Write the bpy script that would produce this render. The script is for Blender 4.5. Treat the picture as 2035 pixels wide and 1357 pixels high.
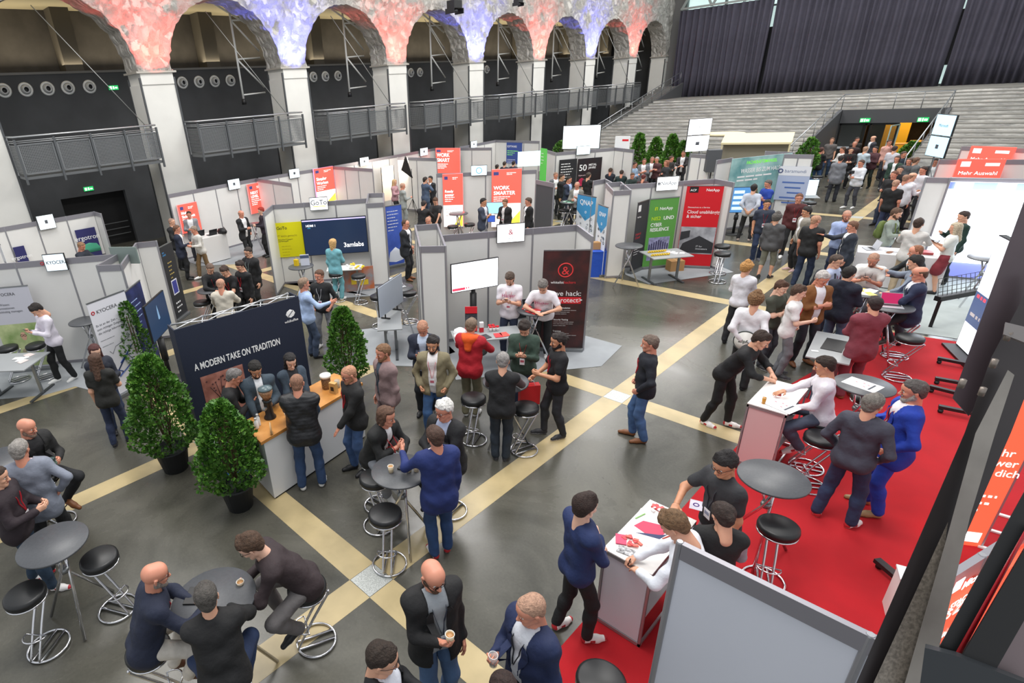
import bpy, bmesh, math, random
import numpy as np
from mathutils import Vector, Matrix, noise as mnoise
for o in list(bpy.data.objects): bpy.data.objects.remove(o)
SC = bpy.context.scene
COL = SC.collection
R = math.radians
random.seed(7)
# ---------------------------------------------------------------- camera
CAMF, CX, CY, CH = 1111.788, 786.459, 714.352, 5.2
TH, RO, YA = 0.44334734, -0.07186032, 0.85738412
WH = 2.45            # height of the exhibition walls
_f = Vector((-math.sin(YA)*math.cos(TH), math.cos(YA)*math.cos(TH), -math.sin(TH)))
_r = Vector((math.cos(YA), math.sin(YA), 0)); _u = _r.cross(_f)
_r, _u = math.cos(RO)*_r+math.sin(RO)*_u, -math.sin(RO)*_r+math.cos(RO)*_u
cam = bpy.data.objects.new('camera', bpy.data.cameras.new('camera')); COL.objects.link(cam)
cam.matrix_world = Matrix(((_r.x, _u.x, -_f.x, 0), (_r.y, _u.y, -_f.y, 0), (_r.z, _u.z, -_f.z, CH), (0, 0, 0, 1)))
cam.data.sensor_width = 36; cam.data.lens = CAMF/2035*36
cam.data.shift_x = (1017.5-CX)/2035; cam.data.shift_y = (CY-678.5)/2035
cam.data.clip_start = .05; cam.data.clip_end = 300
SC.camera = cam
def ray(x, y): return _r*((x-CX)/CAMF)-_u*((y-CY)/CAMF)+_f
def P(x, y, z=0.0):                 # measured point of the photograph on the horizontal plane z
    d = ray(x, y); return Vector((0, 0, CH))+d*((z-CH)/d.z)
def PX(x, y, X):
    d = ray(x, y); return Vector((0, 0, CH))+d*(X/d.x)
def PY(x, y, Y):
    d = ray(x, y); return Vector((0, 0, CH))+d*(Y/d.y)
# ---------------------------------------------------------------- world, exposure, hall lamps
SC.view_settings.view_transform = 'Standard'; SC.view_settings.look = 'None'
SC.view_settings.gamma = 1; SC.view_settings.exposure = 0.52
SC.view_settings.use_curve_mapping = False
w = bpy.data.worlds.new('hall_daylight'); SC.world = w; w.use_nodes = True
w.node_tree.nodes['Background'].inputs[0].default_value = (.92, .96, 1, 1)
w.node_tree.nodes['Background'].inputs[1].default_value = .55
def area(name, loc, size, power, color=(1, 1, 1), rot=(0, 0, 0), sy=None):
    l = bpy.data.lights.new(name, 'AREA'); l.energy = power; l.color = color
    l.shape = 'RECTANGLE'; l.size = size; l.size_y = sy or size
    o = bpy.data.objects.new(name, l); COL.objects.link(o); o.location = loc; o.rotation_euler = rot; return o
for yy in (3, 15, 27, 39):
    for xx in (-15, -4):
        area('hall_lamp', (xx, yy, 13.5), 5, 700, (1, .97, .93))
# ---------------------------------------------------------------- materials
MATS = {}
def lin(c):
    if isinstance(c, str):
        c = tuple(int(c[i:i+2], 16)/255 for i in (0, 2, 4))
    return tuple((x/12.92 if x <= .04045 else ((x+.055)/1.055)**2.4) for x in c)
def mat(c, rough=.6, metal=0, emit=0, nz=0, nscale=8, bump=0, bscale=60, alpha=1, coat=0, c2=None, trans=0):
    key = (str(c), rough, metal, emit, nz, nscale, bump, bscale, alpha, coat, str(c2), trans)
    if key in MATS: return MATS[key]
    m = bpy.data.materials.new('mat_%d' % len(MATS)); m.use_nodes = True
    nt = m.node_tree; b = nt.nodes['Principled BSDF']; L = nt.links
    col = (*lin(c), 1); b.inputs['Base Color'].default_value = col
    b.inputs['Roughness'].default_value = rough; b.inputs['Metallic'].default_value = metal
    if alpha < 1: b.inputs['Alpha'].default_value = alpha
    if trans: b.inputs['Transmission Weight'].default_value = trans
    if coat: b.inputs['Coat Weight'].default_value = coat
    if emit:
        b.inputs['Emission Color'].default_value = col; b.inputs['Emission Strength'].default_value = emit
    tc = nt.nodes.new('ShaderNodeTexCoord')
    if nz or c2:
        n = nt.nodes.new('ShaderNodeTexNoise'); n.inputs['Scale'].default_value = nscale; n.inputs['Detail'].default_value = 5
        L.new(tc.outputs['Object'], n.inputs['Vector'])
        rp = nt.nodes.new('ShaderNodeValToRGB'); L.new(n.outputs['Fac'], rp.inputs[0])
        a = c2 and lin(c2) or tuple(x*(1-nz) for x in col[:3])
        d = c2 and col[:3] or tuple(min(1, x*(1+nz)) for x in col[:3])
        rp.color_ramp.elements[0].position = .35; rp.color_ramp.elements[1].position = .65
        rp.color_ramp.elements[0].color = (*a, 1); rp.color_ramp.elements[1].color = (*d, 1)
        L.new(rp.outputs[0], b.inputs['Base Color'])
        if emit: L.new(rp.outputs[0], b.inputs['Emission Color'])
    if bump:
        n = nt.nodes.new('ShaderNodeTexNoise'); n.inputs['Scale'].default_value = bscale; n.inputs['Detail'].default_value = 4
        L.new(tc.outputs['Object'], n.inputs['Vector'])
        bp = nt.nodes.new('ShaderNodeBump'); bp.inputs['Strength'].default_value = min(1, bump*4); bp.inputs['Distance'].default_value = .02*bump*2
        L.new(n.outputs['Fac'], bp.inputs['Height']); L.new(bp.outputs[0], b.inputs['Normal'])
    MATS[key] = m; return m
CHROME = mat('d8d8dc', .16, 1); ALU = mat('a9a9ad', .38, .7); STEEL = mat('8d9092', .4, .8)
BLACK = mat('18181a', .5); BLACKL = mat('1c1c1e', .35, nz=.15, nscale=20); WHITE = mat('e6e6e4', .5, nz=.02, nscale=3)
PANEL = mat('dddcd9', .45, nz=.02, nscale=2); TABLETOP = mat('4c4e52', .4, nz=.08, nscale=40); PAPER = mat('f2f2f4', .6)
RED = mat('d8202e', .5); NAVYB = mat('1c2438', .7, bump=.1)
def scr(c, e=1.0): return mat(c, .3, emit=e)
# ---------------------------------------------------------------- mesh builder
class MB:
    def __init__(s): s.v = []; s.f = []; s.m = []; s.sm = []
    def add(s, vs, fs, mi=0, smooth=False):
        n = len(s.v); s.v += [tuple(v) for v in vs]
        for f in fs: s.f.append([i+n for i in f]); s.m.append(mi); s.sm.append(smooth)
        return s
    def box(s, x0, y0, z0, x1, y1, z1, mi=0, M=None):
        vs = [(x, y, z) for z in (z0, z1) for y in (y0, y1) for x in (x0, x1)]
        if M is not None: vs = [M @ Vector(v) for v in vs]
        return s.add(vs, [(0, 2, 3, 1), (4, 5, 7, 6), (0, 1, 5, 4), (2, 6, 7, 3), (0, 4, 6, 2), (1, 3, 7, 5)], mi)
    def bar(s, a, b, w, d=None, mi=0, up=(0, 0, 1)):       # rectangular bar from a to b
        a = Vector(a); b = Vector(b); d = d or w; t = (b-a).normalized(); u = Vector(up)
        if abs(t.dot(u)) > .99: u = Vector((0, 1, 0))
        x = t.cross(u).normalized(); y = x.cross(t)
        vs = [p+x*(i*w/2)+y*(j*d/2) for p in (a, b) for i, j in ((-1, -1), (1, -1), (1, 1), (-1, 1))]
        return s.add(vs, [(0, 1, 2, 3), (7, 6, 5, 4), (0, 4, 5, 1), (1, 5, 6, 2), (2, 6, 7, 3), (3, 7, 4, 0)], mi)
    def tube(s, pts, r, n=8, closed=False, mi=0, rs=None):
        pts = [Vector(p) for p in pts]; k = len(pts); vs = []; prev = None
        for i, p in enumerate(pts):
            a = pts[(i-1) % k] if (closed or i > 0) else p; b = pts[(i+1) % k] if (closed or i < k-1) else p
            t = (b-a).normalized()
            if prev is None:
                u = t.orthogonal().normalized()
            else:
                u = prev-t*prev.dot(t)
                u = u.normalized() if u.length > 1e-6 else t.orthogonal().normalized()
            prev = u; v = t.cross(u); rr = rs[i] if rs else r
            vs += [p+u*(rr*math.cos(2*math.pi*j/n))+v*(rr*math.sin(2*math.pi*j/n)) for j in range(n)]
        fs = [(i*n+j, i*n+(j+1) % n, ((i+1) % k)*n+(j+1) % n, ((i+1) % k)*n+j) for i in range(k if closed else k-1) for j in range(n)]
        if not closed: fs += [tuple(range(n-1, -1, -1)), tuple((k-1)*n+j for j in range(n))]
        return s.add(vs, fs, mi, True)
    def ring(s, c, R_, r, n=28, m=8, axis='z', mi=0):
        pts = []
        for i in range(n):
            a = 2*math.pi*i/n; x, y = R_*math.cos(a), R_*math.sin(a)
            pts.append(Vector(c)+(Vector((x, y, 0)) if axis == 'z' else Vector((x, 0, y)) if axis == 'y' else Vector((0, x, y))))
        return s.tube(pts, r, m, True, mi)
    def lathe(s, prof, n=24, c=(0, 0, 0), mi=0, smooth=True, M=None, sx=1, sy=1):
        vs = [Vector((c[0]+r*sx*math.cos(2*math.pi*j/n), c[1]+r*sy*math.sin(2*math.pi*j/n), c[2]+z)) for r, z in prof for j in range(n)]
        if M is not None: vs = [M @ v for v in vs]
        k = len(prof)
        fs = [(i*n+j, i*n+(j+1) % n, (i+1)*n+(j+1) % n, (i+1)*n+j) for i in range(k-1) for j in range(n)]
        fs += [tuple(range(n-1, -1, -1)), tuple((k-1)*n+j for j in range(n))]
        return s.add(vs, fs, mi, smooth)
    def poly(s, pts, z0, z1, mi=0):            # horizontal prism
        n = len(pts); vs = [(p[0], p[1], z0) for p in pts]+[(p[0], p[1], z1) for p in pts]
        return s.add(vs, [tuple(range(n-1, -1, -1)), tuple(range(n, 2*n))]+[(i, (i+1) % n, n+(i+1) % n, n+i) for i in range(n)], mi)
    def mesh(s, name, mats):
        me = bpy.data.meshes.new(name); me.from_pydata(s.v, [], s.f)
        for m in (mats if isinstance(mats, (list, tuple)) else [mats]): me.materials.append(m)
        me.polygons.foreach_set('material_index', s.m); me.polygons.foreach_set('use_smooth', s.sm)
        me.update(); return me
def link(name, data, parent=None, loc=None, rotz=0, label=None):
    o = bpy.data.objects.new(name, data); COL.objects.link(o)
    if parent: o.parent = parent
    if loc is not None: o.location = loc
    if rotz: o.rotation_euler = (0, 0, rotz)
    if label: o['label'] = label
    return o
def part(name, mb, m, parent=None, loc=None, rotz=0, label=None, bevel=0):
    o = link(name, mb.mesh(name, m), parent, loc, rotz, label)
    if bevel:
        b = o.modifiers.new('bevel', 'BEVEL'); b.width = bevel; b.segments = 2; b.limit_method = 'ANGLE'
    return o
def tag(o, label, cat, group=None):
    o['label'] = label; o['category'] = cat
    if group: o['group'] = group
    return o
def thing(name, label, cat, loc=(0, 0, 0), rotz=0, group=None):
    o = bpy.data.objects.new(name, None); COL.objects.link(o); o.empty_display_size = .1
    o.location = loc; o.rotation_euler = (0, 0, rotz); return tag(o, label, cat, group)
def struct(name, mb, m, parent=None, kind='structure'):
    o = part(name, mb, m, parent)
    if not parent: o['kind'] = kind
    return o
def dup(root, loc, rotz, label, group=None):
    def cp(o, par):
        c = o.copy(); COL.objects.link(c)
        if par: c.parent = par
        for ch in CH_[o.name]: cp(ch, c)
        return c
    for o in [root]+list(root.children_recursive): CH_[o.name] = list(o.children)
    c = cp(root, None); c.location = loc; c.rotation_euler = (0, 0, rotz); c['label'] = label
    if group: c['group'] = group
    return c
CH_ = {}
def face_of(o):                     # printed matter belongs to the sheet or display it is printed on
    for c in o.children:
        if c.name.split('.')[0] in ('sheet', 'panel', 'display', 'fabric', 'print', 'board', 'slogan_bar') and c.location.length < 1e-6: return c
    return o
def text(parent, s, size, x, z, y, m, align='LEFT', name='lettering', bold=0, axis='xz', sx=1, spacing=1):
    """lettering on the front (-y) face of its parent, local x to the right, z up; axis 'xy' lies flat"""
    cu = bpy.data.curves.new('t', 'FONT'); cu.body = s; cu.size = size; cu.align_x = align; cu.offset = bold*.3; cu.extrude = .0008
    cu.space_line = spacing
    o = bpy.data.objects.new('t', cu); COL.objects.link(o)
    me = bpy.data.meshes.new_from_object(o); bpy.data.objects.remove(o)
    if axis == 'xz': me.transform(Matrix(((sx, 0, 0, x), (0, 0, -1, y), (0, 1, 0, z), (0, 0, 0, 1))))
    else: me.transform(Matrix(((sx, 0, 0, x), (0, 1, 0, z), (0, 0, 1, y), (0, 0, 0, 1))))
    me.materials.clear(); me.materials.append(m)
    return link(name, me, face_of(parent))
def lines(parent, x, z, w, n, y, m, gap=.05, h=.014, name='small_print'):
    """rows of print too small to read"""
    mb = MB(); rr = random.Random(int(x*1000+z*77+n))
    for i in range(n):
        zz = z-i*gap; xx = x; end = x+w*(rr.uniform(.6, 1) if i < n-1 else .5)
        while xx < end-.01:
            l = min(rr.uniform(.2, .6)*w/2.2, end-xx); mb.box(xx, y-.001, zz, xx+l, y, zz+h); xx += l+h*.8
    return part(name, mb, m, face_of(parent))
# ================================================================ THE SETTING
# floor
m = bpy.data.materials.new('polished_concrete'); m.use_nodes = True; nt = m.node_tree; L = nt.links; bs = nt.nodes['Principled BSDF']
tc = nt.nodes.new('ShaderNodeTexCoord')
def nn(scale, det=6, rough=.6, dist=0):
    n = nt.nodes.new('ShaderNodeTexNoise'); n.inputs['Scale'].default_value = scale; n.inputs['Detail'].default_value = det
    n.inputs['Roughness'].default_value = rough; n.inputs['Distortion'].default_value = dist; L.new(tc.outputs['Object'], n.inputs['Vector']); return n
n1 = nn(.55, 8, .62, .8); n2 = nn(30, 3)
rp = nt.nodes.new('ShaderNodeValToRGB'); L.new(n1.outputs['Fac'], rp.inputs[0])
e = rp.color_ramp.elements; e[0].position = .32; e[0].color = (*lin('403f39'), 1); e[1].position = .68; e[1].color = (*lin('5f5d54'), 1)
mx = nt.nodes.new('ShaderNodeMixRGB'); mx.blend_type = 'OVERLAY'; mx.inputs[0].default_value = .22
L.new(rp.outputs[0], mx.inputs[1]); L.new(n2.outputs['Fac'], mx.inputs[2]); L.new(mx.outputs[0], bs.inputs['Base Color'])
rr_ = nt.nodes.new('ShaderNodeMapRange'); L.new(n1.outputs['Fac'], rr_.inputs[0]); rr_.inputs[1].default_value = .3; rr_.inputs[2].default_value = .7
rr_.inputs[3].default_value = .16; rr_.inputs[4].default_value = .34; L.new(rr_.outputs[0], bs.inputs['Roughness'])
struct('floor', MB().box(-27, -6, -.1, 9, 48, 0), m)
INLAY = mat('b6a47b', .35, nz=.12, nscale=2.2)
k = 0
xs = [-4.02, -8.38, -12.73, -17.08]; ysb = [2.85, 8.7, 14.72, 20.5, 26.3]; hw = .185
def cuts(a, b, holes):
    out = []; c = a
    for h in holes: out.append((c, h-hw)); c = h+hw
    out.append((c, b)); return out
for x in xs:
    mb = MB()
    for a, b in cuts(-5.5, 31, ysb): mb.box(x-hw, a, 0, x+hw, b, .002)
    k += 1; struct('trim_%d' % k, mb, INLAY)
for y in ysb:
    mb = MB()
    for a, b in cuts(-21.8, 0.6, xs[::-1]): mb.box(a, y-hw, 0, b, y+hw, .002)
    k += 1; struct('trim_%d' % k, mb, INLAY)
mt = mat('b9bcb9', .45, .5, nz=.3, nscale=90)
for i, x in enumerate(xs):
    for j, y in enumerate(ysb):
        o = part('floor_plate', MB().box(x-hw+.006, y-hw+.006, -.01, x+hw-.006, y+hw-.006, .003), mt); o['kind'] = 'structure'
# arcade
STONE = bpy.data.materials.new('rough_limewashed_stone'); STONE.use_nodes = True; nt = STONE.node_tree; L = nt.links; bs = nt.nodes['Principled BSDF']
tc = nt.nodes.new('ShaderNodeTexCoord'); bs.inputs['Roughness'].default_value = .9
vo = nt.nodes.new('ShaderNodeTexVoronoi'); vo.inputs['Scale'].default_value = 3.2; vo.feature = 'DISTANCE_TO_EDGE'
n1 = nn(11, 8, .7); n3 = nn(1.5, 4)
mp = nt.nodes.new('ShaderNodeMixRGB'); mp.inputs[0].default_value = .16; L.new(tc.outputs['Object'], mp.inputs[1]); L.new(n1.outputs['Color'], mp.inputs[2]); L.new(mp.outputs[0], vo.inputs['Vector'])
ma = nt.nodes.new('ShaderNodeMath'); ma.operation = 'MULTIPLY_ADD'; ma.inputs[1].default_value = 1.6; L.new(vo.outputs['Distance'], ma.inputs[0]); L.new(n1.outputs['Fac'], ma.inputs[2])
bp = nt.nodes.new('ShaderNodeBump'); bp.inputs['Strength'].default_value = 1; bp.inputs['Distance'].default_value = .14; L.new(ma.outputs[0], bp.inputs['Height']); L.new(bp.outputs[0], bs.inputs['Normal'])
rp = nt.nodes.new('ShaderNodeValToRGB'); L.new(n3.outputs['Fac'], rp.inputs[0]); e = rp.color_ramp.elements
e[0].position = .3; e[0].color = (*lin('b9b5ad'), 1); e[1].position = .6; e[1].color = (*lin('d2cfc9'), 1); L.new(rp.outputs[0], bs.inputs['Base Color'])
PC = [3.03+5.805*i for i in range(9)]; XW = -22.0; XB = -23.15; ZS = 6.45; RA = 2.3; ZT = 12.5
PWID = 1.24
def jag(v, a): return mnoise.noise(Vector(v)*1.0)*a
vs, fs = [], []
def grid(nu, nv, fn):
    n0 = len(vs)
    for i in range(nu+1):
        for j in range(nv+1): vs.append(fn(i/nu, j/nv))
    for i in range(nu):
        for j in range(nv):
            a = n0+i*(nv+1)+j; fs.append((a, a+1, a+nv+2, a+nv+1))
def rad(y, z, th): return RA+.07*mnoise.noise(Vector((y*5, z*5, 3)))+.05*mnoise.noise(Vector((y*14, z*14, 9)))
for b in range(8):
    y0, y1 = PC[b], PC[b+1]; yc = (y0+y1)/2; hwid = (y1-y0)/2
    def inner(th):
        c, s_ = math.cos(th), math.sin(th); r_ = rad(yc+c*RA, ZS+s_*RA, th); return yc+c*r_, ZS+s_*r_
    def outer(th):
        c, s_ = math.cos(th), math.sin(th)
        t = min(hwid/abs(c) if abs(c) > 1e-6 else 1e9, (ZT-ZS)/s_ if s_ > 1e-6 else 1e9); return yc+c*t, ZS+s_*t
    def front(u, v):
        th = u*math.pi; a = inner(th); o_ = outer(th); y = a[0]*(1-v)+o_[0]*v; z = a[1]*(1-v)+o_[1]*v
        d = .20*mnoise.noise(Vector((y*1.3, z*1.3, 0)))+.11*mnoise.noise(Vector((y*4.3, z*4.3, 5)))
        return (XW+d*min(1, v*6+.15), y, z)
    def soff(u, v):
        th = u*math.pi; a = inner(th); g = 1+.012*mnoise.noise(Vector((a[0]*3, a[1]*3, v*6)))
        return (XW+(XB-XW)*v, yc+(a[0]-yc)*g, ZS+(a[1]-ZS)*g)
    grid(56, 34, front); grid(56, 8, lambda u, v: soff(1-u, v))
me = bpy.data.meshes.new('wall_arcade'); me.from_pydata(vs, [], fs); me.materials.append(STONE)
me.polygons.foreach_set('use_smooth', [True]*len(fs)); me.update()
o = link('wall_arcade', me); o['kind'] = 'structure'
mb = MB(); mb.box(XB, -5, ZS, XW, PC[0]-.0, ZT); mb.box(XB, PC[8], 0, XW-.0, 50.5, ZT)
struct('wall_arcade_ends', mb, STONE)
PLAST = mat('dcdbd6', .7, nz=.03, nscale=1.5, bump=.05, bscale=8); DK = mat('2e2f31', .6); EDGE = mat('55575a', .5, .5)
cap = mat('c9c7c0', .8)
for i, y in enumerate(PC):
    o = struct('pillar', MB().box(XB, y-PWID/2, 0, XW, y+PWID/2, ZS-.42), PLAST)
    mb = MB()
    for s_ in (-1, 1): mb.box(XW-.02, y+s_*PWID/2-.03, 0, XW+.03, y+s_*PWID/2+.03, ZS-.2); mb.box(XB-.02, y+s_*PWID/2-.03, 0, XB+.05, y+s_*PWID/2+.03, ZS-.2)
    part('edge_strip', mb, EDGE, o)
    part('cap_panel', MB().box(XB, y-PWID/2+.04, ZS-.42, XW+.035, y+PWID/2-.04, ZS-.06), PLAST, o)
    mb = MB().box(XB-.03, y-PWID/2-.09, ZS-.06, XW+.10, y+PWID/2+.09, ZS)
    for q in range(9): mb.lathe([(.0, 0), (.018, .0), (.018, .03), (0, .035)], 8, (XW+.07, y-.6+.15*q, ZS))
    part('cap_plate', mb, mat('b9b4ab', .5, .3), o)
# side room behind the arcade
DARKW = mat('3d3f42', .75, nz=.12, nscale=1.2); DARKW2 = mat('4a4744', .8, nz=.15, nscale=2)
mb = MB(); mb.box(-26.25, -5, 0, -26, 5.5, 2.25); mb.box(-26.25, 8.0, 0, -26, 50, 2.25); mb.box(-26.25, -5, 2.25, -26, 50, 6.72)
struct('wall_back', mb, DARKW)
struct('trim_20', MB().box(-27.2, -5, 6.68, -25.96, 50, 6.76), mat('6b6b69', .6))
struct('wall_back_upper', MB().box(-27.4, -5, 6.7, -27.15, 50, 9.1), DARKW2)
mb = MB().box(-27.4, -5, 8.9, -23.3, 50, 9.0)
struct('ceiling_side', mb, mat('c9bfa0', .7))
mb = MB()
struct('wall_side_end', MB().box(-27.4, 50, 0, -22.2, 50.3, 12), DARKW)
struct('side_floor', MB().box(-27, -6, .0, -26.9, 50, .05), DARKW)
struct('door_1', MB().box(-26.9, 5.2, 0, -26.6, 8.3, 2.4), mat('0e0e10', .6))
mb = MB()
for z in (.45, .7, .95): mb.bar((-26.3, 5.6, z), (-26.3, 7.9, z), .03)
struct('door_1_rail', mb, STEEL)
for i, y in enumerate(PC[:-1]):
    struct('wall_column', MB().box(-27.1, y+4.1, 6.76, -26.3, y+4.75, 8.9), mat('57534c', .8))
# vents
def vent(y, lab):
    o = thing('ventilation_nozzle', lab, 'vent', (-26, y, 6.2), 0, 'nozzle row on the dark wall')
    M = Matrix.Rotation(R(90), 4, 'Y')
    part('flange', MB().lathe([(.0, 0), (.235, 0), (.245, .02), (.17, .05), (.17, .02), (0, .02)], 24, M=M), mat('dcdedd', .5), o)
    part('nozzle', MB().lathe([(.15, .0), (.16, .06), (.125, .17), (.085, .2), (.085, .08), (0, .08)], 24, M=M), mat('b6b8b9', .45), o)
    part('opening', MB().lathe([(.0, .081), (.084, .082), (.084, .09), (0, .09)], 20, M=M), BLACK, o)
ordn = ['first', 'second', 'third', 'fourth', 'fifth', 'sixth', 'seventh', 'eighth', 'ninth', 'tenth', 'eleventh', 'twelfth', 'thirteenth', 'fourteenth', 'fifteenth', 'sixteenth']
n = 0
for q in (4.79, 5.49, 6.22, 6.93, 7.71, 11.5, 12.26, 13, 13.77, 18.37, 19.12, 19.93, 25.21, 25.94, 32.06):
    vent(q, 'round white ventilation nozzle on the dark wall, %s from the left end of the row' % ordn[n]); n += 1
# exit signs
def exit_sign(loc, rz, lab, w_=.36, h_=.16):
    o = thing('exit_sign', lab, 'sign', loc, rz)
    part('housing', MB().box(-w_/2, -.03, 0, w_/2, .03, h_), scr('1fae5a', .8), o)
    part('pictogram', MB().box(-.03, -.034, .03, .02, -.031, h_-.03).box(.05, -.034, .05, w_/2-.04, -.031, h_-.06).box(-w_/2+.03, -.034, .03, -.07, -.031, h_-.03), scr('f4fff6', 1.2), o)
exit_sign((-25.972, 8.59, 6.05), R(90), 'small green exit sign right of the leftmost five wall nozzles')
exit_sign((-25.972, 6.62, 2.42), R(90), 'green exit sign above the dark side doorway')
# balconies
MESH = bpy.data.materials.new('perforated_metal'); MESH.use_nodes = True; nt = MESH.node_tree; L = nt.links; bs = nt.nodes['Principled BSDF']
bs.inputs['Base Color'].default_value = (*lin('85888a'), 1); bs.inputs['Metallic'].default_value = .5; bs.inputs['Roughness'].default_value = .5
tc = nt.nodes.new('ShaderNodeTexCoord'); ck = nt.nodes.new('ShaderNodeTexVoronoi'); ck.inputs['Scale'].default_value = 22; ck.inputs['Randomness'].default_value = 0
L.new(tc.outputs['Object'], ck.inputs['Vector']); mth = nt.nodes.new('ShaderNodeMath'); mth.operation = 'GREATER_THAN'; mth.inputs[1].default_value = .5
L.new(ck.outputs['Distance'], mth.inputs[0]); L.new(mth.outputs[0], bs.inputs['Alpha'])
DST = mat('5e6164', .5, .6)
def balcony(y0, y1, lab):
    o = thing('balcony', lab, 'balcony', (-21.6, (y0+y1)/2, 3.6), 0, 'steel balconies in the arches')
    h = (y1-y0)/2
    part('deck', MB().box(-1.2, -h, -.08, .65, h, .0), mat('6a6d6f', .5, .5), o)
    mb = MB()
    n_ = 4
    for k in range(n_):
        a = -h+2*h*k/n_+.06; b = -h+2*h*(k+1)/n_-.06
        mb.box(.62, a, .08, .632, b, .92)
        pm = MB()
        for za in (.08, .92): pm.bar((.63, a, za), (.63, b, za), .03)
        for ya in (a, b): pm.bar((.63, ya, .08), (.63, ya, .92), .03)
        part('panel_frame', pm, STEEL, o)
    for s_ in (-1, 1): mb.box(-.4, s_*h-.005, .08, .6, s_*h+.005, .92)
    part('mesh_panel', mb, MESH, o)
    for k in range(n_+1):
        yy = -h+2*h*k/n_
        part('post', MB().box(.64, yy-.03, -.22, .70, yy+.03, 1.08), DST, o)
    mb = MB()
    for z, r_ in ((1.15, .028), (1.03, .012), (.98, .012)):
        mb.tube([(-.4, -h, z), (.66, -h, z), (.66, h, z), (-.4, h, z)], r_, 8)
    for s_ in (-1, 1): mb.bar((-.4, s_*h, 0), (-.4, s_*h, 1.15), .04)
    part('handrail', mb, mat('b4b6b8', .35, .7), o)
bl = ['nearest and leftmost of', 'second from the left of', 'third from the left of', 'fourth from the left of', 'fifth from the left of', 'sixth from the left of', 'farthest of']
for i in range(7):
    balcony(PC[i]+.66, PC[i+1]-.5-(.1 if i else .35), 'grey steel balcony with mesh panels, %s the row under the arches' % bl[i])
# steel trusses and cables seen through the arches
for i in range(1, 8):
    y = PC[i]+5.805-1.9 if i < 8 else 0
    yv = PC[i]+4.3; x = -23.9
    o = thing('steel_truss', 'white tubular steel truss behind the arch, %s from the left' % ordn[i-1], 'truss', (x, yv, 5.4), 0, 'trusses behind the arches')
    W = mat('d6d8d6', .4); b_ = MB()
    b_.tube([(0, 0, 0), (0, 0, 3.4)], .045)
    part('upright', b_, W, o)
    for z in (.15, 1.5, 2.9): part('strut', MB().tube([(0, 0, z), (0, 1.1, z+.05)], .032), W, o)
    for a_, b_, r_ in (((0, 0, 1.5), (0, 1.1, .4), .036), ((0, 0, 2.9), (0, 1.1, 1.8), .036), ((0, -.6, 3.45), (0, 1.1, 2.6), .04)): part('diagonal', MB().tube([a_, b_], r_), W, o)
    part('spotlight', MB().lathe([(.0, 0), (.08, 0), (.1, -.22), (0, -.22)], 12, (0, 0, 0)), BLACK, o)
for i in range(0, 7):
    o = part('suspension_cable', MB().tube([(-22.6, PC[i]+2.6, 8.4), (-21.6, PC[i]+4.9, 4.7)], .014, 6), mat('a0a2a0', .4, .6))
    tag(o, 'thin steel cable slanting down to the balcony railing, %s from the left' % ordn[i], 'cable', 'balcony cables')
# coloured uplights on the pillar caps
for i in range(1, 8):
    c = (1, .08, .06) if i % 2 else (.12, .14, 1)
    l = bpy.data.lights.new('uplight', 'SPOT'); l.energy = 620 if i % 2 else 950; l.color = c; l.spot_size = R(100); l.spot_blend = .9; l.shadow_soft_size = .1
    o = link('uplight', l, loc=(XW+.8, PC[i], ZS-.2)); d = Vector((-.5, 0, 1)); o.rotation_euler = d.to_track_quat('-Z', 'Y').to_euler()
# end wall: curtain, window band
YC = 48.0
CUR = mat('413f4b', .9, nz=.06, nscale=3)
segs = [(-20.9, PY(1522, 90, YC).x), (PY(1528, 90, YC).x, PY(1886, 100, YC).x), (PY(1891, 100, YC).x, 9)]
labs = ['dark violet-grey stage curtain in tight folds, at the left beside the arcade', 'wide dark violet-grey curtain in the middle of the end wall', 'dark violet-grey curtain at the right end of the end wall']
for (a, b), lb in zip(segs, labs):
    n_ = int((b-a)/.055); top = 9.25; mbv = []; fs_ = []
    for i in range(n_+1):
        x = a+(b-a)*i/n_; t = i*.9
        y = YC+.13*math.sin(t+1.3*math.sin(i*.13))+.05*math.sin(t*.37+2)
        for j, z in enumerate((3.5, 5, 7, top)):
            mbv.append((x+.03*math.sin(i*.21+j*1.3), y, z if j < 3 else z+.0))
    for i in range(n_):
        for j in range(3): fs_.append((i*4+j, i*4+j+4, i*4+j+5, i*4+j+1))
    me = bpy.data.meshes.new('curtain'); me.from_pydata(mbv, [], fs_); me.materials.append(CUR); me.polygons.foreach_set('use_smooth', [True]*len(fs_)); me.update()
    o = link('curtain', me); tag(o, lb, 'curtain')
    s_ = o.modifiers.new('thickness', 'SOLIDIFY'); s_.thickness = .01
WG = mat('bcd2cf', .2, emit=.7)
struct('window_1', MB().box(-20.9, 49.2, 3.6, 9, 49.25, 12.5), WG)
mb = MB()
for i in range(12): mb.box(-20.9+2.7*i-.06, 48.9, 3.6, -20.9+2.7*i+.06, 49.15, 12.5)
for z in (5.2, 7, 8.9, 10.6): mb.box(-20.9, 48.9, z-.05, 9, 49.15, z+.05)
struct('window_1_frame', mb, mat('6c7472', .5, .3))
mb = MB(); 
mb.bar((-20.9, 48.0, 9.36), (9, 48.0, 9.36), .12); mb.bar((-20.9, 48.2, 11.2), (9, 48.2, 11.2), .2)
for i in range(14):
    x = -20.9+2.1*i; mb.bar((x, 48.1, 9.3), (x+1.05, 48.1, 11.2), .13); mb.bar((x+1.05, 48.1, 11.2), (x+2.1, 48.1, 9.3), .13)
struct('roof_truss', mb, mat('8f9693', .5, .3))
struct('wall_end', MB().box(-22, 49.3, 0, 9, 49.5, 12.5), mat('6d6c6b', .8))
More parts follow.
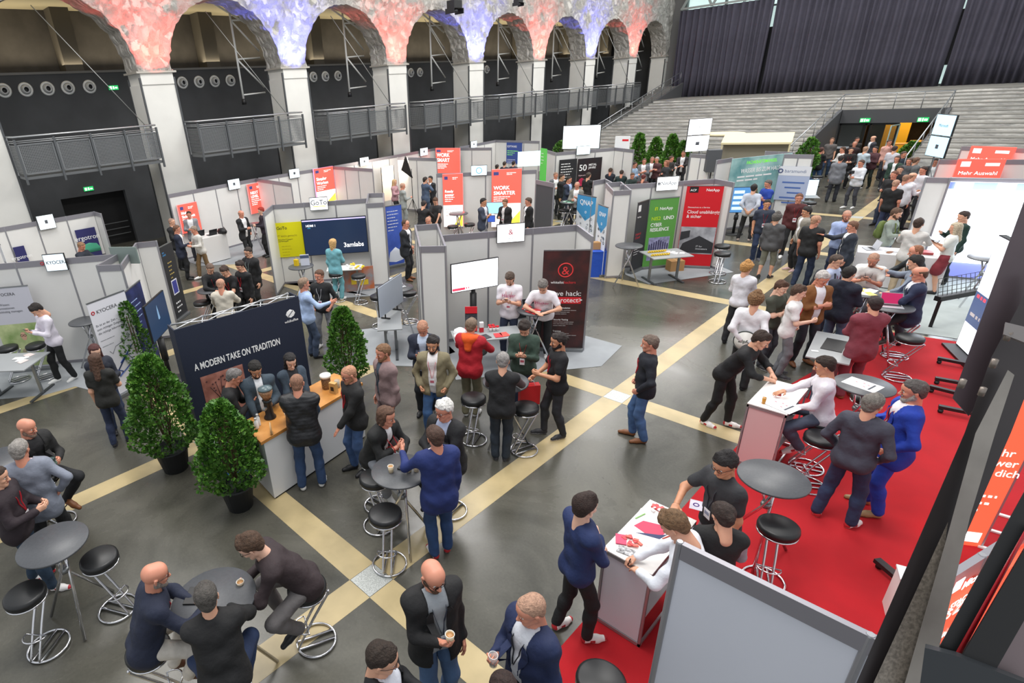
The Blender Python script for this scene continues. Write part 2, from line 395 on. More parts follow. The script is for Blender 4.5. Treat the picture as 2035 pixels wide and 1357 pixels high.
struct('curtain_pillar', MB().box(segs[0][1]-.5, 48.5, 3.5, segs[0][1]+.9, 48.8, 7.6).box(segs[1][1]-.9, 48.5, 4.6, segs[1][1]+.9, 48.8, 7.4), mat('1b1b20', .8))
area('side_room_fill', (-26.4, 22, 7.0), .5, 420, (1, .86, .62), (R(180), 0, 0), 52)  # added fill aimed upward to brighten the side room ceiling, no real fitting
# stepped stone tribune with the entrance passage
BR = bpy.data.materials.new('tribune_stone'); BR.use_nodes = True; nt = BR.node_tree; L = nt.links; bs = nt.nodes['Principled BSDF']; bs.inputs['Roughness'].default_value = .85
tc = nt.nodes.new('ShaderNodeTexCoord'); mpn = nt.nodes.new('ShaderNodeMapping'); mpn.inputs['Scale'].default_value = (.45, 2.2, 2.2)
n1 = nt.nodes.new('ShaderNodeTexNoise'); n1.inputs['Scale'].default_value = 2.2; n1.inputs['Detail'].default_value = 7; n1.inputs['Roughness'].default_value = .75
L.new(tc.outputs['Object'], mpn.inputs[0]); L.new(mpn.outputs[0], n1.inputs['Vector']); rp = nt.nodes.new('ShaderNodeValToRGB'); L.new(n1.outputs['Fac'], rp.inputs[0])
e = rp.color_ramp.elements; e[0].position = .36; e[0].color = (*lin('8d8c8a'), 1); e[1].position = .62; e[1].color = (*lin('d6d4ce'), 1); L.new(rp.outputs[0], bs.inputs['Base Color'])
Y0, Z0, NS = 32.0, 1.3, 17; dy = (44.0-Y0)/NS; dz = (3.5-Z0)/NS
XL, XR, YD = -8.0, -3.7, 39.5
tread_shade = mat('77756f', .9, nz=.1, nscale=3)  # tread tone with shade put into the colour, darker than the lightened risers
def steps(x0, x1, name, ya=Y0, first=0):
    mb = MB(); m2 = MB()
    for i in range(first, NS):
        z = Z0+dz*(i+1); y = ya if i == first and first else Y0+dy*i
        y1 = Y0+dy*(i+1) if i < NS-1 else 49.2
        mb.box(x0, y, 2.32 if first else 0 if i == 0 else z-dz-.3, x1, y1, z)
        m2.box(x0, y-.012, z-.02, x1, y1+.01, z+.004)  # dark lip paints the shadow line under each nosing
    o = struct(name, mb, BR); part('treads', m2, tread_shade, o)
steps(-19.95, XL, 'tribune_left'); steps(XR, 9, 'tribune_right')
ff = int((YD-Y0)/dy)+1
steps(XL, XR, 'tribune_upper', YD, ff)
FAS = mat('47484b', .6)
mb = MB(); zt = Z0+dz*ff+.12
mb.box(XL+.1, YD-.1, 2.2, XR-.1, YD+.05, zt)
struct('wall_lintel', mb, FAS)
for x in (XL, XR):
    mb = MB()
    v = [(x+s_*.08, y, z) for s_ in (-1, 1) for y, z in ((Y0-1.5, 0), (Y0-1.5, .9), (YD, zt+.02), (YD, 0))]
    mb.add(v, [(3, 2, 1, 0), (4, 5, 6, 7), (0, 1, 5, 4), (1, 2, 6, 5), (2, 3, 7, 6), (3, 0, 4, 7)])
    struct('wall_passage', mb, FAS)
struct('ceiling_passage', MB().box(XL, YD, 2.2, XR, 46, 2.3), FAS)
# doors
mb = MB()
for x in (XL+.15, XL+1.25, XL+1.45, XL+2.55): mb.box(x-.04, YD, 0, x+.04, YD+.06, 2.15)
mb.box(XL+.1, YD, 2.1, XL+2.6, YD+.06, 2.2); mb.box(XL+.1, YD, .0, XL+2.6, YD+.06, .12)
struct('door_2', mb, mat('26282a', .4, .5))
gl = mat('3a3f3c', .08, alpha=.35)
struct('door_2_glass', MB().box(XL+.19, YD+.02, .12, XL+1.21, YD+.035, 2.1).box(XL+1.49, YD+.02, .12, XL+2.51, YD+.035, 2.1), gl)
mb = MB(); d0 = Vector((XL+2.62, YD, 0)); d1 = Vector((XL+2.45, YD-1.05, 0))
for z in (.03, 2.12): mb.bar(d0+Vector((0, 0, z)), d1+Vector((0, 0, z)), .05)
for q in (d0, d1): mb.bar(q, q+Vector((0, 0, 2.15)), .05)
struct('door_3', mb, mat('b9d4d0', .3, .4))
mb = MB(); mb.bar(d0+Vector((0, 0, .05)), d0+Vector((0, 0, .06)), .01); mb.add([d0+Vector((0, 0, .06)), d1+Vector((0, 0, .06)), d1+Vector((0, 0, 2.1)), d0+Vector((0, 0, 2.1))], [(0, 1, 2, 3)])
struct('door_3_glass', mb, gl)
exit_sign(PY(1718, 243, YD-.2), 0, 'green exit sign over the left entrance door', .42, .2)
exit_sign(PY(1833, 242, YD-.2), 0, 'green exit sign over the right end of the entrance', .42, .2)
# foyer behind the doors
struct('wall_foyer', MB().box(XL, 45.9, 0, XR, 46, 2.2), mat('3a2a1c', .8, nz=.3, nscale=3))
area('foyer_lamp', ((XL+XR)/2, 42.5, 2.15), 2.5, 60, (1, .75, .4))
area('foyer_lamp', (XR-.9, 41.2, 2.15), 1.2, 45, (1, .72, .3))
for x_, y_, c_, lb in ((-5.0, 41.8, 'a8743a', 'light wooden counter glimpsed behind the open entrance door'), (-4.4, 43.2, 'c79a52', 'pale wooden table in the foyer behind the entrance')):
    o = thing('foyer_table', lb, 'table', (x_, y_, 0), .2); part('tabletop', MB().box(-.8, -.35, .95, .8, .35, 1.0), mat(c_, .5), o)
    for a_, b_ in ((-.7, -.3), (.7, -.3), (-.7, .3), (.7, .3)): part('leg', MB().box(a_-.03, b_-.03, 0, a_+.03, b_+.03, .95), mat(c_, .5), o)
tag(part('yellow_partition', MB().box(-.55, -.05, 0, .55, .05, 1.9), mat('c79a1e', .6), loc=(-6.0, 43.6, 0)), 'mustard yellow partition in the foyer behind the entrance', 'partition')
# side stairs along the arcade
mb = MB()
for i in range(24):
    y = 35.2+i*.53; z = 1.3+(3.0/24)*(i+1); mb.box(-21.6, y, 0, -20.1, y+.53, z)
struct('stairs_side', mb, mat('6e6e6c', .8))
mb = MB(); a0, a1 = Vector((-20.02, 34.6, 1.1)), Vector((-20.02, 47.9, 4.25))
v = [(x, y, z) for x in (-20.1, -19.95) for y, z in ((34.6, 0), (34.6, 1.35), (47.9, 4.5), (47.9, 0))]
mb.add(v, [(3, 2, 1, 0), (4, 5, 6, 7), (0, 1, 5, 4), (1, 2, 6, 5), (2, 3, 7, 6), (3, 0, 4, 7)])
struct('wall_stairs', mb, mat('4c4d4f', .6))
def railing(pts, lab, h=.95, n_=8, name='stair_railing', rails=(1.0,)):
    o = thing(name, lab, 'railing', tuple(pts[0])); q = [Vector(p)-Vector(pts[0]) for p in pts]; up = Vector((0, 0, h))
    mb = MB()
    for f_ in rails: mb.tube([p+up*f_ for p in q], .025)
    part('handrail', mb, mat('a8abad', .35, .7), o)
    for a, b in zip(q, q[1:]):
        for i in range(n_+1): 
            c = a.lerp(b, i/n_); part('post', MB().tube([c, c+up], .018, 6), STEEL, o)
railing([(-20.03, 34.6, 1.35), (-20.03, 47.5, 4.4)], 'long sloping steel handrail of the side stairs beside the arcade', .85, 9, rails=(1, .5))
railing([(XL, Y0-1.2, .9), (XL, YD, zt)], 'sloping handrail on the left passage wall of the entrance', .75, 6)
railing([(XR, Y0-1.2, .9), (XR, YD, zt)], 'sloping handrail on the right passage wall of the entrance', .75, 6)
railing([(XL, YD, zt), (XR, YD, zt)], 'horizontal railing above the entrance lintel', .75, 4)
struct('wall_stage_rail', MB().box(-21.9, 33.2, 0, -20.3, 35, .8), FAS)
# stage light fittings at the top edge
for (px, py, sc_, lb) in ((903, 10, 1, 'black stage spotlight hanging at the top edge, left of two'), (1030, 1, .7, 'black stage spotlight hanging at the top edge, right of two')):
    o = thing('stage_spotlight', lb, 'spotlight', PX(px, py, -15))
    part('housing', MB().box(-.18*sc_, -.2*sc_, -.12*sc_, .18*sc_, .2*sc_, .14*sc_), BLACK, o, bevel=.02)
    part('lens', MB().lathe([(0, 0), (.12*sc_, 0), (.13*sc_, -.1*sc_), (0, -.1*sc_)], 16, (0, 0, -.12*sc_)), mat('303034', .2), o)
    part('barn_door', MB().box(-.2*sc_, -.25*sc_, -.26*sc_, .2*sc_, -.23*sc_, -.1*sc_).box(-.2*sc_, .23*sc_, -.26*sc_, .2*sc_, .25*sc_, -.1*sc_), BLACK, o)
    part('yoke', MB().tube([(0, 0, .1*sc_), (0, 0, 1.2)], .02), BLACK, o)
# ================================================================ EXHIBITION WALLS
RAIL = mat('8f8d94', .4, .4); POSTM = mat('9b9ba0', .4, .5)
class Fr:                                    # vertical plane through two floor points, left and right as seen from its front
    def __init__(s, a, b):
        s.a = Vector((a[0], a[1], 0)); s.b = Vector((b[0], b[1], 0)); s.w = (s.b-s.a).length; s.u = (s.b-s.a).normalized()
        s.rz = math.atan2(s.u.y, s.u.x); s.n = Vector((s.u.y, -s.u.x, 0))
    def hit(s, px, py, off=0):               # local (x, z) of a measured point lying on this plane
        d = ray(px, py); o = Vector((0, 0, CH)); t = ((s.a+s.n*off-o).dot(s.n))/d.dot(s.n); q = o+d*t
        return (q-s.a).dot(s.u), q.z
    def at(s, x, y=0, z=0): return s.a+s.u*x-s.n*y+Vector((0, 0, z))
def F2(p, q, z=WH): return Fr(P(*p, z), P(*q, z))
def bwall(p, q, label, n=None, z=WH, h=None, fr=None, pm=PANEL):
    f = fr or F2(p, q, z); h = h or z; n = n or max(1, round(f.w)); o = thing('exhibition_wall', label, 'partition wall', f.a, f.rz)
    st = f.w/n
    for i in range(n):
        part('panel', MB().box(i*st+.02, -.008, .06, (i+1)*st-.02, .008, h-.13), pm, o)
    for i in range(n+1):
        part('post', MB().lathe([(.02, 0), (.024, .01), (.024, h-.01), (.02, h)], 8, (i*st, 0, 0), smooth=False), POSTM, o)
    part('top_rail', MB().box(.02, -.02, h-.13, f.w-.02, .02, h-.004), RAIL, o)
    part('bottom_rail', MB().box(.02, -.018, .01, f.w-.02, .018, .07), RAIL, o)
    f.o = o; return f
def cabin(pts, label, z=WH):
    qs = [P(*p, z) for p in pts]; o = thing('storage_cabin', label, 'cabin', (qs[0].x, qs[0].y, 0)); q0 = qs[0].copy(); q0.z = 0
    for i in range(4):
        a = qs[i]-q0; b = qs[(i+1) % 4]-q0; a.z = b.z = 0; rz = math.atan2((b-a).y, (b-a).x); w_ = (b-a).length; n = max(1, round(w_))
        for k in range(n):
            x0, x1 = w_*k/n, w_*(k+1)/n
            part('panel', MB().box(x0+.02, -.008, .06, x1-.02, .008, z-.13), PANEL, o, a, rz)
            part('top_rail', MB().box(x0+.02, -.02, z-.13, x1-.02, .02, z-.004), RAIL, o, a, rz)
            part('bottom_rail', MB().box(x0+.02, -.018, .01, x1-.02, .018, .07), RAIL, o, a, rz)
            part('post', MB().lathe([(.02, 0), (.024, .01), (.024, z-.01), (.02, z)], 8, (x0, 0, 0), smooth=False), POSTM, o, a, rz)
    return o
def board(name, label, cat, f, x0, x1, z0, z1, m, th=.03, off=.04, frame=None, fw=.02, group=None, pm='panel'):
    """flat board hung in front of plane f"""
    o = thing(name, label, cat, f.at((x0+x1)/2, -off, z0), f.rz, group)
    w_ = (x1-x0)/2; h = z1-z0
    if frame is not None:
        part('frame', MB().box(-w_, -th/2+.004, 0, w_, th/2, h), frame, o)
        part(pm, MB().box(-w_+fw, -th/2-.001, fw, w_-fw, -th/2+.003, h-fw), m, o)
    else: part(pm, MB().box(-w_, -th/2, 0, w_, th/2, h), m, o)
    o2 = lambda: None
    return o, w_, h, -th/2-.003
def hang(name, label, cat, f, tl, br, m, off=.04, **k):
    x0, z1 = f.hit(*tl, off); x1, z0 = f.hit(*br, off); return board(name, label, cat, f, x0, x1, z0, z1, m, off=off, **k)
def screen(f, tl, br, label, col='f1f6fa', e=.95, off=.07, cat='screen', name='flat_screen'):
    o, w_, h, y = hang(name, label, cat, f, tl, br, scr(col, e), off, th=.045, frame=BLACKL, fw=.012, pm='display')
    part('bracket', MB().box(-.06, .02, h*.3, .06, .05, h*.7), STEEL, o)
    return o, w_, h, y
def rollup(p, q, z, label, m, h=None, fr=None, name='roll_up_banner'):
    f = fr or F2(p, q, z); h = h or z; o = thing(name, label, 'banner', f.at(f.w/2), f.rz); w_ = f.w/2
    part('sheet', MB().box(-w_, -.004, .08, w_, .004, h-.02), m, o)
    part('base', MB().box(-w_-.01, -.07, 0, w_+.01, .07, .08), STEEL, o, bevel=.01)
    part('top_bar', MB().box(-w_, -.012, h-.025, w_, .012, h), STEEL, o)
    part('support_pole', MB().tube([(0, .04, .05), (0, .012, h)], .008, 6), STEEL, o)
    return o, w_, h, -.006
WT = mat('f4f4f4', .6); GREYT = mat('55585f', .6); BLKT = mat('1d1e22', .6)
def desk(x, y, rz, w_, d, h, label, m_=None, frame='T', cloth=None):
    o = thing('desk', label, 'table', (x, y, .006), rz)
    part('tabletop', MB().box(-w_/2, -d/2, h-.025, w_/2, d/2, h), m_ or mat('9da0a2', .4), o, bevel=.003)
    if cloth: part('cloth', MB().box(-w_/2-.005, -d/2-.005, .02, w_/2+.005, d/2+.005, h+.003), cloth, o, bevel=.01); return o
    for s_ in (-1, 1):
        part('leg', MB().box(s_*(w_/2-.15)-.03, -.02, .02, s_*(w_/2-.15)+.03, .02, h-.025), STEEL, o); part('foot', MB().box(s_*(w_/2-.15)-.03, -d/2+.05, 0, s_*(w_/2-.15)+.03, d/2-.05, .03), DST, o)
    part('crossbar', MB().box(-w_/2+.15, -.015, h-.1, w_/2-.15, .015, h-.05), DST, o)
    return o
# ---- white hat hackers booth
hk = bwall((882, 467), (1147, 446), 'white exhibition back wall behind the two men in white shirts', 3)
bwall((1147, 446), (1178, 469), 'short white side wall right of the black and red banner', 1)
cabin([(835, 489), (885, 488), (869, 444), (825, 447)], 'narrow white storage cabin left of the large white monitor')
o, w_, h, y = screen(hk, (987, 446), (1042, 479), 'small screen with a red ampersand logo hung over the top of the middle wall')
text(o, '&', .16, 0, h*.42, y, mat('c81e3c'), 'CENTER'); lines(o, -.05, h*.2, .2, 1, y, GREYT, h=.008)
f = Fr(P(1083, 676), P(1165, 688)); f = Fr((-6.22, 9.48), (-5.50, 10.0))
o, w_, h, y = rollup(0, 0, 2.2, 'tall black and red banner of the hackers with the slogan', mat('2b1a1c', .5, nz=.25, nscale=4, c2='4a201f'), fr=f)
part('emblem', MB().ring((0, y, h-.42), .14, .012, 30, 8, 'y'), mat('e33a3a'), o)
text(o, '&', .24, 0, h-.51, y, mat('e33a3a'), 'CENTER'); text(o, 'whitelist', .075, -.02, h-.7, y, WT, 'RIGHT'); text(o, 'hackers', .075, -.02, h-.7, y, mat('d9353a'), 'LEFT')
text(o, '<we hack:', .15, -.28, h-.96, y, WT); part('slogan_bar', MB().box(-.34, y-.001, h-1.13, .34, y, h-.99), RED, o)
text(o, 'to protect>', .14, -.3, h-1.1, y-.002, WT, bold=.003)
for zz in (1.24, 1.5, 1.76): text(o, {1.24: 'Attack Simulation', 1.5: 'Security Testing', 1.76: 'Trainings'}[zz], .045, -.18, h-zz, y, WT, bold=.002); lines(o, -.18, h-zz-.045, .5, 3, y, mat('a9a3a3'), .04, .012)
# monitor on a pole
def pole_tv(label, A, B, z0, z1, col, e=.9, base=True, pole=BLACK):
    f = Fr(A, B); o = thing('standing_monitor', label, 'monitor', f.at(f.w/2), f.rz); w_ = f.w/2
    part('frame', MB().box(-w_, -.02, z0, w_, .02, z1), BLACKL, o); part('display', MB().box(-w_+.015, -.024, z0+.015, w_-.015, -.021, z1-.015), scr(col, e), o)
    part('pole', MB().lathe([(.045, 0), (.045, z0+.35)], 12, (0, .07, 0)).lathe([(.07, .5), (.07, z0-.1)], 12, (0, .07, 0)), pole, o)
    part('mount', MB().box(-.15, .02, z0+.15, .15, .06, z0+.4), pole, o)
    if base: part('base', MB().lathe([(.3, 0), (.3, .02), (.1, .04), (0, .04)], 20, (0, .07, 0)), pole, o)
    return o, w_, -.026
A = P(895, 525, 2.06); B = P(990, 510, 2.06)
o, w_, y = pole_tv('large white monitor on a black pole left of the men in white shirts', A, B, 1.45, 2.06, 'f3f7fc', 1.0)
part('red_strip', MB().box(-w_+.02, y-.001, 1.49, -w_+.30, y, 1.54), scr('d43a55', .8), o); lines(o, -w_+.32, 1.505, .2, 1, y, scr('d43a55', .6), h=.03); lines(o, -.3, 1.72, .5, 2, y, scr('d9dbe6', .6), .07, .03)
# ---- GoTo booth
gt = bwall((541.5, 407), (728, 394), 'white exhibition wall behind the dark television and yellow poster', 3)
bwall((523, 422), (541.5, 407), 'short white side wall left of the yellow poster', 1)
cabin([(728, 404), (762, 402), (762, 383), (732, 384)], 'white storage cabin right of the dark television')
o, w_, h, y = screen(gt, (614, 393), (653, 416), 'small white screen with a dark curly word above the yellow poster')
text(o, 'GoTo', .2, 0, h*.42, y, scr('1d1e22', .02), 'CENTER', bold=.004); part('underline', MB().box(-.18, y-.001, .1, .2, y, .12), scr('f0e020', .7), o)
o, w_, h, y = hang('poster', 'yellow poster left of the dark television', 'poster', gt, (541, 444), (608, 508), mat('dfd800', .5), .05, th=.02)
text(o, 'GoTo', .13, -w_+.1, h-.2, y, BLKT, bold=.003); text(o, 'IT leicht gemacht', .085, -w_+.1, h-.42, y, mat('a89c10'), bold=.001)
text(o, 'All-in-One IT-Support\nund Fernzugriff', .05, -w_+.1, h-.52, y, BLKT); lines(o, -w_+.18, h-.72, .35, 5, y, mat('b8ad00'), .09, .016)
A = P(598, 436, 1.95); B = P(727, 426, 1.95)
f = Fr((gt.at(1.02, -.25)), gt.at(2.95, -.25))
x0, z1 = f.hit(598, 437); x1, z0 = f.hit(733, 500)
o, w_, y = pole_tv('very large dark television with white lettering', f.at(x0), f.at(x1), z0, z1, '1d2c47', .35)
text(o, '3amlabs', .19, w_-.74, z0+.2, y, scr('f5f5f5', .95), bold=.006); text(o, 'HDMI 1', .09, -w_+.12, z1-.22, y, scr('f5f5f5', .9), bold=.004)
lines(o, -w_+.17, z1-.27, .15, 1, y, scr('39a0c8', .6), h=.02); part('status_bar', MB().box(-w_+.02, y-.001, z1-.06, w_-.02, y, z1-.025), scr('b7aee6', .8), o)
# ---- NetApp booth
nt_ = bwall((1234, 367), (1421, 355), 'white exhibition wall behind the green banner', 3)
bwall((1421, 355), (1459, 362), 'white side wall carrying the large red poster edge', 1)
bwall((1180, 359), (1203, 355), 'narrow white wall left of the slim storage cabin', 1); bwall((1203, 355), (1216, 362), 'short white wall joining the slim storage cabin', 1)
cabin([(1220, 379), (1254, 377), (1234, 361), (1205, 363)], 'slim white storage cabin behind the grey round table')
o, w_, h, y = screen(nt_, (1306, 352), (1346, 377), 'small white screen above the green banner')
text(o, 'NetApp', .13, .03, h*.42, y, GREYT, 'CENTER', bold=.002); part('logo', MB().box(-.27, y-.001, h*.42, -.24, y, h*.62).box(-.27, y-.001, h*.58, -.2, y, h*.62).box(-.23, y-.001, h*.42, -.2, y, h*.6), BLKT, o)
f = Fr((-7.2, 15.05), (-7.05, 15.6)); o, w_, h, y = rollup((1268, 402), (1291, 395), 2.05, 'dark grey banner beside the green banner', mat('34363c', .5)); 
text(o, 'NetApp', .06, -w_+.06, h-.45, y, WT); part('logo', MB().box(-w_+.06, y-.001, h-.28, -w_+.2, y, h-.1), WT, o); text(o, 'Hybrid\nCloud', .1, -w_+.07, h-.95, y, mat('c2343d')); lines(o, -w_+.07, h-1.3, .4, 4, y, WT, .07)
o, w_, h, y = rollup((1293, 395), (1351, 390), 2.05, 'green banner with white heading and picture of a server hall', mat('5a9b45', .5))
text(o, 'NetApp', .12, -.12, h-.34, y, WT, bold=.004); part('logo', MB().box(-.26, y-.001, h-.34, -.23, y, h-.25).box(-.26, y-.001, h-.27, -.18, y, h-.25).box(-.2, y-.001, h-.34, -.18, y, h-.26), mat('c8e020'), o)
text(o, 'NIS2', .14, -.33, h-.62, y, mat('b6d81c'), bold=.008); text(o, 'UND', .14, .03, h-.62, y, WT, bold=.008); text(o, 'CYBER\nRESILIENCE', .14, -.33, h-.8, y, WT, bold=.008, sx=.8)
pm_ = MB().box(-.33, y-.001, .25, .3, y, h-1.12)
part('picture', pm_, mat('8f90b4', .5, nz=.3, nscale=9), o)
mb = MB()
for i in range(9): mb.box(-.31+.068*i, y-.002, .55, -.27+.068*i, y-.001, h-1.2-.03*abs(i-4))
part('picture_racks', mb, mat('3d3b5e', .5, nz=.3, nscale=40), o)
o, w_, h, y = rollup((1367, 362), (1440, 365), 2.3, 'large red poster banner with white heading over a grey cable picture', mat('cf1020', .5), fr=Fr(P(1366, 368, 2.35), P(1440, 368, 2.35)), h=2.35)
part('logo', MB().box(-w_+.08, y-.001, h-.2, -w_+.3, y, h-.04), BLACK, o); text(o, 'ACP', .08, -w_+.1, h-.16, y-.002, WT, bold=.003); text(o, 'NetApp', .1, w_-.42, h-.16, y, WT, bold=.004)
text(o, 'Datenschutz as a Service', .055, -w_+.1, h-.62, y, WT); text(o, 'Cloud unabhängig\n& sicher', .125, -w_+.1, h-.77, y, WT, bold=.002, sx=.9)
part('picture', MB().box(-w_+.01, y-.001, .42, w_-.01, y, h-1.15), mat('b9bac0', .5, c2='77787f', nscale=3), o)
mb = MB().add([(-w_+.02, y-.002, .45), (w_-.02, y-.002, .45), (w_-.02, y-.002, .75), (.05, y-.002, .95), (-.35, y-.002, .72)], [(0, 1, 2, 3, 4)])
mb.add([(-w_+.02, y-.002, h-1.3), (-.2, y-.002, h-1.25), (-.2, y-.002, h-1.45), (-w_+.02, y-.002, h-1.55)], [(3, 2, 1, 0)])
part('picture_dark', mb, mat('2e2f34', .5), o); text(o, 'IT for\ninnovators', .07, 0, .62, y-.003, mat('d9dadf'))
# QNAP banners
def qnap(f, label, h=2.0):
    o, w_, h, y = rollup(0, 0, h, label, mat('e4e9ee', .5, nz=.05, nscale=6), fr=f)
    part('blue_shield', MB().add([(-w_, y-.001, h-.03), (-w_, y-.001, h-.5), (0, y-.001, h-.78), (w_, y-.001, h-.5), (w_, y-.001, h-.03)], [(0, 1, 2, 3, 4)]), mat('3f97cc', .5), o)
    text(o, 'QNAP', .2*w_/.4, 0, h-.3, y-.002, WT, 'CENTER', bold=.006); text(o, '◎', .1, 0, h-.55, y-.002, WT, 'CENTER')
    mb = MB(); rr = random.Random(4)
    for i in range(14): mb.ring((rr.uniform(-w_+.06, w_-.06), y, h-.65-rr.uniform(0, .45)), rr.uniform(.02, .04), .006, 14, 5, 'y')
    part('icons', mb, mat('4d5a68'), o); part('device_picture', MB().box(-.1, y-.002, .45, w_-.08, y-.001, .62), BLACK, o)
    part('blue_foot', MB().add([(-w_, y-.001, .09), (w_*.1, y-.001, .09), (-w_, y-.001, .5)], [(0, 1, 2)]), mat('58a9d6'), o)
qnap(Fr(P(1149, 381, 2.05), P(1186, 388, 2.05)), 'blue and white banner with large white letters between the booths')
f0 = Fr(P(1203, 398, 2.15), P(1220, 404, 2.15)); qnap(Fr(f0.at(-.38), f0.at(.22)), 'blue and white banner half hidden beside the slim white cabin')
# ---- Kyocera booth
ky = bwall((0, 525), (233, 504), 'long white exhibition wall behind the man in white shirt at the left', 3, fr=Fr(P(-75, 530, WH), P(233, 504, WH)))
bwall((233, 504), (192, 527), 'short white partition right of the kyocera screen', 1); bwall((192, 527), (240, 525), 'white front panel beside the tilted kyocera banner', 1)
k2 = bwall((240, 525), (270, 482), 'white side wall behind the row of tall banners', 1); bwall((270, 482), (310, 478), 'narrow white end wall behind the black banner', 1)
o, w_, h, y = screen(ky, (83, 506), (137, 536), 'kyocera sign screen on the left exhibition wall', 'c9d8e2', .8); text(o, 'KYOCERA', .1, .04, h*.42, y, BLKT, 'CENTER', bold=.002)
part('logo', MB().ring((-.27, y, h*.5), .03, .01, 14, 5, 'y'), mat('b3202e'), o)
o = thing('flat_screen', 'small grey screen seen edge-on on the partition right of the kyocera sign', 'screen', P(248, 509, WH-.05), R(35)); part('display', MB().box(-.33, -.02, -.16, .33, .02, .2), mat('7d8a86', .3), o)
f = Fr(P(236, 792), P(289, 763)); f = Fr(f.at(-.05), f.at(f.w+.12))
o, w_, h, y = rollup(0, 0, 2.05, 'tilted white kyocera banner behind the two women', mat('dcdce4', .5), fr=f)
text(o, 'KYOCERA', .1, -w_+.14, h-.26, y, BLKT); part('logo', MB().ring((-w_+.07, y, h-.22), .03, .01, 14, 5, 'y'), mat('b3202e'), o)
text(o, 'Es ist an der Zeit –\nzum richtigen Zeitpunkt\ndie richtige Information', .062, -w_+.05, h-.5, y, GREYT, spacing=1.3); lines(o, -w_+.05, h-.8, .5, 2, y, mat('8f9298'), .12, .012)
mb = MB(); mb.tube([(-.28, y, .62), (-.1, y, .5), (-.2, y, .42), (.2, y, .62), (.1, y, .8), (-.2, y, .55), (.25, y, .95), (-.1, y, .68)], .012, 5); part('blue_scribble', mb, mat('3a5aa8'), o)
mb = MB(); mb.tube([(-.25, y, 1.0), (-.2, y, .93), (-.1, y, 1.05), (.25, y, 1.12)], .005, 5); mb.tube([(-.05, y, .3), (.2, y, .45)], .006, 5); part('grey_stroke', mb, GREYT, o)
f = Fr(ky.at(ky.hit(-20, 578)[0], -.25), ky.at(ky.hit(52, 560, .25)[0], -.25))
o, w_, h, y = rollup(0, 0, 2.0, 'grey kyocera banner with a portrait photo at the left edge', mat('c6c6d0', .5), fr=f)
text(o, 'KYOCERA', .09, -.25, h-.2, y, BLKT); text(o, 'Ihr Wissen:\nInformationen\nnachhaltig managen', .07, -.35, h-.42, y, GREYT, spacing=1.15)
part('photo', MB().box(-w_, y-.001, .12, w_, y, h-.85), mat('7f9a5a', .5, c2='c6cf9b', nscale=2.5), o)
o2 = part('portrait_face', MB().lathe([(0, -.12), (.06, -.09), (.085, 0), (.06, .09), (0, .13)], 20, (.02, y, .85), sy=.02), mat('d2a58c', .6), o)
part('portrait_hair', MB().lathe([(0, -.02), (.11, 0), (.12, .1), (.05, .17), (0, .18)], 20, (.02, y+.001, .86), sy=.015), mat('6b513a', .6), o)
part('portrait_shoulders', MB().lathe([(.26, 0), (.24, .18), (.1, .32), (.05, .4)], 20, (.02, y+.001, .35), sy=.01), mat('b5a98c', .6), o)
mb = MB().ring((-.015, y-.004, .87), .026, .004, 14, 5, 'y').ring((.055, y-.004, .87), .026, .004, 14, 5, 'y'); part('portrait_glasses', mb, BLACK, o)
# banners and tv of the navy booth beside it
f = Fr(P(250, 577, 2.0), P(264, 566, 2.0)); f = Fr(f.at(-.05), f.at(.72))
o, w_, h, y = rollup(0, 0, 2.0, 'dark blue banner right of the white kyocera banner', mat('2c3770', .5, c2='17203c', nscale=3), fr=f); lines(o, -w_+.1, h-.3, .5, 5, y, mat('a9c1ea'), .12, .02)
A = P(284, 610, 1.85); B = P(322, 576, 1.85)
o, w_, y = pole_tv('dark blue television on a stand behind the leafy plant', A, B, 1.08, 1.85, '1c3350', .4)
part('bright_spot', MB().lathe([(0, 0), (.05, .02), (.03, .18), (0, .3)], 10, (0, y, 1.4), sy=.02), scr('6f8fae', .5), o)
f = F2((317, 495), (338, 484), 2.0); f = Fr(f.at(-.05), f.at(.65))
o, w_, h, y = rollup(0, 0, 2.05, 'black banner with a blue tablet picture right of the side wall', mat('26272b', .5), fr=f)
text(o, 'eye\nshield', .07, -w_+.1, h-.2, y, mat('4f9bd6')); lines(o, -.1, h-.5, .25, 5, y, mat('b9a25a'), .1, .03); part('tablet_picture', MB().box(-.15, y-.001, h-1.35, .15, y, h-.95), mat('e4e4ec'), o); part('tablet_screen', MB().box(-.12, y-.002, h-1.32, .12, y-.001, h-.98), mat('3a3f8f'), o)
lines(o, -.15, h-1.6, .3, 3, y, WT, .12, .04)
# ---- ergotron booth
eg = bwall(0, 0, 'far left white exhibition wall with the ergotron posters', 4, fr=Fr(P(-60, 462, WH), P(186, 420, WH)))
bwall((186, 420), (200, 424), 'short white end wall right of the ergotron poster', 1)
o, w_, h, y = screen(eg, (70, 430), (113, 452), 'small white screen with a tiny dark mark, farthest left on the rear wall', 'dfeef2', .9); part('mark', MB().box(-.04, y-.001, h*.4, .04, y, h*.65), GREYT, o)
o, w_, h, y = hang('poster', 'navy ergotron poster behind the seated man with the laptop', 'poster', eg, (148, 458), (205, 510), mat('2c2c62', .5), .06, th=.02)
text(o, 'ergotron', .2, 0, h-.34, y, WT, 'CENTER'); part('green_shape', MB().lathe([(.3, 0), (.3, .12), (.22, .25), (0, .3)], 20, (.0, y, h-.75), sy=.01), mat('4aa886'), o)
o, w_, h, y = hang('poster', 'second navy ergotron poster cut by the kyocera wall', 'poster', eg, (25, 492), (62, 530), mat('2c2c62', .5), .06, th=.02); text(o, 'ergotron', .15, 0, h-.36, y, WT, 'CENTER')
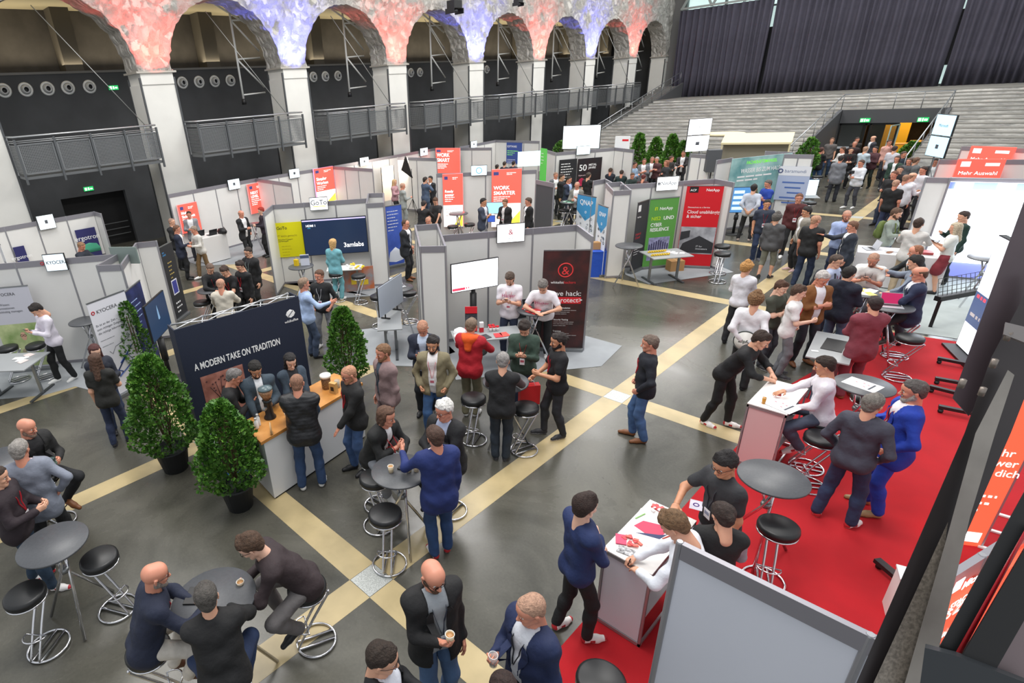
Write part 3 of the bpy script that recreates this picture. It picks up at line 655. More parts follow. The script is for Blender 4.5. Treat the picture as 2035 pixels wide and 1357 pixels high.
f = Fr(P(-10, 470, 2.3), P(17, 500, 2.3)); o, w_, h, y = rollup(0, 0, 2.2, 'white angled banner with bold black letters at the left edge', mat('e6e6ea', .5), fr=Fr(f.at(-.2), f.at(.8))); text(o, 'AXIS', .3, -.1, h-.75, y, BLKT, bold=.01)
# ---- row of booths along the arcade
ab = [bwall((334, 386), (508, 354), 'white rear exhibition wall with the two leftmost red light posters', 4), bwall((514, 353), (659, 330), 'white rear exhibition wall with the pink glowing poster', 4),
      bwall((665, 329), (864, 294), 'white rear exhibition wall beside the photo light', 6), bwall((914, 291), (985, 278), 'white rear wall behind the middle red booth', 3), bwall((985, 278), (1072, 280), 'white rear wall with the tall blue poster', 3)]
bwall((508, 354), (578, 364), 'white side wall right of the second red light poster', 2); bwall((659, 330), (740, 335), 'white side wall right of the pink glowing poster', 3)
bwall((790, 312), (868, 314), 'white side wall behind the black banner of the photo corner', 2)
bwall((864, 294), (977, 293), 'pinkish white wall right of the rear red poster', 3)
LRED = lambda: scr('f4665a', .9)
def lightposter(f, tl, br, label, lab2='NEUE', split=0, off=.1, lamp=12, col=(1, .12, .1), bw=.0):
    o, w_, h, y = hang('light_poster', label, 'light poster', f, tl, br, scr('ef5548', .85), off, th=.08, frame=ALU, fw=.012)
    part('logo', MB().box(-w_+.07, y-.001, h-.2, -w_+.07+w_*.35, y, h-.08), scr('3c3f70', .5), o); lines(o, .0, h-.14, w_*.8, 2, y, scr('ffe4e0', 1.1), .05, .02)
    text(o, lab2, w_*.34, -w_+.08, h*.66, y, scr('fff4f2', 1.2), bold=.006); lines(o, -w_+.08, h*.66-w_*.34*1.5, w_*1.2, 3 if split else 4, y, scr('ffe4e0', 1.1), .07, .025)
    if split:
        part('white_foot', MB().box(-w_+.012, y-.001, .01, w_-.012, y, h*split), scr('fbf3ee', .95), o)
        lines(o, -w_+.1, h*split-.15, w_*1.2, 3, y-.002, scr('c9b9b6', .5), .12, .03)
        part('yellow_beam', MB().add([(w_-.02, y-.002, .02), (0, y-.002, .02), (w_-.02, y-.002, h*split*.7)], [(2, 1, 0)]), scr('f2da4a', .8), o)
    l = bpy.data.lights.new('poster_glow', 'AREA'); l.energy = lamp; l.color = col; l.shape = 'RECTANGLE'; l.size = w_*2.3; l.size_y = h*1.05
    q = link('poster_glow', l, o, (0, .03, h/2)); q.rotation_euler = (R(-90), 0, 0)
    return o
lightposter(ab[0], (351, 408), (401, 456), 'glowing red poster at the left end of the rear booths', 'Mehr\nSicherheit')
lightposter(ab[0], (490, 367), (533, 418), 'glowing red poster above the man with red hair', 'NEXT\nLEVEL')
lightposter(ab[1], (622, 336), (668, 398), 'pink glowing poster above the small curly-word screen', 'Simpler\nWorken', .35, lamp=22, col=(.9, .25, .55))
for wi, tl, br, lb in ((0, (451, 358), (478, 374), 'small pale screen between the two leftmost red light posters'), (1, (573, 337), (596, 352), 'small pale screen left of the pink glowing poster'), (2, (714, 314), (733, 328), 'small pale screen right of the pink glowing poster'), (2, (834, 295), (850, 308), 'small pale screen left of the rear red poster'), (3, (935, 281), (947, 293), 'small pale screen left of the tall blue poster')):
    o, w_, h, y = screen(ab[wi], tl, br, lb, 'cfdde4', .75); part('mark', MB().box(-.05, y-.001, h*.4, .05, y, h*.65), GREYT, o)
lightposter(Fr(P(866, 297, 2.4), P(915, 297, 2.4)), (866, 294), (915, 345), 'tall red poster in the rear booth with a round black logo', 'WORK\nSMART', lamp=14)
o, w_, h, y = hang('poster', 'tall blue and green poster at the far rear wall', 'poster', ab[4], (1007, 283), (1036, 326), scr('22366f', .5), .06, th=.02)
text(o, 'SOFTWARE', .15, -w_+.05, h-.25, y, WT, bold=.004, sx=.9); lines(o, -w_+.06, h-.45, w_*1.5, 3, y, scr('6fc04a', .7), .1, .03); lines(o, -w_+.06, h-.9, w_*1.3, 6, y, WT, .08, .02)
o, w_, h, y = hang('poster', 'black banner in the photo corner', 'banner', ab[2], (832, 328), (858, 380), mat('2a2630', .5), .9, th=.02); lines(o, -w_+.1, h-.5, w_*1.3, 3, y, mat('b2304a'), .1, .03)
o, w_, h, y = hang('photo_backdrop', 'warm white photo backdrop behind the woman in pink', 'backdrop', ab[2], (757, 333), (786, 395), mat('f0e2cf', .7), .5, th=.01)
part('stand_pole', MB().tube([(-w_, 0, -o.location.z), (-w_, 0, h)], .02).tube([(w_, 0, -o.location.z), (w_, 0, h)], .02), BLACK, o)
area('backdrop_lamp', o.location+ab[2].n*1.0+Vector((0, 0, 1.6)), .8, 26, (1, .86, .7), (R(-90), 0, ab[2].rz+R(180)))
# ---- hp booth
hp = bwall((868, 345), (1066, 337), 'white exhibition wall behind the pair in dark jackets', 4)
lightposter(hp, (879, 346), (921, 450), 'tall red and white light column left of the round blue logo screen', 'Ready\nposter', .42, lamp=25)
lightposter(hp, (977, 337), (1034, 450), 'wide red and white light column right of the round blue logo screen', 'WORK\nSMARTER', .42, lamp=25)
o, w_, h, y = screen(hp, (936, 329), (968, 348), 'small screen with a round pale blue logo between the two red light columns', 'd7ebf2', .9); part('round_logo', MB().ring((0, y, h/2), h*.28, .015, 24, 6, 'y'), scr('5aa0b8', .5), o)
screen(hp, (967, 402), (1000, 424), 'blue desktop screen between the pair in dark jackets', '8fc8ea', .9, off=.4); screen(hp, (968, 428), (984, 441), 'small lower blue screen behind the pair', '3553a8', .7, off=.42)
f = F2((1066, 357), (1087, 361), WH); bwall(0, 0, 'dark grey partition with a green poster on top', 1, fr=Fr(f.a, f.at(.95)), pm=mat('4c4e52', .6))
o, w_, h, y = board('poster', 'bright green poster above the dark grey partition', 'poster', Fr(P(1075, 305, 2.7), P(1086, 307, 2.7)), 0, .5, 0, 2.9, scr('3f9c3a', .5), off=0); lines(o, -w_+.08, h-.2, .25, 4, y, WT, .12, .03)
o = thing('wall_monitor', 'pale turquoise monitor left of the green poster', 'monitor', P(1052, 330, 2.0), R(40)); part('display', MB().box(-.5, -.02, 0, .5, .02, .6), scr('c4e0e2', .7), o)
# ---- booth of the 50 years banner
rb = bwall((1105, 303), (1222, 293), 'white exhibition wall behind the two black banners', 3); bwall((1084, 297), (1105, 303), 'short white wall right of the green poster', 1); bwall((1222, 293), (1260, 297), 'white side wall right of the black anniversary banner', 2)
o, w_, h, y = hang('banner', 'narrow black banner left of the anniversary banner', 'banner', rb, (1112, 318), (1143, 372), mat('222326', .5), .1, th=.02); lines(o, -w_+.08, h-.2, w_*1.4, 7, y, WT, .11, .03)
o, w_, h, y = hang('banner', 'black banner with a big white fifty', 'banner', rb, (1149, 316), (1192, 368), mat('1c1c20', .5, c2='281418', nscale=2), .1, th=.02)
text(o, '50', .36, -w_+.06, h-.5, y, WT, bold=.012); text(o, 'METAL\nJAHRE', .12, -.05, h-.32, y, WT, bold=.006); text(o, '50 Jahre auf einen Blick', .07, -w_+.06, h-.72, y, mat('e8c9cf'), bold=.002, sx=.85); part('pink_flare', MB().lathe([(0, 0), (.2, .1), (.1, .3), (0, .35)], 16, (-w_+.22, y, h-1.15), sy=.01), mat('b02048'), o)
o, w_, h, y = screen(rb, (1146, 291), (1172, 306), 'small pale screen over the black anniversary banner', 'cfe4ea', .8)
o = thing('large_screen', 'large white screen on the stage beside the side stairs', 'screen', PY(1154, 292, 28), R(20)); part('frame', MB().box(-.95, -.04, -.1, .95, .04, 1.06), BLACK, o); part('display', MB().box(-.92, -.045, -.07, .92, -.042, 1.03), scr('e6f4fa', 1.0), o)
part('stand', MB().box(-.05, 0, -3.2, .05, .1, 0), BLACK, o)
o = thing('small_sign', 'small white and red sign on a thin pole beside the stairs', 'sign', P(1235, 300, 2.3)*1); o.location.z = 0; part('pole', MB().tube([(0, 0, 0), (0, 0, 2.4)], .02), STEEL, o); part('board', MB().box(-.33, -.02, 2.3, .33, .02, 2.9), mat('eceef0'), o); part('red_word', MB().box(0, -.024, 2.7, .28, -.021, 2.78), RED, o)
# ---- baramundi booth
bwall((1342, 323), (1370, 324), 'low white wall on which the onlooker in dark suit leans', 1, z=1.15); bwall((1374, 305), (1415, 308), 'white wall left of the black loudspeaker', 2); bwall((1425, 318), (1456, 313), 'white wall left of the turquoise poster', 1)
b1 = bwall((1456, 315), (1555, 305), 'white wall carrying the large turquoise poster', 2); b2 = bwall((1522, 300), (1576, 302), 'white rear wall behind the turquoise poster', 2); b3 = bwall((1560, 306), (1617, 307), 'white wall with the pale grey poster', 2)
o, w_, h, y = hang('poster', 'large turquoise poster with bright green and white heading', 'poster', b1, (1456, 316), (1553, 400), mat('4f8f93', .5, c2='b8dcd8', nscale=1.1), .05, th=.03)
text(o, 'FACHKRÄFTEMANGEL', .15, .0, h-.22, y, scr('6fd23a', .5), 'CENTER', bold=.006, sx=.8); text(o, 'WASSER BIS ZUM HALS', .2, 0, h-.5, y, WT, 'CENTER', bold=.01, sx=.75); lines(o, -w_+.3, h-.65, w_*1.4, 2, y, WT, .12, .05)
part('diver_picture', MB().lathe([(0, -.3), (.14, -.2), (.1, 0), (.16, .1), (.05, .45), (0, .5)], 14, (-.02, y, h-1.5), sy=.01), mat('8a7a52', .6, c2='3c5a4c', nscale=12), o)
o, w_, h, y = hang('poster', 'pale grey poster with blue arrows right of the turquoise poster', 'poster', b3, (1551, 330), (1598, 400), mat('a9b4cf', .5), .05, th=.03)
part('white_header', MB().box(-w_, y-.001, h-.3, w_, y, h), mat('d9dbe2'), o); text(o, 'baramundi', .15, -.3, h-.2, y-.002, mat('5b6a8c')); part('logo', MB().ring((-.42, y, h-.15), .06, .02, 16, 6, 'y'), mat('46527a'), o)
mb = MB()
for i in range(5): mb.box(-.3+.1*(i % 3), y-.001, h-.55-.17*i, .35-.08*(i % 2), y, h-.50-.17*i)
part('arrows', mb, mat('4a68a8'), o)
desk(*P(1588, 390, .75).xy, R(25), 1.2, .6, .74, 'grey table carrying the pale desktop monitor')
o = thing('standing_monitor', 'pale desktop monitor on a table in front of the grey poster', 'monitor', P(1588, 390, .75), R(25)); part('display', MB().box(-.5, -.03, .05, .5, .03, .58), scr('cfe6f4', .9), o, bevel=.005); part('stand', MB().box(-.04, .03, -.0, .04, .06, .3).box(-.15, -.08, -.01, .15, .12, .01), BLACK, o)
o, w_, y = pole_tv('blue screen full of windows beside the turquoise poster', P(1457, 372, 1.6), P(1495, 371, 1.6), .75, 1.6, '4a7fb4', .6)
mb = MB()
for i in range(4): mb.box(-w_+.06, y-.001, .85+.18*i, w_-.1-.1*(i % 2), y, .95+.18*i)
part('windows', mb, scr('bcd6ee', .7), o)
# double info towers
def tower(px, py, px2, py2, z, n, rz, label, h=.68, col='f2f4fa'):
    a = P(px, py, z); b = P(px2, py2, z); f = Fr(a, b); o = thing('info_tower', label, 'screen tower', f.at(f.w/2), f.rz); w_ = f.w/2
    for k in range(2):
        z0 = z-(k+1)*h-.02*k; part('screen_frame', MB().box(-w_, -.03, z0, w_, .03, z0+h), BLACKL, o); part('display', MB().box(-w_+.015, -.035, z0+.015, w_-.015, -.031, z0+h-.015), scr(col, .95), o)
        if k == 0: text(o, n, .13, .0, z0+h*.42, -.038, GREYT, 'CENTER')
        else: part('mark', MB().box(-.08, -.038, z0+h*.4, .08, -.036, z0+h*.6), GREYT, o)
    part('truss_leg', MB().bar((-.2, .1, 0), (-.2, .1, z), .04).bar((.2, .1, 0), (.2, .1, z), .04).bar((-.2, .1, .5), (.2, .1, 1), .02).bar((.2, .1, 1), (-.2, .1, 1.5), .02), STEEL, o)
    part('foot', MB().box(-.35, -.15, 0, .35, .35, .03), DST, o)
tower(1370, 237, 1416, 234, 3.3, 'P', 0, 'pair of white screens one above the other in front of the stone steps', .68)
tower(1866, 226, 1905, 229, 3.3, 'Microsoft', 0, 'pair of bluish screens one above the other at the right of the entrance', .68, 'a9d4ee')
# ---- right booth with the led wall
rw = bwall(0, 0, 'white wall panel left of the glowing led wall', 1, fr=Fr(P(1841, 352, WH), P(1889, 353, WH)))
lw = Fr(rw.at(rw.w), rw.at(rw.w+3.2))
o = thing('led_wall', 'bright white led wall behind the woman with blond hair', 'led wall', lw.a, lw.rz)
part('frame', MB().box(0, -.06, 0, 3.2, .1, WH), RAIL, o)
part('display', MB().box(.02, -.07, .42, 3.18, -.061, WH-.08), scr('f0f6fc', 1.05), o); part('header', MB().box(.02, -.075, WH-.25, 3.18, -.071, WH-.09), scr('6272b8', .8), o)
part('violet_foot', MB().box(.02, -.075, .06, 3.18, -.071, .42), scr('7d86d8', .6), o)
for i, x in enumerate((.12, .85, 1.6)): part('tab', MB().box(x, -.08, WH-.32, x+.32, -.076, WH-.09), scr('f7fafc', 1.1), o)
lines(o, .3, 1.7, 1.0, 4, -.073, scr('e2d6e4', .8), .14, .05)
for i in range(2): part('seam', MB().box(1.05+i*1.05, -.078, .42, 1.06+i*1.05, -.0715, WH-.25), mat('9aa2b8'), o)
l = area('led_wall_glow', lw.at(1.6, -.15, 1.4), 3.0, 60, (.9, .95, 1), (R(90), 0, lw.rz), 1.9)
for tl, tr, zz, hh, w2, lb in (((1905, 316), (2000, 316), 2.45, .8, 1.0, 'blurred red light poster above the led wall'), ((1932, 290), (2020, 293), 2.5, .7, 1.1, 'farther red light poster at the right edge')):
    f = Fr(P(*tl, zz), P(*tr, zz)); o = thing('light_poster', lb, 'light poster', f.at(f.w/2), f.rz); w_ = f.w/2
    part('panel', MB().box(-w_, -.05, .3, w_, .05, zz), scr('ef5548', .8), o); part('logo', MB().box(-w_+.08, -.055, zz-.2, -w_+.28, -.051, zz-.06), scr('f8e4e2', .8), o); part('word', MB().box(.1, -.055, zz-.18, w_-.1, -.051, zz-.1), scr('fff0ee', 1), o); text(o, 'Mehr Auswahl', .14, -w_+.08, zz-.42, -.053, scr('fff0ee', 1))
    part('foot', MB().box(-w_, -.2, 0, w_, .2, .3), RAIL, o)
    f2 = Fr(f.at(-.35, .32), f.at(f.w+.9, .32)); bwall(0, 0, 'grey wall behind the '+lb, 2, fr=f2, h=zz-.05)
# ---- foreground booth wall (seen from behind)
fw_ = Fr((-.93, 3.12), (2.1, 3.12)); GP = mat('cdd0da', .4, nz=.02, nscale=1)
bwall(0, 0, 'large grey exhibition wall in the near right corner seen from behind', 3, fr=Fr((-.91, 3.12), (2.06, 3.12)), pm=GP)
# ---- carpets
def carpet(pts, col, label, z=.006):
    tag(part('carpet', MB().poly([(p[0], p[1]) for p in pts], .002, z), mat(col, .95, nz=.06, nscale=2.5, bump=.1, bscale=300)), label, 'carpet')
carpet([(-1.62, 3.2), (-1.95, 3.55), (-1.95, 11.1), (-1.25, 14.75), (3.5, 15.6), (3.5, 3.2)], 'ad0f1b', 'large red carpet under the right-hand counters')
carpet([(-.9, 15.0), (3.5, 15.75), (3.5, 20), (-1.9, 20), (-2.0, 16.4)], 'a9b0ae', 'grey carpet in front of the led wall')
GC = '9a9ea2'
carpet([P(906, 755), P(1195, 728), hk.at(hk.w+.8, -1.0), hk.at(hk.w, 0), hk.a, P(870, 640)], GC, 'grey carpet of the white shirt booth')
carpet([P(1243, 546), P(1290, 565), P(1458, 541), nt_.at(nt_.w+.4, -.4), nt_.at(nt_.w, 0), nt_.at(.3, 0)], GC, 'grey carpet under the table of the green banner')
carpet([P(657, 594), P(737, 588), P(775, 560), gt.b, gt.a, P(560, 545)], GC, 'grey carpet under the dark television')
carpet([P(710, 725), P(718, 655), P(845, 640), P(905, 700), P(820, 728)], GC, 'grey carpet under the desk with the slim monitor')
carpet([P(-80, 800), P(85, 786), P(150, 768), P(235, 790), P(300, 740), ky.at(ky.w), ky.a], GC, 'grey carpet of the kyocera booth')
carpet([P(400, 528), P(470, 525), P(548, 500), ab[0].b, ab[0].a], GC, 'grey carpet of the rear left booth')
carpet([P(845, 470), P(1075, 480), hp.b, hp.a], 'c8707a', 'pinkish carpet in front of the red light columns')
# ================================================================ NAVY BACKDROP AND COFFEE BAR
f = Fr(P(344, 656, 2.12), P(592, 588, 2.12)); o = thing('fabric_backdrop', 'navy fabric backdrop wall with white slogan behind the coffee bar', 'backdrop', f.at(f.w/2), f.rz); w_ = f.w/2; H_ = 2.12
part('fabric', MB().box(-w_, -.02, .02, w_, .0, H_).box(-w_, 0, .02, -w_+.02, .32, H_).box(w_-.02, 0, .02, w_, .32, H_), NAVYB, o)
mb = MB()
for yy in (.02, .3):
    for zz in (.05, H_-.02): mb.tube([(-w_+.03, yy, zz), (w_-.03, yy, zz)], .012, 6)
for i in range(4):
    xa = -w_+.05+i*(2*w_-.1)/4; xb = xa+(2*w_-.1)/4; mb.tube([(xa, .02, H_), (xb, .3, H_)], .01, 6); mb.tube([(xa, .3, H_), (xb, .02, H_)], .01, 6); mb.tube([(xa, .3, .05), (xb, .3, H_)], .01, 6)
part('folding_frame', mb, mat('c9cbce', .35, .5), o)
text(o, 'A MODERN TAKE ON TRADITION', .165, -w_+.17, H_-.76, -.023, WT, bold=.012, sx=.6)
text(o, 'wildkaffee', .065, w_-.2, H_-.42, -.023, WT, 'CENTER', bold=.001)
part('bean_logo', MB().lathe([(0, -.07), (.06, -.05), (.09, 0), (.06, .05), (0, .08)], 18, (w_-.2, -.022, H_-.27), sy=.02), WT, o); part('bean_line', MB().bar((w_-.25, -.026, H_-.31), (w_-.15, -.026, H_-.22), .008), NAVYB, o)
part('terracotta_picture', MB().box(-w_+.22, -.024, .35, -w_+.95, -.021, H_-.9), mat('b5796a', .7, c2='8a5548', nscale=6), o, bevel=.001)
mb = MB(); rr = random.Random(3)
for i in range(16): mb.lathe([(0, -.02), (.02, 0), (0, .02)], 8, (-w_+.3+rr.random()*.4, -.025, H_-1.22+rr.random()*.25), sy=.03)
for i in range(5): mb.tube([(-w_+.5, -.026, .7), (-w_+.35+.1*i, -.026, 1.0+.05*(i % 3))], .006, 5)
part('picture_dots', mb, mat('4a2a28'), o)
# bar
BA, BB, BC, BD = (-6.75, 2.86), (-6.02, 2.80), (-6.13, 4.18), (-6.95, 4.55)
o = thing('coffee_bar', 'long white coffee bar counter with a light wooden top', 'bar counter', (-6.4, 3.7, 0))
ox = lambda q: (q[0]+6.4, q[1]-3.7)
BAR = [(-6.82, 2.84), (-6.14, 2.78), (-6.42, 4.82), (-7.06, 4.72)]
WOOD = mat('c98f4e', .35, c2='b67a3b', nscale=5)
ins = lambda p, k=.05: tuple(c+(cc-c)*k for c, cc in zip(p, (.0-.21, .1)))
part('body', MB().poly([ins(ox(q)) for q in BAR], .03, .98), mat('dfe1e3', .4), o); part('wooden_top', MB().poly([ox(q) for q in BAR], .98, 1.03), WOOD, o, bevel=.004)
part('base_slab', MB().poly([ins(ox(q), .08) for q in BAR], 0, .03), BLACK, o)  # black inset slab that the bar body stands on
def prop(name, label, cat, loc, rz=0, group=None, **parts):
    o = thing(name, label, cat, loc, rz, group)
    for k_, (mb, m_) in parts.items(): part(k_, mb, m_, o)
    return o
def cup(loc, label, tall=0, lid=0, group=None):
    h = .09+tall; return prop('paper_cup', label, 'cup', loc, 0, group, cup=(MB().lathe([(0, 0), (.027, 0), (.037, h), (.034, h), (.033, h-.015), (0, h-.015)], 16), mat('dcc9a8', .6)), rim=(MB().ring((0, 0, h), .036, .003, 16, 5), mat('f2efe8')), coffee=(MB().lathe([(0, h-.014), (.031, h-.014), (.031, h-.012), (0, h-.012)], 14), mat('b98a5a' if not lid else 'f2f2f2', .3)))
g = P(503, 835, 1.1)
cx_, cy_ = -6.62, 3.22
prop('coffee_grinder', 'black coffee grinder with a clear bean hopper on the bar', 'grinder', (-6.62, 3.22, 1.03), .5,
     body=(MB().lathe([(.09, 0), (.09, .02), (.06, .06), (.06, .26), (.075, .3), (0, .3)], 18), BLACKL), hopper=(MB().lathe([(.05, .3), (.1, .42), (.1, .47), (0, .47)], 18), mat('a0785a', .15, nz=.4, nscale=60)), lid=(MB().lathe([(.105, .47), (.105, .49), (.03, .52), (0, .52)], 18), mat('54656a', .3)), chute=(MB().box(-.02, -.13, .18, .02, -.05, .21), STEEL))
prop('wooden_logo_sign', 'round wooden sign with a dark triangle standing on the bar edge', 'sign', P(531, 868, 1.1)*1, R(-30), disc=(MB().lathe([(0, -.008), (.085, -.008), (.085, .008), (0, .008)], 28, M=Matrix.Translation((0, 0, .015)) @ Matrix.Rotation(R(90), 4, 'X')), mat('cfa878', .5)), triangle=(MB().add([(-.035, -.01, -.02), (.035, -.01, -.02), (0, -.01, .045)], [(0, 1, 2)]), BLACK), foot=(MB().box(-.04, -.02, -.07-.005, .04, .02, -.06), mat('9c7a4e')))
bpy.data.objects['wooden_logo_sign'].location = (-6.22, 3.0, 1.03+.075)
for i, (x, y_, h, c, n_) in enumerate(((-6.5, 2.93, .15, 'dcdcdc', 'front white milk bottle'), (-6.55, 2.99, .17, 'd2d4d4', 'rear white milk bottle'), (-6.52, 3.5, .2, 'e2ddd2', 'white bottle behind the grinder'), (-6.62, 3.6, .2, 'e9e6da', 'cream bottle behind the grinder'))):
    prop('bottle', n_+' on the wooden bar top', 'bottle', (x, y_, 1.03), body=(MB().lathe([(0, 0), (.03, 0), (.032, .02), (.03, h*.75), (.015, h*.88), (.015, h)], 16), mat(c, .3)), cap=(MB().lathe([(0, h), (.018, h), (.018, h+.02), (0, h+.02)], 14), mat('b9b9b9', .4)))
for i, (x, y_) in enumerate(((-6.4, 3.38), (-6.33, 3.36), (-6.36, 3.46), (-6.42, 3.55))): 
    cup((x, y_, 1.03), 'paper cup in the cluster beside the grinder on the bar', group='cups on the bar'); bpy.data.objects[-1] if False else None
prop('glass_jar', 'glass jar of coffee beans with a white lid at the far end of the bar', 'jar', (-6.72, 4.32, 1.03), jar=(MB().lathe([(0, 0), (.07, 0), (.075, .02), (.075, .18), (.055, .2), (0, .2)], 20), mat('7a5a3c', .12, nz=.5, nscale=50)), lid=(MB().lathe([(0, .2), (.09, .2), (.09, .24), (0, .25)], 20), mat('eceae4')))
prop('glass_jar', 'small glass of water beside the bean jar on the bar', 'jar', (-6.6, 4.45, 1.03), jar=(MB().lathe([(0, 0), (.04, 0), (.045, .13), (.04, .13), (.037, .01), (0, .01)], 20), mat('c4c6bd', .08, alpha=.5)), liquid=(MB().lathe([(0, .012), (.036, .012), (.038, .08), (0, .08)], 16), mat('b8b9a8', .1, alpha=.5)))
prop('snack_bag', 'printed brown paper bag of beans near the far end of the bar', 'bag', (-6.5, 4.3, 1.03), .3, bag=(MB().box(-.06, -.035, 0, .06, .035, .18), mat('c49a5c', .7)), print=(MB().box(-.03, -.037, .05, .03, -.035, .12), BLACK))
prop('grey_storage_box', 'dark box with a grey lid between the two leafy plants', 'box', (-7.5, 2.72, 0), .25, box=(MB().box(-.27, -.2, 0, .27, .2, .42), mat('35373b', .6)), lid=(MB().box(-.29, -.22, .42, .29, .22, .47), mat('7c7f85', .5)))
prop('blue_bag', 'blue bag on the floor below the grey storage box', 'bag', (-7.05, 2.72, 0), .4, bag=(MB().box(-.14, -.1, 0, .14, .1, .1), mat('2a55a8', .6)), strap=(MB().tube([(-.1, 0, .1), (0, 0, .16), (.1, 0, .1)], .01), mat('d8d8d8')))
# ================================================================ FURNITURE
def make_stool():
    o = thing('bar_stool', '', 'bar stool')
    part('seat', MB().lathe([(0, .725), (.175, .725), (.195, .735), (.2, .77), (.195, .80), (.17, .815), (0, .818)], 32), mat('1a1b1d', .42), o)
    part('seat_ring', MB().ring((0, 0, .715), .185, .013, 32, 8), CHROME, o)
    mb = MB()
    for s_ in (-.05, .05):
        mb.tube([(s_, .19, .70), (s_, .2, .69), (s_, .19, .665), (s_, -.0, .38), (s_, -.19, .06), (s_, -.2, .03), (s_, -.185, .017), (s_, .19, .017)], .0145, 8)
    part('z_frame', mb, CHROME, o)
    part('base_ring', MB().ring((0, 0, .014), .205, .013, 36, 8), CHROME, o)
    pts = [(math.sin(a)*.12, -.07-math.cos(a)*.13, .27+.03*math.cos(a)) for a in [R(d) for d in range(-90, 91, 18)]]
    part('footrest', MB().tube(pts, .009, 8, True), CHROME, o)
    part('under_bar', MB().tube([(-.05, .19, .70), (-.05, -.17, .715)], .011).tube([(.05, .19, .70), (.05, -.17, .715)], .011), CHROME, o)
    return o
stool0 = make_stool(); used_stool = [0]
def stool(x, y, deg, label, group=None):
    if not used_stool[0]:
        used_stool[0] = 1; o = stool0; o.location = (x, y, .006); o.rotation_euler = (0, 0, R(deg)); o['label'] = label
        if group: o['group'] = group
        return o
    o = dup(stool0, (x, y, .006), R(deg), label, group)
    if not group and 'group' in o: del o['group']
    return o
def make_table():
    o = thing('bar_table', '', 'bar table')
    part('tabletop', MB().lathe([(0, 1.075), (.345, 1.075), (.35, 1.08), (.35, 1.095), (.345, 1.10), (0, 1.10)], 44), TABLETOP, o)
    part('top_plate', MB().lathe([(0, 1.05), (.12, 1.05), (.12, 1.075), (0, 1.075)], 16), STEEL, o)
    for k in range(3):
        a = R(120*k); c, s_ = math.cos(a), math.sin(a); px_, py_ = -s_*.045, c*.045
        part('leg', MB().tube([(-c*.10+px_, -s_*.10+py_, 1.06), (px_, py_, .72), (c*.38+px_, s_*.38+py_, .012)], .018, 8), CHROME, o)
    part('leg_clamp', MB().lathe([(.05, .69), (.058, .72), (.05, .75), (0, .75)], 14), STEEL, o)
    return o
table0 = make_table(); used_table = [0]
def table(x, y, label, deg=0, sc=1):
    if not used_table[0]: used_table[0] = 1; o = table0; o.location = (x, y, .006); o.rotation_euler = (0, 0, R(deg)); o['label'] = label
    else: o = dup(table0, (x, y, .006), R(deg), label)
    if sc != 1: o.scale = (sc, sc, 1)
    return o
def at(px, py, z=0): q = P(px, py, z); return q.x, q.y
T = {}
def tb(key, px, py, label, deg=0, sc=1, z=1.1): T[key] = at(px, py, z); table(*T[key], label, deg, sc)
tb('left', 105, 1080, 'round dark table with two empty stools at the lower left', 100)
tb('edge', -5, 915, 'round dark table cut by the left edge of the picture', 30)
tb('three', 425, 1190, 'round dark table between the three seated men in front', 60, 1.1)
tb('mid', 795, 935, 'round dark table with paper cups beside the man in navy blazer', 200)
tb('vest', 1005, 758, 'round dark table in front of the man in black sweater vest', 20)
tb('hackr', 1062, 615, 'round table covered with red leaflets beside the hackers banner', 10)
tb('near', 1537, 949, 'round dark table on the red carpet behind the near counter', 40)
tb('paper', 1718, 765, 'round dark table on the red carpet with a white sheet on it', 70)
tb('lap', 1770, 608, 'round table under the open laptop with a crimson display', 70)
tb('bunch', 1715, 580, 'round white-topped table in the busy group at the right', 20)
tb('net', 1250, 488, 'grey round table in front of the slim storage cabin', 0)
tb('goto', 598, 529, 'round table with leaflets left of the dark television', 0)
tb('lapmid', 792, 571, 'round table with a laptop behind the slim monitor', 0)
tb('hp', 911, 424, 'pink lit round table in front of the left red column', 0)
tb('green', 1132, 401, 'round table with green leaflets beside the blue and white banner', 0)
tb('kyo', 170, 637, 'dark oval-looking round table behind the tilted banner', 0)
tb('white', 420, 575, 'round table with an open laptop beside the man in white sweater', 0)
tb('suit', 505, 445, 'round table with a plant arrangement between the two men at the rear', 0)
tb('dell', 1100, 370, 'round table with a laptop beside the group in front of the black banners', 0)
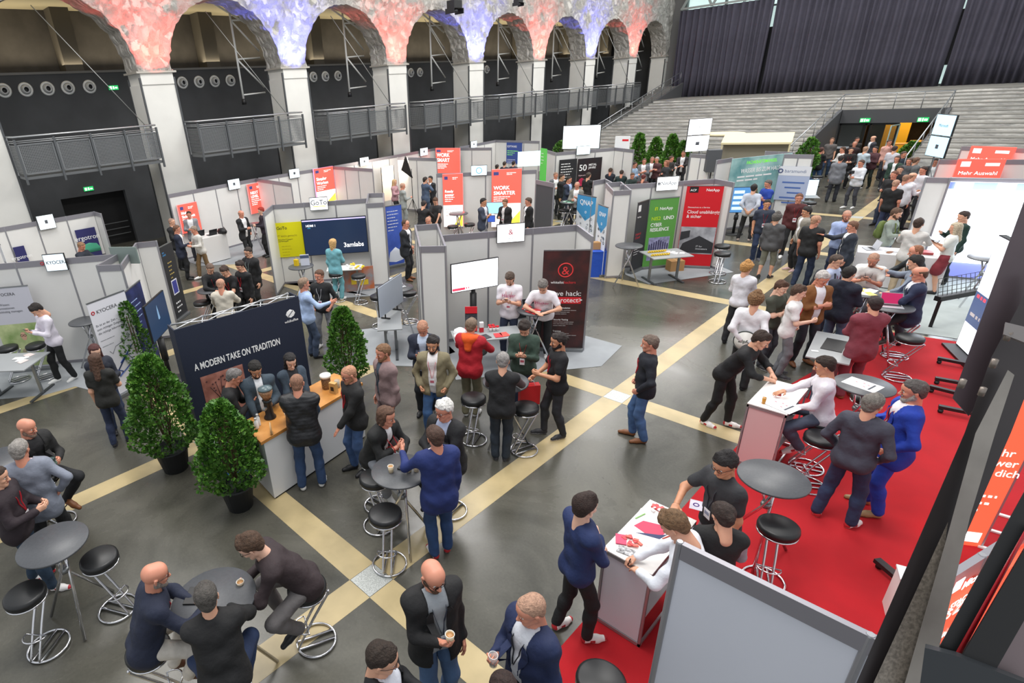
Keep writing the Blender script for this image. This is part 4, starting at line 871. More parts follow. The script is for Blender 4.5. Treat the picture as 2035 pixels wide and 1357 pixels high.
for (px, py, d, lb) in ((48, 1180, 40, 'empty black bar stool at the lower left, nearest of the two'), (196, 1108, 120, 'empty black bar stool right of the lower left table'), (765, 1020, 40, 'empty black bar stool in front of the cups table'), (744, 948, 80, 'black bar stool left of the cups table beside the leather jacket'),
    (941, 790, 20, 'black bar stool behind the man in the red jacket'), (1045, 808, -20, 'black bar stool right of the man in black sweater vest'), (1195, 1352, 20, 'black bar stool on the red carpet at the bottom edge'), (1548, 1045, 20, 'black bar stool on the red carpet right of the near counter'),
    (1634, 868, -60, 'black bar stool on the red carpet in front of the seated man in white'), (1810, 670, -70, 'black bar stool at the far edge of the red carpet'), (1436, 488, 10, 'black bar stool right of the table with the box'), (1436, 503, 10, 'black bar stool nearest the right side wall of the green banner booth'),
    (667, 543, 0, 'black bar stool in front of the yellow poster'), (712, 547, 10, 'black bar stool left of the dark television pole'), (751, 588, 60, 'black bar stool left of the slim monitor'), (812, 580, -30, 'black bar stool right of the slim monitor'), (900, 449, 0, 'black bar stool left in front of the left red column'), (933, 445, 0, 'black bar stool right in front of the left red column'),
    (400, 600, 0, 'black bar stool behind the navy backdrop'), (1122, 417, 0, 'black bar stool left of the green leaflets table'), (1146, 420, 0, 'black bar stool right of the green leaflets table'), (1610, 402, 0, 'black bar stool right of the man in dark red sweater'), (1592, 407, 20, 'black bar stool behind the man in dark red sweater'), (1625, 350, 0, 'black bar stool near the end of the pale grey poster wall'),
    (15, 690, 0, 'black bar stool at the left edge in front of the portrait banner'), (70, 685, 0, 'black bar stool behind the table of the man in white shirt'), (1725, 788, 10, 'bar stool tucked behind the table with the white sheet'), (380, 1290, 30, '')):
    if lb: stool(*at(px, py, .8), d, lb)
# ---- counters with aluminium frame
def counter(x0, y0, x1, y1, h, label, pc, z0=.006):
    o = thing('reception_counter', label, 'counter', ((x0+x1)/2, (y0+y1)/2, z0)); a, b = (x1-x0)/2, (y1-y0)/2
    part('front_panel', MB().box(-a+.03, -b+.01, .05, a-.03, -b+.02, h-.05), mat(pc, .4), o)
    part('side_panel', MB().box(-a+.01, -b+.03, .05, -a+.02, b-.03, h-.05), mat(pc, .4), o)
    mb = MB()
    for z in (.35, .68): mb.box(-a+.03, -b+.03, z, a-.02, b-.03, z+.02)
    part('shelf', mb, mat('c9c9cc', .5), o)
    mb = MB()
    for sx in (-1, 1):
        for sy in (-1, 1): part('post', MB().box(sx*a-.022*(sx > 0), sy*b-.022*(sy > 0), 0, sx*a+.022*(sx < 0), sy*b+.022*(sy < 0), h-.02), ALU, o)
    mb = MB()
    for z in (0, h-.06):
        for sy in (-1, 1): part('rail', MB().box(-a, sy*b-.02*(sy > 0), z+.005, a, sy*b+.02*(sy < 0), z+.045), ALU, o)
        for sx in (-1, 1): part('rail', MB().box(sx*a-.02*(sx > 0), -b, z+.005, sx*a+.02*(sx < 0), b, z+.045), ALU, o)
    part('countertop', MB().box(-a, -b, h-.02, a, b, h), mat('eceae6', .3), o)
    return o
counter(-1.88, 4.16, -1.39, 5.16, 1.0, 'near white counter covered with leaflets beside the man in navy shirt', 'd4d6dc')
counter(-1.84, 7.98, -1.36, 8.93, 1.0, 'white counter with a pinkish end where the man in black leans', 'dcb4b4')
def flat(name, label, cat, loc, rz, w_, d, m_, h=.003, group=None, extra=None):
    o = thing(name, label, cat, loc, rz, group); part('sheet', MB().box(-w_/2, -d/2, 0, w_/2, d/2, h), m_, o)
    if extra: extra(o, h)
    return o
def shoeprint(o, h):
    part('pink_shoe_picture', MB().poly([(-.15, -.05), (-.1, .08), (.05, .12), (.14, .05), (.12, -.04), (0, -.1)], h, h+.001), mat('d0385a'), o)
    part('navy_picture', MB().poly([(-.1, -.14), (.12, -.09), (.16, .02), (.1, -.03), (-.02, -.09)], h, h+.0015), mat('2c3560'), o)
flat('printed_mat', 'counter mat with a pink and navy shoe picture', 'mat', (-1.67, 4.72, 1.007), .1, .38, .52, mat('ece6e6', .4), extra=shoeprint)
zc = 1.011
def pile(n, cx, cy, z, sx, sy, cols, name, label, cat, group, w_=.05, d=.03, h=.006, seed=1):
    rr = random.Random(seed)
    for i in range(n):
        o = part(name, MB().box(-w_/2, -d/2, 0, w_/2, d/2, h), mat(cols[i % len(cols)], .4), loc=(cx+rr.uniform(-sx, sx), cy+rr.uniform(-sy, sy), z+h*.1*i), rotz=rr.uniform(0, 3)); tag(o, label, cat, group)
pile(12, -1.75, 5.04, zc, .06, .05, ['d8303a', 'e04848', 'f4f0f0'], 'sweet_packet', 'small red wrapped sweet in the heap at the far end of the near counter', 'sweet', 'sweets at the far end of the near counter', .055, .03, .012, 3)
pile(10, -1.72, 4.42, zc, .08, .06, ['d8303a', 'e05a4a'], 'sweet_packet', 'small red wrapped sweet beside the leaflets at the near end of the counter', 'sweet', 'sweets at the near end of the counter', .05, .03, .012, 5)
flat('leaflet', 'pink leaflet at the near left corner of the counter', 'leaflet', (-1.81, 4.38, zc), .5, .1, .14, mat('d4456a'), .01); flat('leaflet', 'black and white photo leaflet at the near end of the counter', 'leaflet', (-1.70, 4.27, zc), .2, .16, .1, mat('c9c9cc', .4, c2='3a3a3e', nscale=30))
flat('leaflet', 'white leaflet with a small violet print held over the far end of the counter', 'leaflet', (-1.45, 5.25, 1.12), .3, .12, .16, mat('e8e4f2'), extra=lambda o, h: part('print', MB().ring((0, 0, h), .025, .006), mat('5a3a8a'), o))
flat('green_strip', 'thin green pen lying on the near counter', 'pen', (-1.83, 4.83, zc), 1.3, .14, .012, mat('86b86a'), .008)
flat('pen', 'red pen lying beside the writing hand', 'pen', (-1.5, 4.72, zc), 1.2, .12, .01, mat('b8402a'), .008)
def dots(o, h):
    mb = MB()
    for x, y in ((-.08, .02), (0, .05), (.06, .03), (.04, -.05)): mb.box(x-.012, y-.008, h, x+.012, y+.008, h+.001)
    part('red_print', mb, mat('a83a55'), o); part('dark_print', MB().box(.1, -.1, h, .125, .1, h+.001), mat('3a3f4a'), o)
flat('paper_sheet', 'white printed sheet on the counter between the two men', 'paper', (-1.5, 8.2, zc), -.3, .42, .3, PAPER, extra=dots); flat('paper_sheet', 'white printed sheet on the round table behind the seated man', 'paper', (T['paper'][0]-.02, T['paper'][1]-.02, 1.107), -.25, .4, .28, PAPER, extra=dots)
prop('juice_glass', 'small amber drink on the counter beside the man in black', 'glass', (-1.68, 8.1, 1.006), glass=(MB().lathe([(0, 0), (.022, 0), (.026, .09), (0, .09)], 14), mat('c98a2a', .1)), rim=(MB().ring((0, 0, .092), .026, .002, 14, 5), mat('e8e0d0', .1)))
# ---- rectangular tables
def deskq(a, b, c, d, z, label, **k):
    a, b, c, d = [P(*q, z) for q in (a, b, c, d)]; cen = (a+b+c+d)/4; ab_ = (b-a+(c-d))/2; ad = (d-a+(c-b))/2
    return desk(cen.x, cen.y, math.atan2(ab_.y, ab_.x), ab_.length, ad.length, z, label, **k), cen, ab_, ad
deskq((757, 658), (807, 652), (789, 616), (744, 617), .75, 'grey desk carrying the slim monitor seen edge-on')
deskq((1583, 703), (1690, 727), (1703, 670), (1640, 662), .78, 'grey rectangular table with a black mat beside the man in burgundy')
flat('desk_mat', 'black mat on the grey rectangular table', 'mat', (-1.55, 11.35, .79), math.radians(3), .3, .55, BLACK, .006)
flat('leaflet', 'small white leaflet on the near corner of the grey rectangular table', 'leaflet', (-1.72, 10.9, .79), .5, .1, .06, PAPER)
prop('small_camera', 'small black webcam on the far edge of the grey rectangular table', 'camera', (-1.45, 11.95, .787), body=(MB().box(-.03, -.03, 0, .03, .03, .06), BLACK), lens=(MB().lathe([(0, 0), (.015, 0), (.015, .01), (0, .01)], 10, (0, 0, .06)), BLACKL))
ht = (-6.55, 8.0); desk(-6.5, 8.05, hk.rz, 1.35, .6, .78, 'grey desk with caps, cups and magazines in front of the man with the phone')
hx = Vector((math.cos(hk.rz), math.sin(hk.rz))); hy = Vector((-hx.y, hx.x))
def onh(x, y, z=.79): return (-6.5+hx.x*x+hy.x*y, 8.05+hx.y*x+hy.y*y, z)
tag(part('folded_shirt', MB().box(-.16, -.12, 0, .16, .12, .05), mat('eceaea', .8, bump=.2, bscale=20), loc=onh(-.5, -.12), rotz=hk.rz, bevel=.02), 'folded white shirt with red print at the left end of the desk', 'shirt'); 
tag(part('paper_heap', MB().lathe([(.0, 0), (.14, 0), (.12, .05), (.05, .09), (0, .09)], 9, smooth=False), mat('f0f0f2', .7), loc=onh(-.5, .18)), 'crumpled white paper heap behind the folded shirt', 'paper')
for i in range(5):
    x = .1+.07*(i % 3); y = .1+.09*(i//3)
    prop('mug', 'white mug with a red cap in the group on the desk', 'mug', onh(x, y), hk.rz, 'mugs with red caps', mug=(MB().lathe([(0, 0), (.03, 0), (.032, .085), (.028, .085), (.026, .01), (0, .01)], 14), WHITE), red_cap=(MB().lathe([(0, .08), (.034, .08), (.03, .105), (0, .11)], 14), RED))
prop('straw_box', 'clear box with red straws on the desk', 'box', onh(-.08, .12), hk.rz, base=(MB().box(-.04, -.04, 0, .04, .04, .1), mat('c02030', .4)), top=(MB().box(-.04, -.04, .1, .04, .04, .2), mat('e8e4e4', .3)))
prop('leaflet_rack', 'red and black leaflet rack on the desk below the white monitor', 'rack', onh(-.28, .15), hk.rz-.2, back=(MB().box(-.12, .05, 0, .12, .07, .5), mat('2a2a30')), red_top=(MB().box(-.12, .035, .38, .12, .05, .52), RED), red_foot=(MB().box(-.12, .0, .02, .12, .04, .12), RED), pockets=(MB().box(-.12, .02, .14, .12, .05, .36), mat('3c3c44', .4, nz=.5, nscale=30)))
for i, (x, y, c, lb) in enumerate(((.2, -.14, 'd83a40', 'red magazine on the desk'), (.33, -.12, 'e25a50', 'orange red magazine at the right of the desk'), (-.05, -.15, '3a3a40', 'black magazine on the desk'))):
    flat('magazine', lb, 'magazine', onh(x, y), hk.rz+.2*i, .15, .2, mat(c, .4), .008)
pile(16, T['hackr'][0], T['hackr'][1], 1.108, .2, .18, ['d8202e', 'e04848', 'f0eeee', 'c81828'], 'leaflet', 'small red leaflet on the round table of the hackers', 'leaflet', 'leaflets on the round table of the hackers', .14, .09, .006, 9)
prop('folding_chair', 'grey chair with a laptop on it between the men in white shirts', 'chair', (-6.75, 9.55, 0), hk.rz+.2, seat=(MB().box(-.22, -.2, .44, .22, .22, .47), mat('9a9ca0')), backrest=(MB().box(-.22, .2, .5, .22, .23, .9), mat('2a2c30')), leg=(MB().tube([(-.2, -.18, 0), (-.2, .2, .9)], .012).tube([(.2, -.18, 0), (.2, .2, .9)], .012).tube([(-.2, .2, 0), (-.2, -.15, .45)], .012).tube([(.2, .2, 0), (.2, -.15, .45)], .012), CHROME))
def laptop(loc, rz, label, col='1f2226', e=.05, body='b9bbc0'):
    o = thing('laptop', label, 'laptop', loc, rz); part('keyboard_base', MB().box(-.16, -.11, 0, .16, .11, .015), mat(body, .4, .5), o, bevel=.003); part('keys', MB().box(-.14, -.0, .015, .14, .09, .017), mat('2a2a2e'), o)
    M = Matrix.Translation((0, .11, .012)) @ Matrix.Rotation(R(-18), 4, 'X'); part('lid', MB().box(-.16, 0, 0, .16, .008, .21, M=M), mat(body, .4, .5), o); part('display', MB().box(-.15, -.002, .01, .15, 0, .2, M=M), scr(col, e) if e > .1 else mat(col, .2), o); return o
laptop((-6.55, 9.62, .8), hk.rz+.1, 'dark laptop behind the man holding a phone')
laptop((T['lap'][0]+.02, T['lap'][1]-.05, 1.107), R(20), 'open laptop with a crimson display', 'a0104a', .6)
laptop((T['lapmid'][0], T['lapmid'][1], 1.107), R(70), 'silver laptop on the round table behind the slim monitor', 'dfe6ea', .5)
laptop((T['white'][0], T['white'][1], 1.107), R(-40), 'dark laptop facing the group in black behind the navy backdrop', '3a6070', .5, '3a3c40')
laptop((T['dell'][0], T['dell'][1], 1.107), R(40), 'grey laptop left of the group before the black banners', '9098a0', .3)
deskc, cen, u_, v_ = deskq((1290, 515), (1375, 510), (1350, 492), (1280, 500), .76, 'long grey table with yellow ducks below the green banner')
for i in range(16):
    q = cen+u_*(-.4+.06*(i % 8))+v_*(.22-.4*(i//8)); prop('rubber_duck', 'small yellow toy duck in the rows on the long grey table', 'toy duck', (q.x, q.y, .767), 0, 'yellow ducks on the long table', body=(MB().lathe([(0, 0), (.03, .005), (.035, .025), (.015, .045), (0, .048)], 12, sy=.8), mat('e0bd30', .4)), head=(MB().lathe([(0, .035), (.018, .045), (.018, .062), (0, .072)], 10, (.018, 0, 0)), mat('e0bd30', .4)))
pile(12, (cen+u_*.2).x, (cen+u_*.2).y, .767, .2, .1, ['eceaec', 'd8d0d8', 'f4f4f4'], 'leaflet', 'pale leaflet on the right half of the long duck table', 'leaflet', 'leaflets on the duck table', .12, .09, .004, 2)
prop('cardboard_box', 'brown cardboard box on the floor under the duck table', 'box', P(1341, 530, .1)*1, R(50), box=(MB().box(-.2, -.15, -.1, .2, .15, .2), mat('b98d5c', .8)), tape=(MB().box(-.02, -.152, -.1, .02, .152, .202), mat('d0aa78', .5)))
bpy.data.objects['cardboard_box'].location.z = .106
prop('blue_clothed_table', 'small table under a bright blue cloth right of the hackers booth', 'table', (*at(1190, 540), 0), R(40), cloth=(MB().box(-.3, -.3, 0, .3, .3, .74), mat('2250b8', .8, bump=.3, bscale=8)), top=(MB().box(-.31, -.31, .74, .31, .31, .76), mat('2a58c4', .8)))
bpy.data.objects['blue_clothed_table'].location = (*at(1180, 545), 0)
prop('brown_box', 'small brown box on the blue clothed table', 'box', (*at(1180, 545), .765), R(40), box=(MB().box(-.1, -.1, 0, .1, .1, .2), mat('b98d5c', .8)), flap=(MB().box(-.1, -.02, .2, .1, .02, .21), mat('cfa878')))
wt = desk(*at(1790, 505, .8), R(10), 1.7, .75, .85, 'table under a white cloth in front of the led wall', cloth=mat('e4e2e4', .8, bump=.2, bscale=6))
q = Vector((*at(1790, 505, .8), .866)); laptop(q+Vector((-.62, -.1, 0)), R(-60), 'silver laptop on the white-clothed table beside the man with the backpack', 'c9ccd2', .1)
flat('magazine', 'reddish magazine stack on the white-clothed table', 'magazine', q+Vector((.45, .1, 0)), .3, .2, .28, mat('b84a4e', .4), .05)
pile(7, q.x+.05, q.y-.15, q.z, .35, .12, ['eceaec', '8a5a3c', 'c9ccd2'], 'leaflet', 'small leaflet on the white-clothed table', 'leaflet', 'leaflets on the white-clothed table', .12, .08, .006, 12)
pile(10, T['bunch'][0], T['bunch'][1], 1.108, .2, .2, ['f2f2f2', 'e8e4d8', 'e0c860', 'f6f6f6'], 'paper_sheet', 'white sheet among the papers on the busy round table', 'paper', 'papers on the busy round table', .2, .15, .004, 6)
pile(12, T['green'][0], T['green'][1], 1.108, .2, .2, ['6fa890', 'c8dcd2', '4a8a6a'], 'leaflet', 'green leaflet on the round table beside the blue banner', 'leaflet', 'green leaflets on the round table', .12, .09, .004, 8)
deskq((-60, 740), (60, 735), (88, 700), (-20, 705), .76, 'grey table with leaflets at the left edge')
pile(6, at(50, 712, .76)[0], at(50, 712, .76)[1], .77, .18, .12, ['e6d8d4', 'f0eeee'], 'leaflet', 'pale pink leaflet on the table at the left edge', 'leaflet', 'leaflets on the left edge table', .18, .12, .004, 8)
desk(*at(685, 535, .76), gt.rz, 1.0, .5, .8, 'white table with orange picture front right of the woman in turquoise', m_=WHITE)
q = Vector((*at(710, 532, .8), .81))
pile(14, q.x-.1, q.y-.05, q.z, .3, .15, ['e6c82a', 'f0d840', 'f4f2ee'], 'sweet_packet', 'yellow giveaway on the white table below the dark television', 'giveaway', 'yellow giveaways below the dark television', .08, .05, .03, 5)
o, w_, h, y = board('picture_panel', 'orange and grey comic-like picture panel below the dark television', 'poster', Fr(P(682, 585), P(738, 577)), .0, .95, .06, .74, mat('b8663c', .5, c2='8d8d92', nscale=4), off=0); part('yellow_figures', MB().box(-.2, y-.002, .2, -.05, y, .45).box(.05, y-.002, .15, .3, y, .3), mat('d8b830'), o)
prop('yellow_bag', 'small yellow bag on the round table left of the dark television', 'bag', (*T['goto'], 1.107), .4, bag=(MB().box(-.2, -.03, 0, -.08, .05, .17), mat('e0be20', .5)), handle=(MB().tube([(-.18, .01, .17), (-.14, .01, .23), (-.1, .01, .17)], .005), mat('e0be20')))
prop('leaflet_stand', 'small leaflet stand with a blue and yellow sheet on the round table', 'leaflet stand', (T['goto'][0]+.05, T['goto'][1]+.12, 1.107), gt.rz, sheet=(MB().box(-.12, -.01, 0, .12, .01, .3), mat('d5d9e6', .4)), header=(MB().box(-.12, -.012, .2, .12, -.01, .28), mat('4a5a78')))
A, B = P(403, 475, .95), P(450, 464, .95); f = Fr(A, B); c_ = f.at(f.w/2, .4); desk(c_.x, c_.y, f.rz, f.w, .75, .95, 'white counter with laptops in the rear left booth', cloth=mat('dcdad8', .5))
q = (c_.x, c_.y)
for i, (dx, dy) in enumerate(((-.2, -.3), (.1, .05))): laptop((q[0]+dx, q[1]+dy, .965), f.rz+R(180), 'black laptop back on the white rear counter, %s' % ('left' if i == 0 else 'right'), '1a1a1e', .05, '25262a')
prop('black_backpack', 'black backpack lying on the white rear counter', 'bag', (q[0]+.25, q[1]+.4, .965), .3, bag=(MB().lathe([(0, 0), (.2, 0), (.22, .08), (.15, .17), (0, .2)], 12, sy=.6), BLACK), strap=(MB().tube([(-.15, .1, .05), (0, .12, .2), (.15, .1, .05)], .012), BLACK))
prop('red_backpack', 'dark red backpack on the floor behind the man in white shirt', 'bag', (*at(140, 710), .006), .3, bag=(MB().lathe([(0, 0), (.16, 0), (.18, .12), (.15, .3), (.08, .4), (0, .42)], 16, sy=.6), mat('6e1d1d', .7)), strap=(MB().tube([(-.05, .1, .1), (-.06, .14, .3), (-.03, .05, .42)], .012), BLACK))
# slim monitor (seen edge-on) on the desk
o = thing('slim_monitor', 'slim monitor seen edge-on on the grey desk', 'monitor', (*at(779, 625, .75), .76), gt.rz+R(62)); part('display', MB().box(-.55, -.02, .12, .55, .0, .78), mat('aeb6c4', .15), o); part('back', MB().box(-.55, .0, .12, .55, .03, .78), BLACK, o); part('stand', MB().box(-.3, -.1, 0, -.26, .12, .02).box(.26, -.1, 0, .3, .12, .02).box(-.3, 0, 0, -.27, .02, .2).box(.27, 0, 0, .3, .02, .2), BLACK, o)
# photo light
q = at(822, 430); o = thing('softbox_light', 'black softbox on a tripod in the photo corner', 'photo light', (q[0], q[1], 0))
M = Matrix.Translation((-.35, -.1, 2.1)) @ Matrix.Rotation(R(50), 4, 'Z') @ Matrix.Rotation(R(75), 4, 'Y'); part('softbox', MB().box(-.45, -.32, .2, .45, .32, .24, M=M).add([M @ Vector(v) for v in [(-.45, -.32, .2), (.45, -.32, .2), (.45, .32, .2), (-.45, .32, .2), (0, 0, -.15)]], [(0, 1, 4), (1, 2, 4), (2, 3, 4), (3, 0, 4)]), BLACK, o)
part('pole', MB().tube([(0, 0, .4), (0, 0, 2.1), (-.3, -.1, 2.1)], .015), BLACK, o)
for k in range(3): part('leg', MB().tube([(0, 0, .8), (math.cos(k*2.1)*.45, math.sin(k*2.1)*.45, 0)], .012), BLACK, o)
prop('red_stool_box', 'red cloth covered box in the photo corner', 'box', (*at(840, 415), 0), .5, box=(MB().box(-.35, -.3, 0, .35, .3, .5), mat('d0202a', .8)), rim=(MB().box(-.36, -.31, .5, .36, .31, .52), mat('b81c24')))
prop('blue_pouffe', 'violet blue seat cushion near the left red column', 'cushion', (*at(890, 455), .006), 0, cushion=(MB().lathe([(0, 0), (.25, .02), (.28, .2), (.2, .36), (0, .38)], 20), mat('4a48a8', .7)), button=(MB().lathe([(0, .38), (.02, .38), (.02, .39), (0, .39)], 8), mat('3a388a')))
f = F2((763, 410), (783, 407), 2.0); o, w_, h, y = rollup(0, 0, 2.0, 'slim blue banner right of the storage cabin', mat('4a68c8', .5, c2='3350a8', nscale=2), fr=Fr(f.a, f.at(.6))); lines(o, -w_+.08, h-.2, .4, 7, y, WT, .1, .02); part('snow_picture', MB().lathe([(0, 0), (.28, .05), (.2, .35), (0, .5)], 14, (0, y, .15), sy=.01), mat('d5dcea'), o)
# loudspeaker, canopies
prop('loudspeaker', 'dark grey loudspeaker on a stand left of the turquoise poster', 'loudspeaker', (*at(1420, 300, 2.6), 0), R(30), cabinet=(MB().box(-.22, -.2, 1.9, .22, .2, 2.65), mat('4a4c50', .6)), pole=(MB().tube([(0, 0, 0), (0, 0, 1.9)], .02), BLACK))
q = PY(1500, 300, 30.2); prop('stall_canopy', 'beige box-shaped stall canopy in front of the stone steps', 'canopy', (q.x, q.y, 0), R(12), roof=(MB().box(-1.35, -.5, 2.1, 1.35, .5, 2.18).add([(-1.35, -.5, 2.18), (1.35, -.5, 2.18), (1.35, .5, 2.5), (-1.35, .5, 2.5)], [(0, 1, 2, 3)]), mat('d9cda4', .7)), wall=(MB().box(-1.3, -.02, 1.3, 1.3, .45, 2.1), mat('8f8a7a', .7)), post=(MB().box(-1.33, -.48, 0, -1.27, -.42, 2.1).box(1.27, -.48, 0, 1.33, -.42, 2.1), mat('cfc49c')))
q = PY(1432, 302, 31.6); prop('stall_canopy', 'flat beige stall roof left of the box-shaped canopy', 'canopy', (q.x, q.y, 0), R(5), roof=(MB().lathe([(0, 2.3), (.95, 2.3), (1.0, 2.36), (.9, 2.42), (0, 2.45)], 30, sy=.7), mat('d6cba8', .7)), post=(MB().box(-.9, 0, 0, -.85, .05, 2.3).box(.85, 0, 0, .9, .05, 2.3), mat('aaaaaa')))
prop('entrance_chair', 'red armchair beside the entrance', 'chair', (*at(1836, 345, .6), 0), 0, seat=(MB().box(-.3, -.3, 0, .3, .3, .45), mat('c0202a', .7)), backrest=(MB().lathe([(.28, .45), (.3, .8), (.15, .95), (0, .97)], 14, (0, .2, 0), sy=.35), mat('c0202a', .7)))
# rolling bases of the display wall on the red carpet
for i, (a, b) in enumerate((((1863, 712), (1930, 725)), ((1858, 752), (1930, 765)), ((1847, 768), (1915, 785)), ((1865, 808), (1935, 822)))):
    A, B = P(*a, .1), P(*b, .1); o = thing('castor_foot', 'black rolling foot on the red carpet, %s from the back' % ordn[i], 'display foot', (A.x, A.y, .006)); d = (B-A); d.z = 0
    part('beam', MB().bar((0, 0, .1), d+Vector((0, 0, .1)), .07, .05), BLACK, o); part('castor', MB().lathe([(0, -.02), (.035, -.02), (.035, .02), (0, .02)], 14, M=Matrix.Translation((.04, 0, .035)) @ Matrix.Rotation(R(90), 4, 'X')), BLACK, o)
A, B = P(1742, 1113, .1), P(1798, 1160, .1); o = thing('castor_foot', 'black rolling foot near the corner of the grey exhibition wall', 'display foot', (A.x, A.y, .006)); part('beam', MB().bar((0, 0, .1), Vector((B.x-A.x, B.y-A.y, .1)), .08, .05), BLACK, o); part('castor', MB().lathe([(0, -.02), (.035, -.02), (.035, .02), (0, .02)], 14, M=Matrix.Translation((.04, 0, .035)) @ Matrix.Rotation(R(90), 4, 'X')), BLACK, o)
# tall slanting display stele at the right
f = Fr((-.12, 14.7), (.35, 13.6)); o = thing('display_stele', 'tall white display stele at the right edge of the red carpet', 'display', f.at(f.w/2), f.rz); w_ = f.w/2
part('frame', MB().box(-w_, -.04, .05, w_, .06, 2.2), BLACKL, o); part('display', MB().box(-w_+.02, -.045, .07, w_-.02, -.041, 2.18), scr('e9eefb', 1.0), o); part('blue_band', MB().box(-w_+.02, -.048, .55, w_-.02, -.046, 1.15), scr('4f6086', .5), o)
lines(o, -w_+.1, 1.05, .7, 1, -.049, scr('e04a5a', .8), h=.06); lines(o, -w_+.1, .7, .8, 1, -.049, WT, h=.06)
part('foot', MB().box(-w_, -.25, 0, w_, .25, .05), BLACK, o)
# net hammock-like black rail behind the man in navy suit
q0, q1 = P(1872, 568, .9), P(2000, 545, .9); o = thing('net_barrier', 'black netted barrier in front of the led wall', 'barrier', (q0.x, q0.y, 0)); d = q1-q0; d.z = 0
part('rail', MB().bar((0, 0, .62), d+Vector((0, 0, .62)), .12, .1), BLACK, o)
mb = MB()
for i in range(15): t = i/14; mb.tube([d*t+Vector((0, 0, .66)), d*t+Vector((-.1, .3, .95))], .006, 5)
for i in range(5): t = i/4; mb.tube([Vector((-.1*t, .3*t, .66+.29*t)), d+Vector((-.1*t, .3*t, .66+.29*t))], .006, 5)
part('net', mb, mat('3a3c36', .7), o); part('post', MB().bar((0.05, 0, 0), (0.05, 0, .6), .06).bar(d-Vector((.05, 0, 0)), d+Vector((-.05, 0, .6)), .06), BLACK, o)
q = at(1965, 512, 1.1); table(q[0], q[1], 'small high table in front of the glowing led wall', 0)
# ================================================================ PLANTS
LEAFA, LEAFB = mat('4f7d2c', .45, c2='2f5a1e', nscale=14), mat('6d9a3c', .45, c2='3e6b24', nscale=14)
def plant(x, y, h, rad_, label, n=2600, cone=True, group=None, pot=.37, seed=1):
    o = thing('potted_laurel', label, 'plant', (x, y, 0), 0, group); rr = random.Random(seed)
    pr = rad_*.55
    part('pot', MB().lathe([(0, 0), (pr*.75, 0), (pr, pot), (pr*1.08, pot), (pr*1.08, pot+.03), (pr*.95, pot+.03), (pr*.93, pot-.03), (0, pot-.03)], 24), mat('2b2d30', .6), o)
    mb = MB()
    for i in range(6): a = i*1.05; mb.tube([(0.02*i-.05, 0, pot-.05), (math.cos(a)*rad_*.25, math.sin(a)*rad_*.25, h*.5), (math.cos(a)*rad_*.15, math.sin(a)*rad_*.15, h*.85)], .012, 5)
    part('stems', mb, mat('5a4630', .8), o)
    V_, F_, Mi = [], [], []
    lobes = [(rr.uniform(-.18, .18), rr.uniform(-.18, .18), rr.uniform(.1, .95)) for _ in range(16)]
    for i in range(n):
        t = rr.random()**.85; z = pot+.02+(h-pot)*t
        prof = (math.sin(min(1, t*3.2+.25)*math.pi/2))*(1-t)**.52*1.12+.06 if cone else math.sin(t*math.pi)**.5
        a = rr.uniform(0, 6.283); r_ = rad_*prof*(.55+.45*rr.random()**.4)*(1+.16*math.sin(a*3+z*7+seed)+.1*math.sin(a*7-z*11))
        c = Vector((math.cos(a)*r_, math.sin(a)*r_, z)); out = Vector((math.cos(a), math.sin(a), rr.uniform(.2, 1.4))).normalized()
        out = (out+Vector((rr.uniform(-.6, .6), rr.uniform(-.6, .6), rr.uniform(-.5, .5)))).normalized()
        sd = out.cross(Vector((rr.uniform(-1, 1), rr.uniform(-1, 1), rr.uniform(-1, 1)))).normalized(); up = sd.cross(out)
        l = rr.uniform(.035, .06)*(h/1.6)**.3*(2.6 if n < 1600 else 1.25); w_ = l*.44; k_ = len(V_)
        V_ += [c, c+out*l*.5+sd*w_+up*l*.06, c+out*l, c+out*l*.5-sd*w_+up*l*.06]; F_.append((k_, k_+1, k_+2, k_+3)); Mi.append(0 if rr.random() < .6 else 1)
    me = bpy.data.meshes.new('foliage'); me.from_pydata(V_, [], F_); me.materials.append(LEAFA); me.materials.append(LEAFB); me.polygons.foreach_set('material_index', Mi); me.update(); link('foliage', me, o)
    return o
plant(-8.05, 2.15, 1.95, .46, 'tall leafy potted plant left of the navy backdrop', 5200, seed=1)
plant(-6.42, 2.42, 1.68, .42, 'leafy potted plant in front of the left end of the coffee bar', 4800, seed=2)
q = at(632, 775); plant(-7.8, 5.55, 1.75, .36, 'leafy potted plant right of the navy backdrop', 3600, seed=3)
q = at(262, 640, 1.6); plant(q[0]-.7, q[1]+.1, 1.8, .32, 'dark leafy plant behind the tilted kyocera banner', 1800, seed=4)
for i, (px, py) in enumerate(((1272, 270), (1305, 278), (1338, 272), (1360, 285))):
    q = PY(px, py, 31.0); plant(q.x, 31.0, q.z+.05, .38, 'bushy potted plant before the stone steps, %s from the left' % ordn[i], 1500, cone=True, seed=5+i, group='plants before the stone steps')
for px, py, Y_, r_, lb in ((1612, 284, 31.5, .35, 'small bushy plant left of the entrance passage'), (1814, 290, 38.2, .4, 'leafy plant inside the right side of the entrance'), (1117, 287, 33, .5, 'pale green palm beside the large stage screen')):
    q = PY(px, py, Y_); plant(q.x, q.y, max(1.2, q.z+.15), r_, lb, 900, cone=False, seed=11)
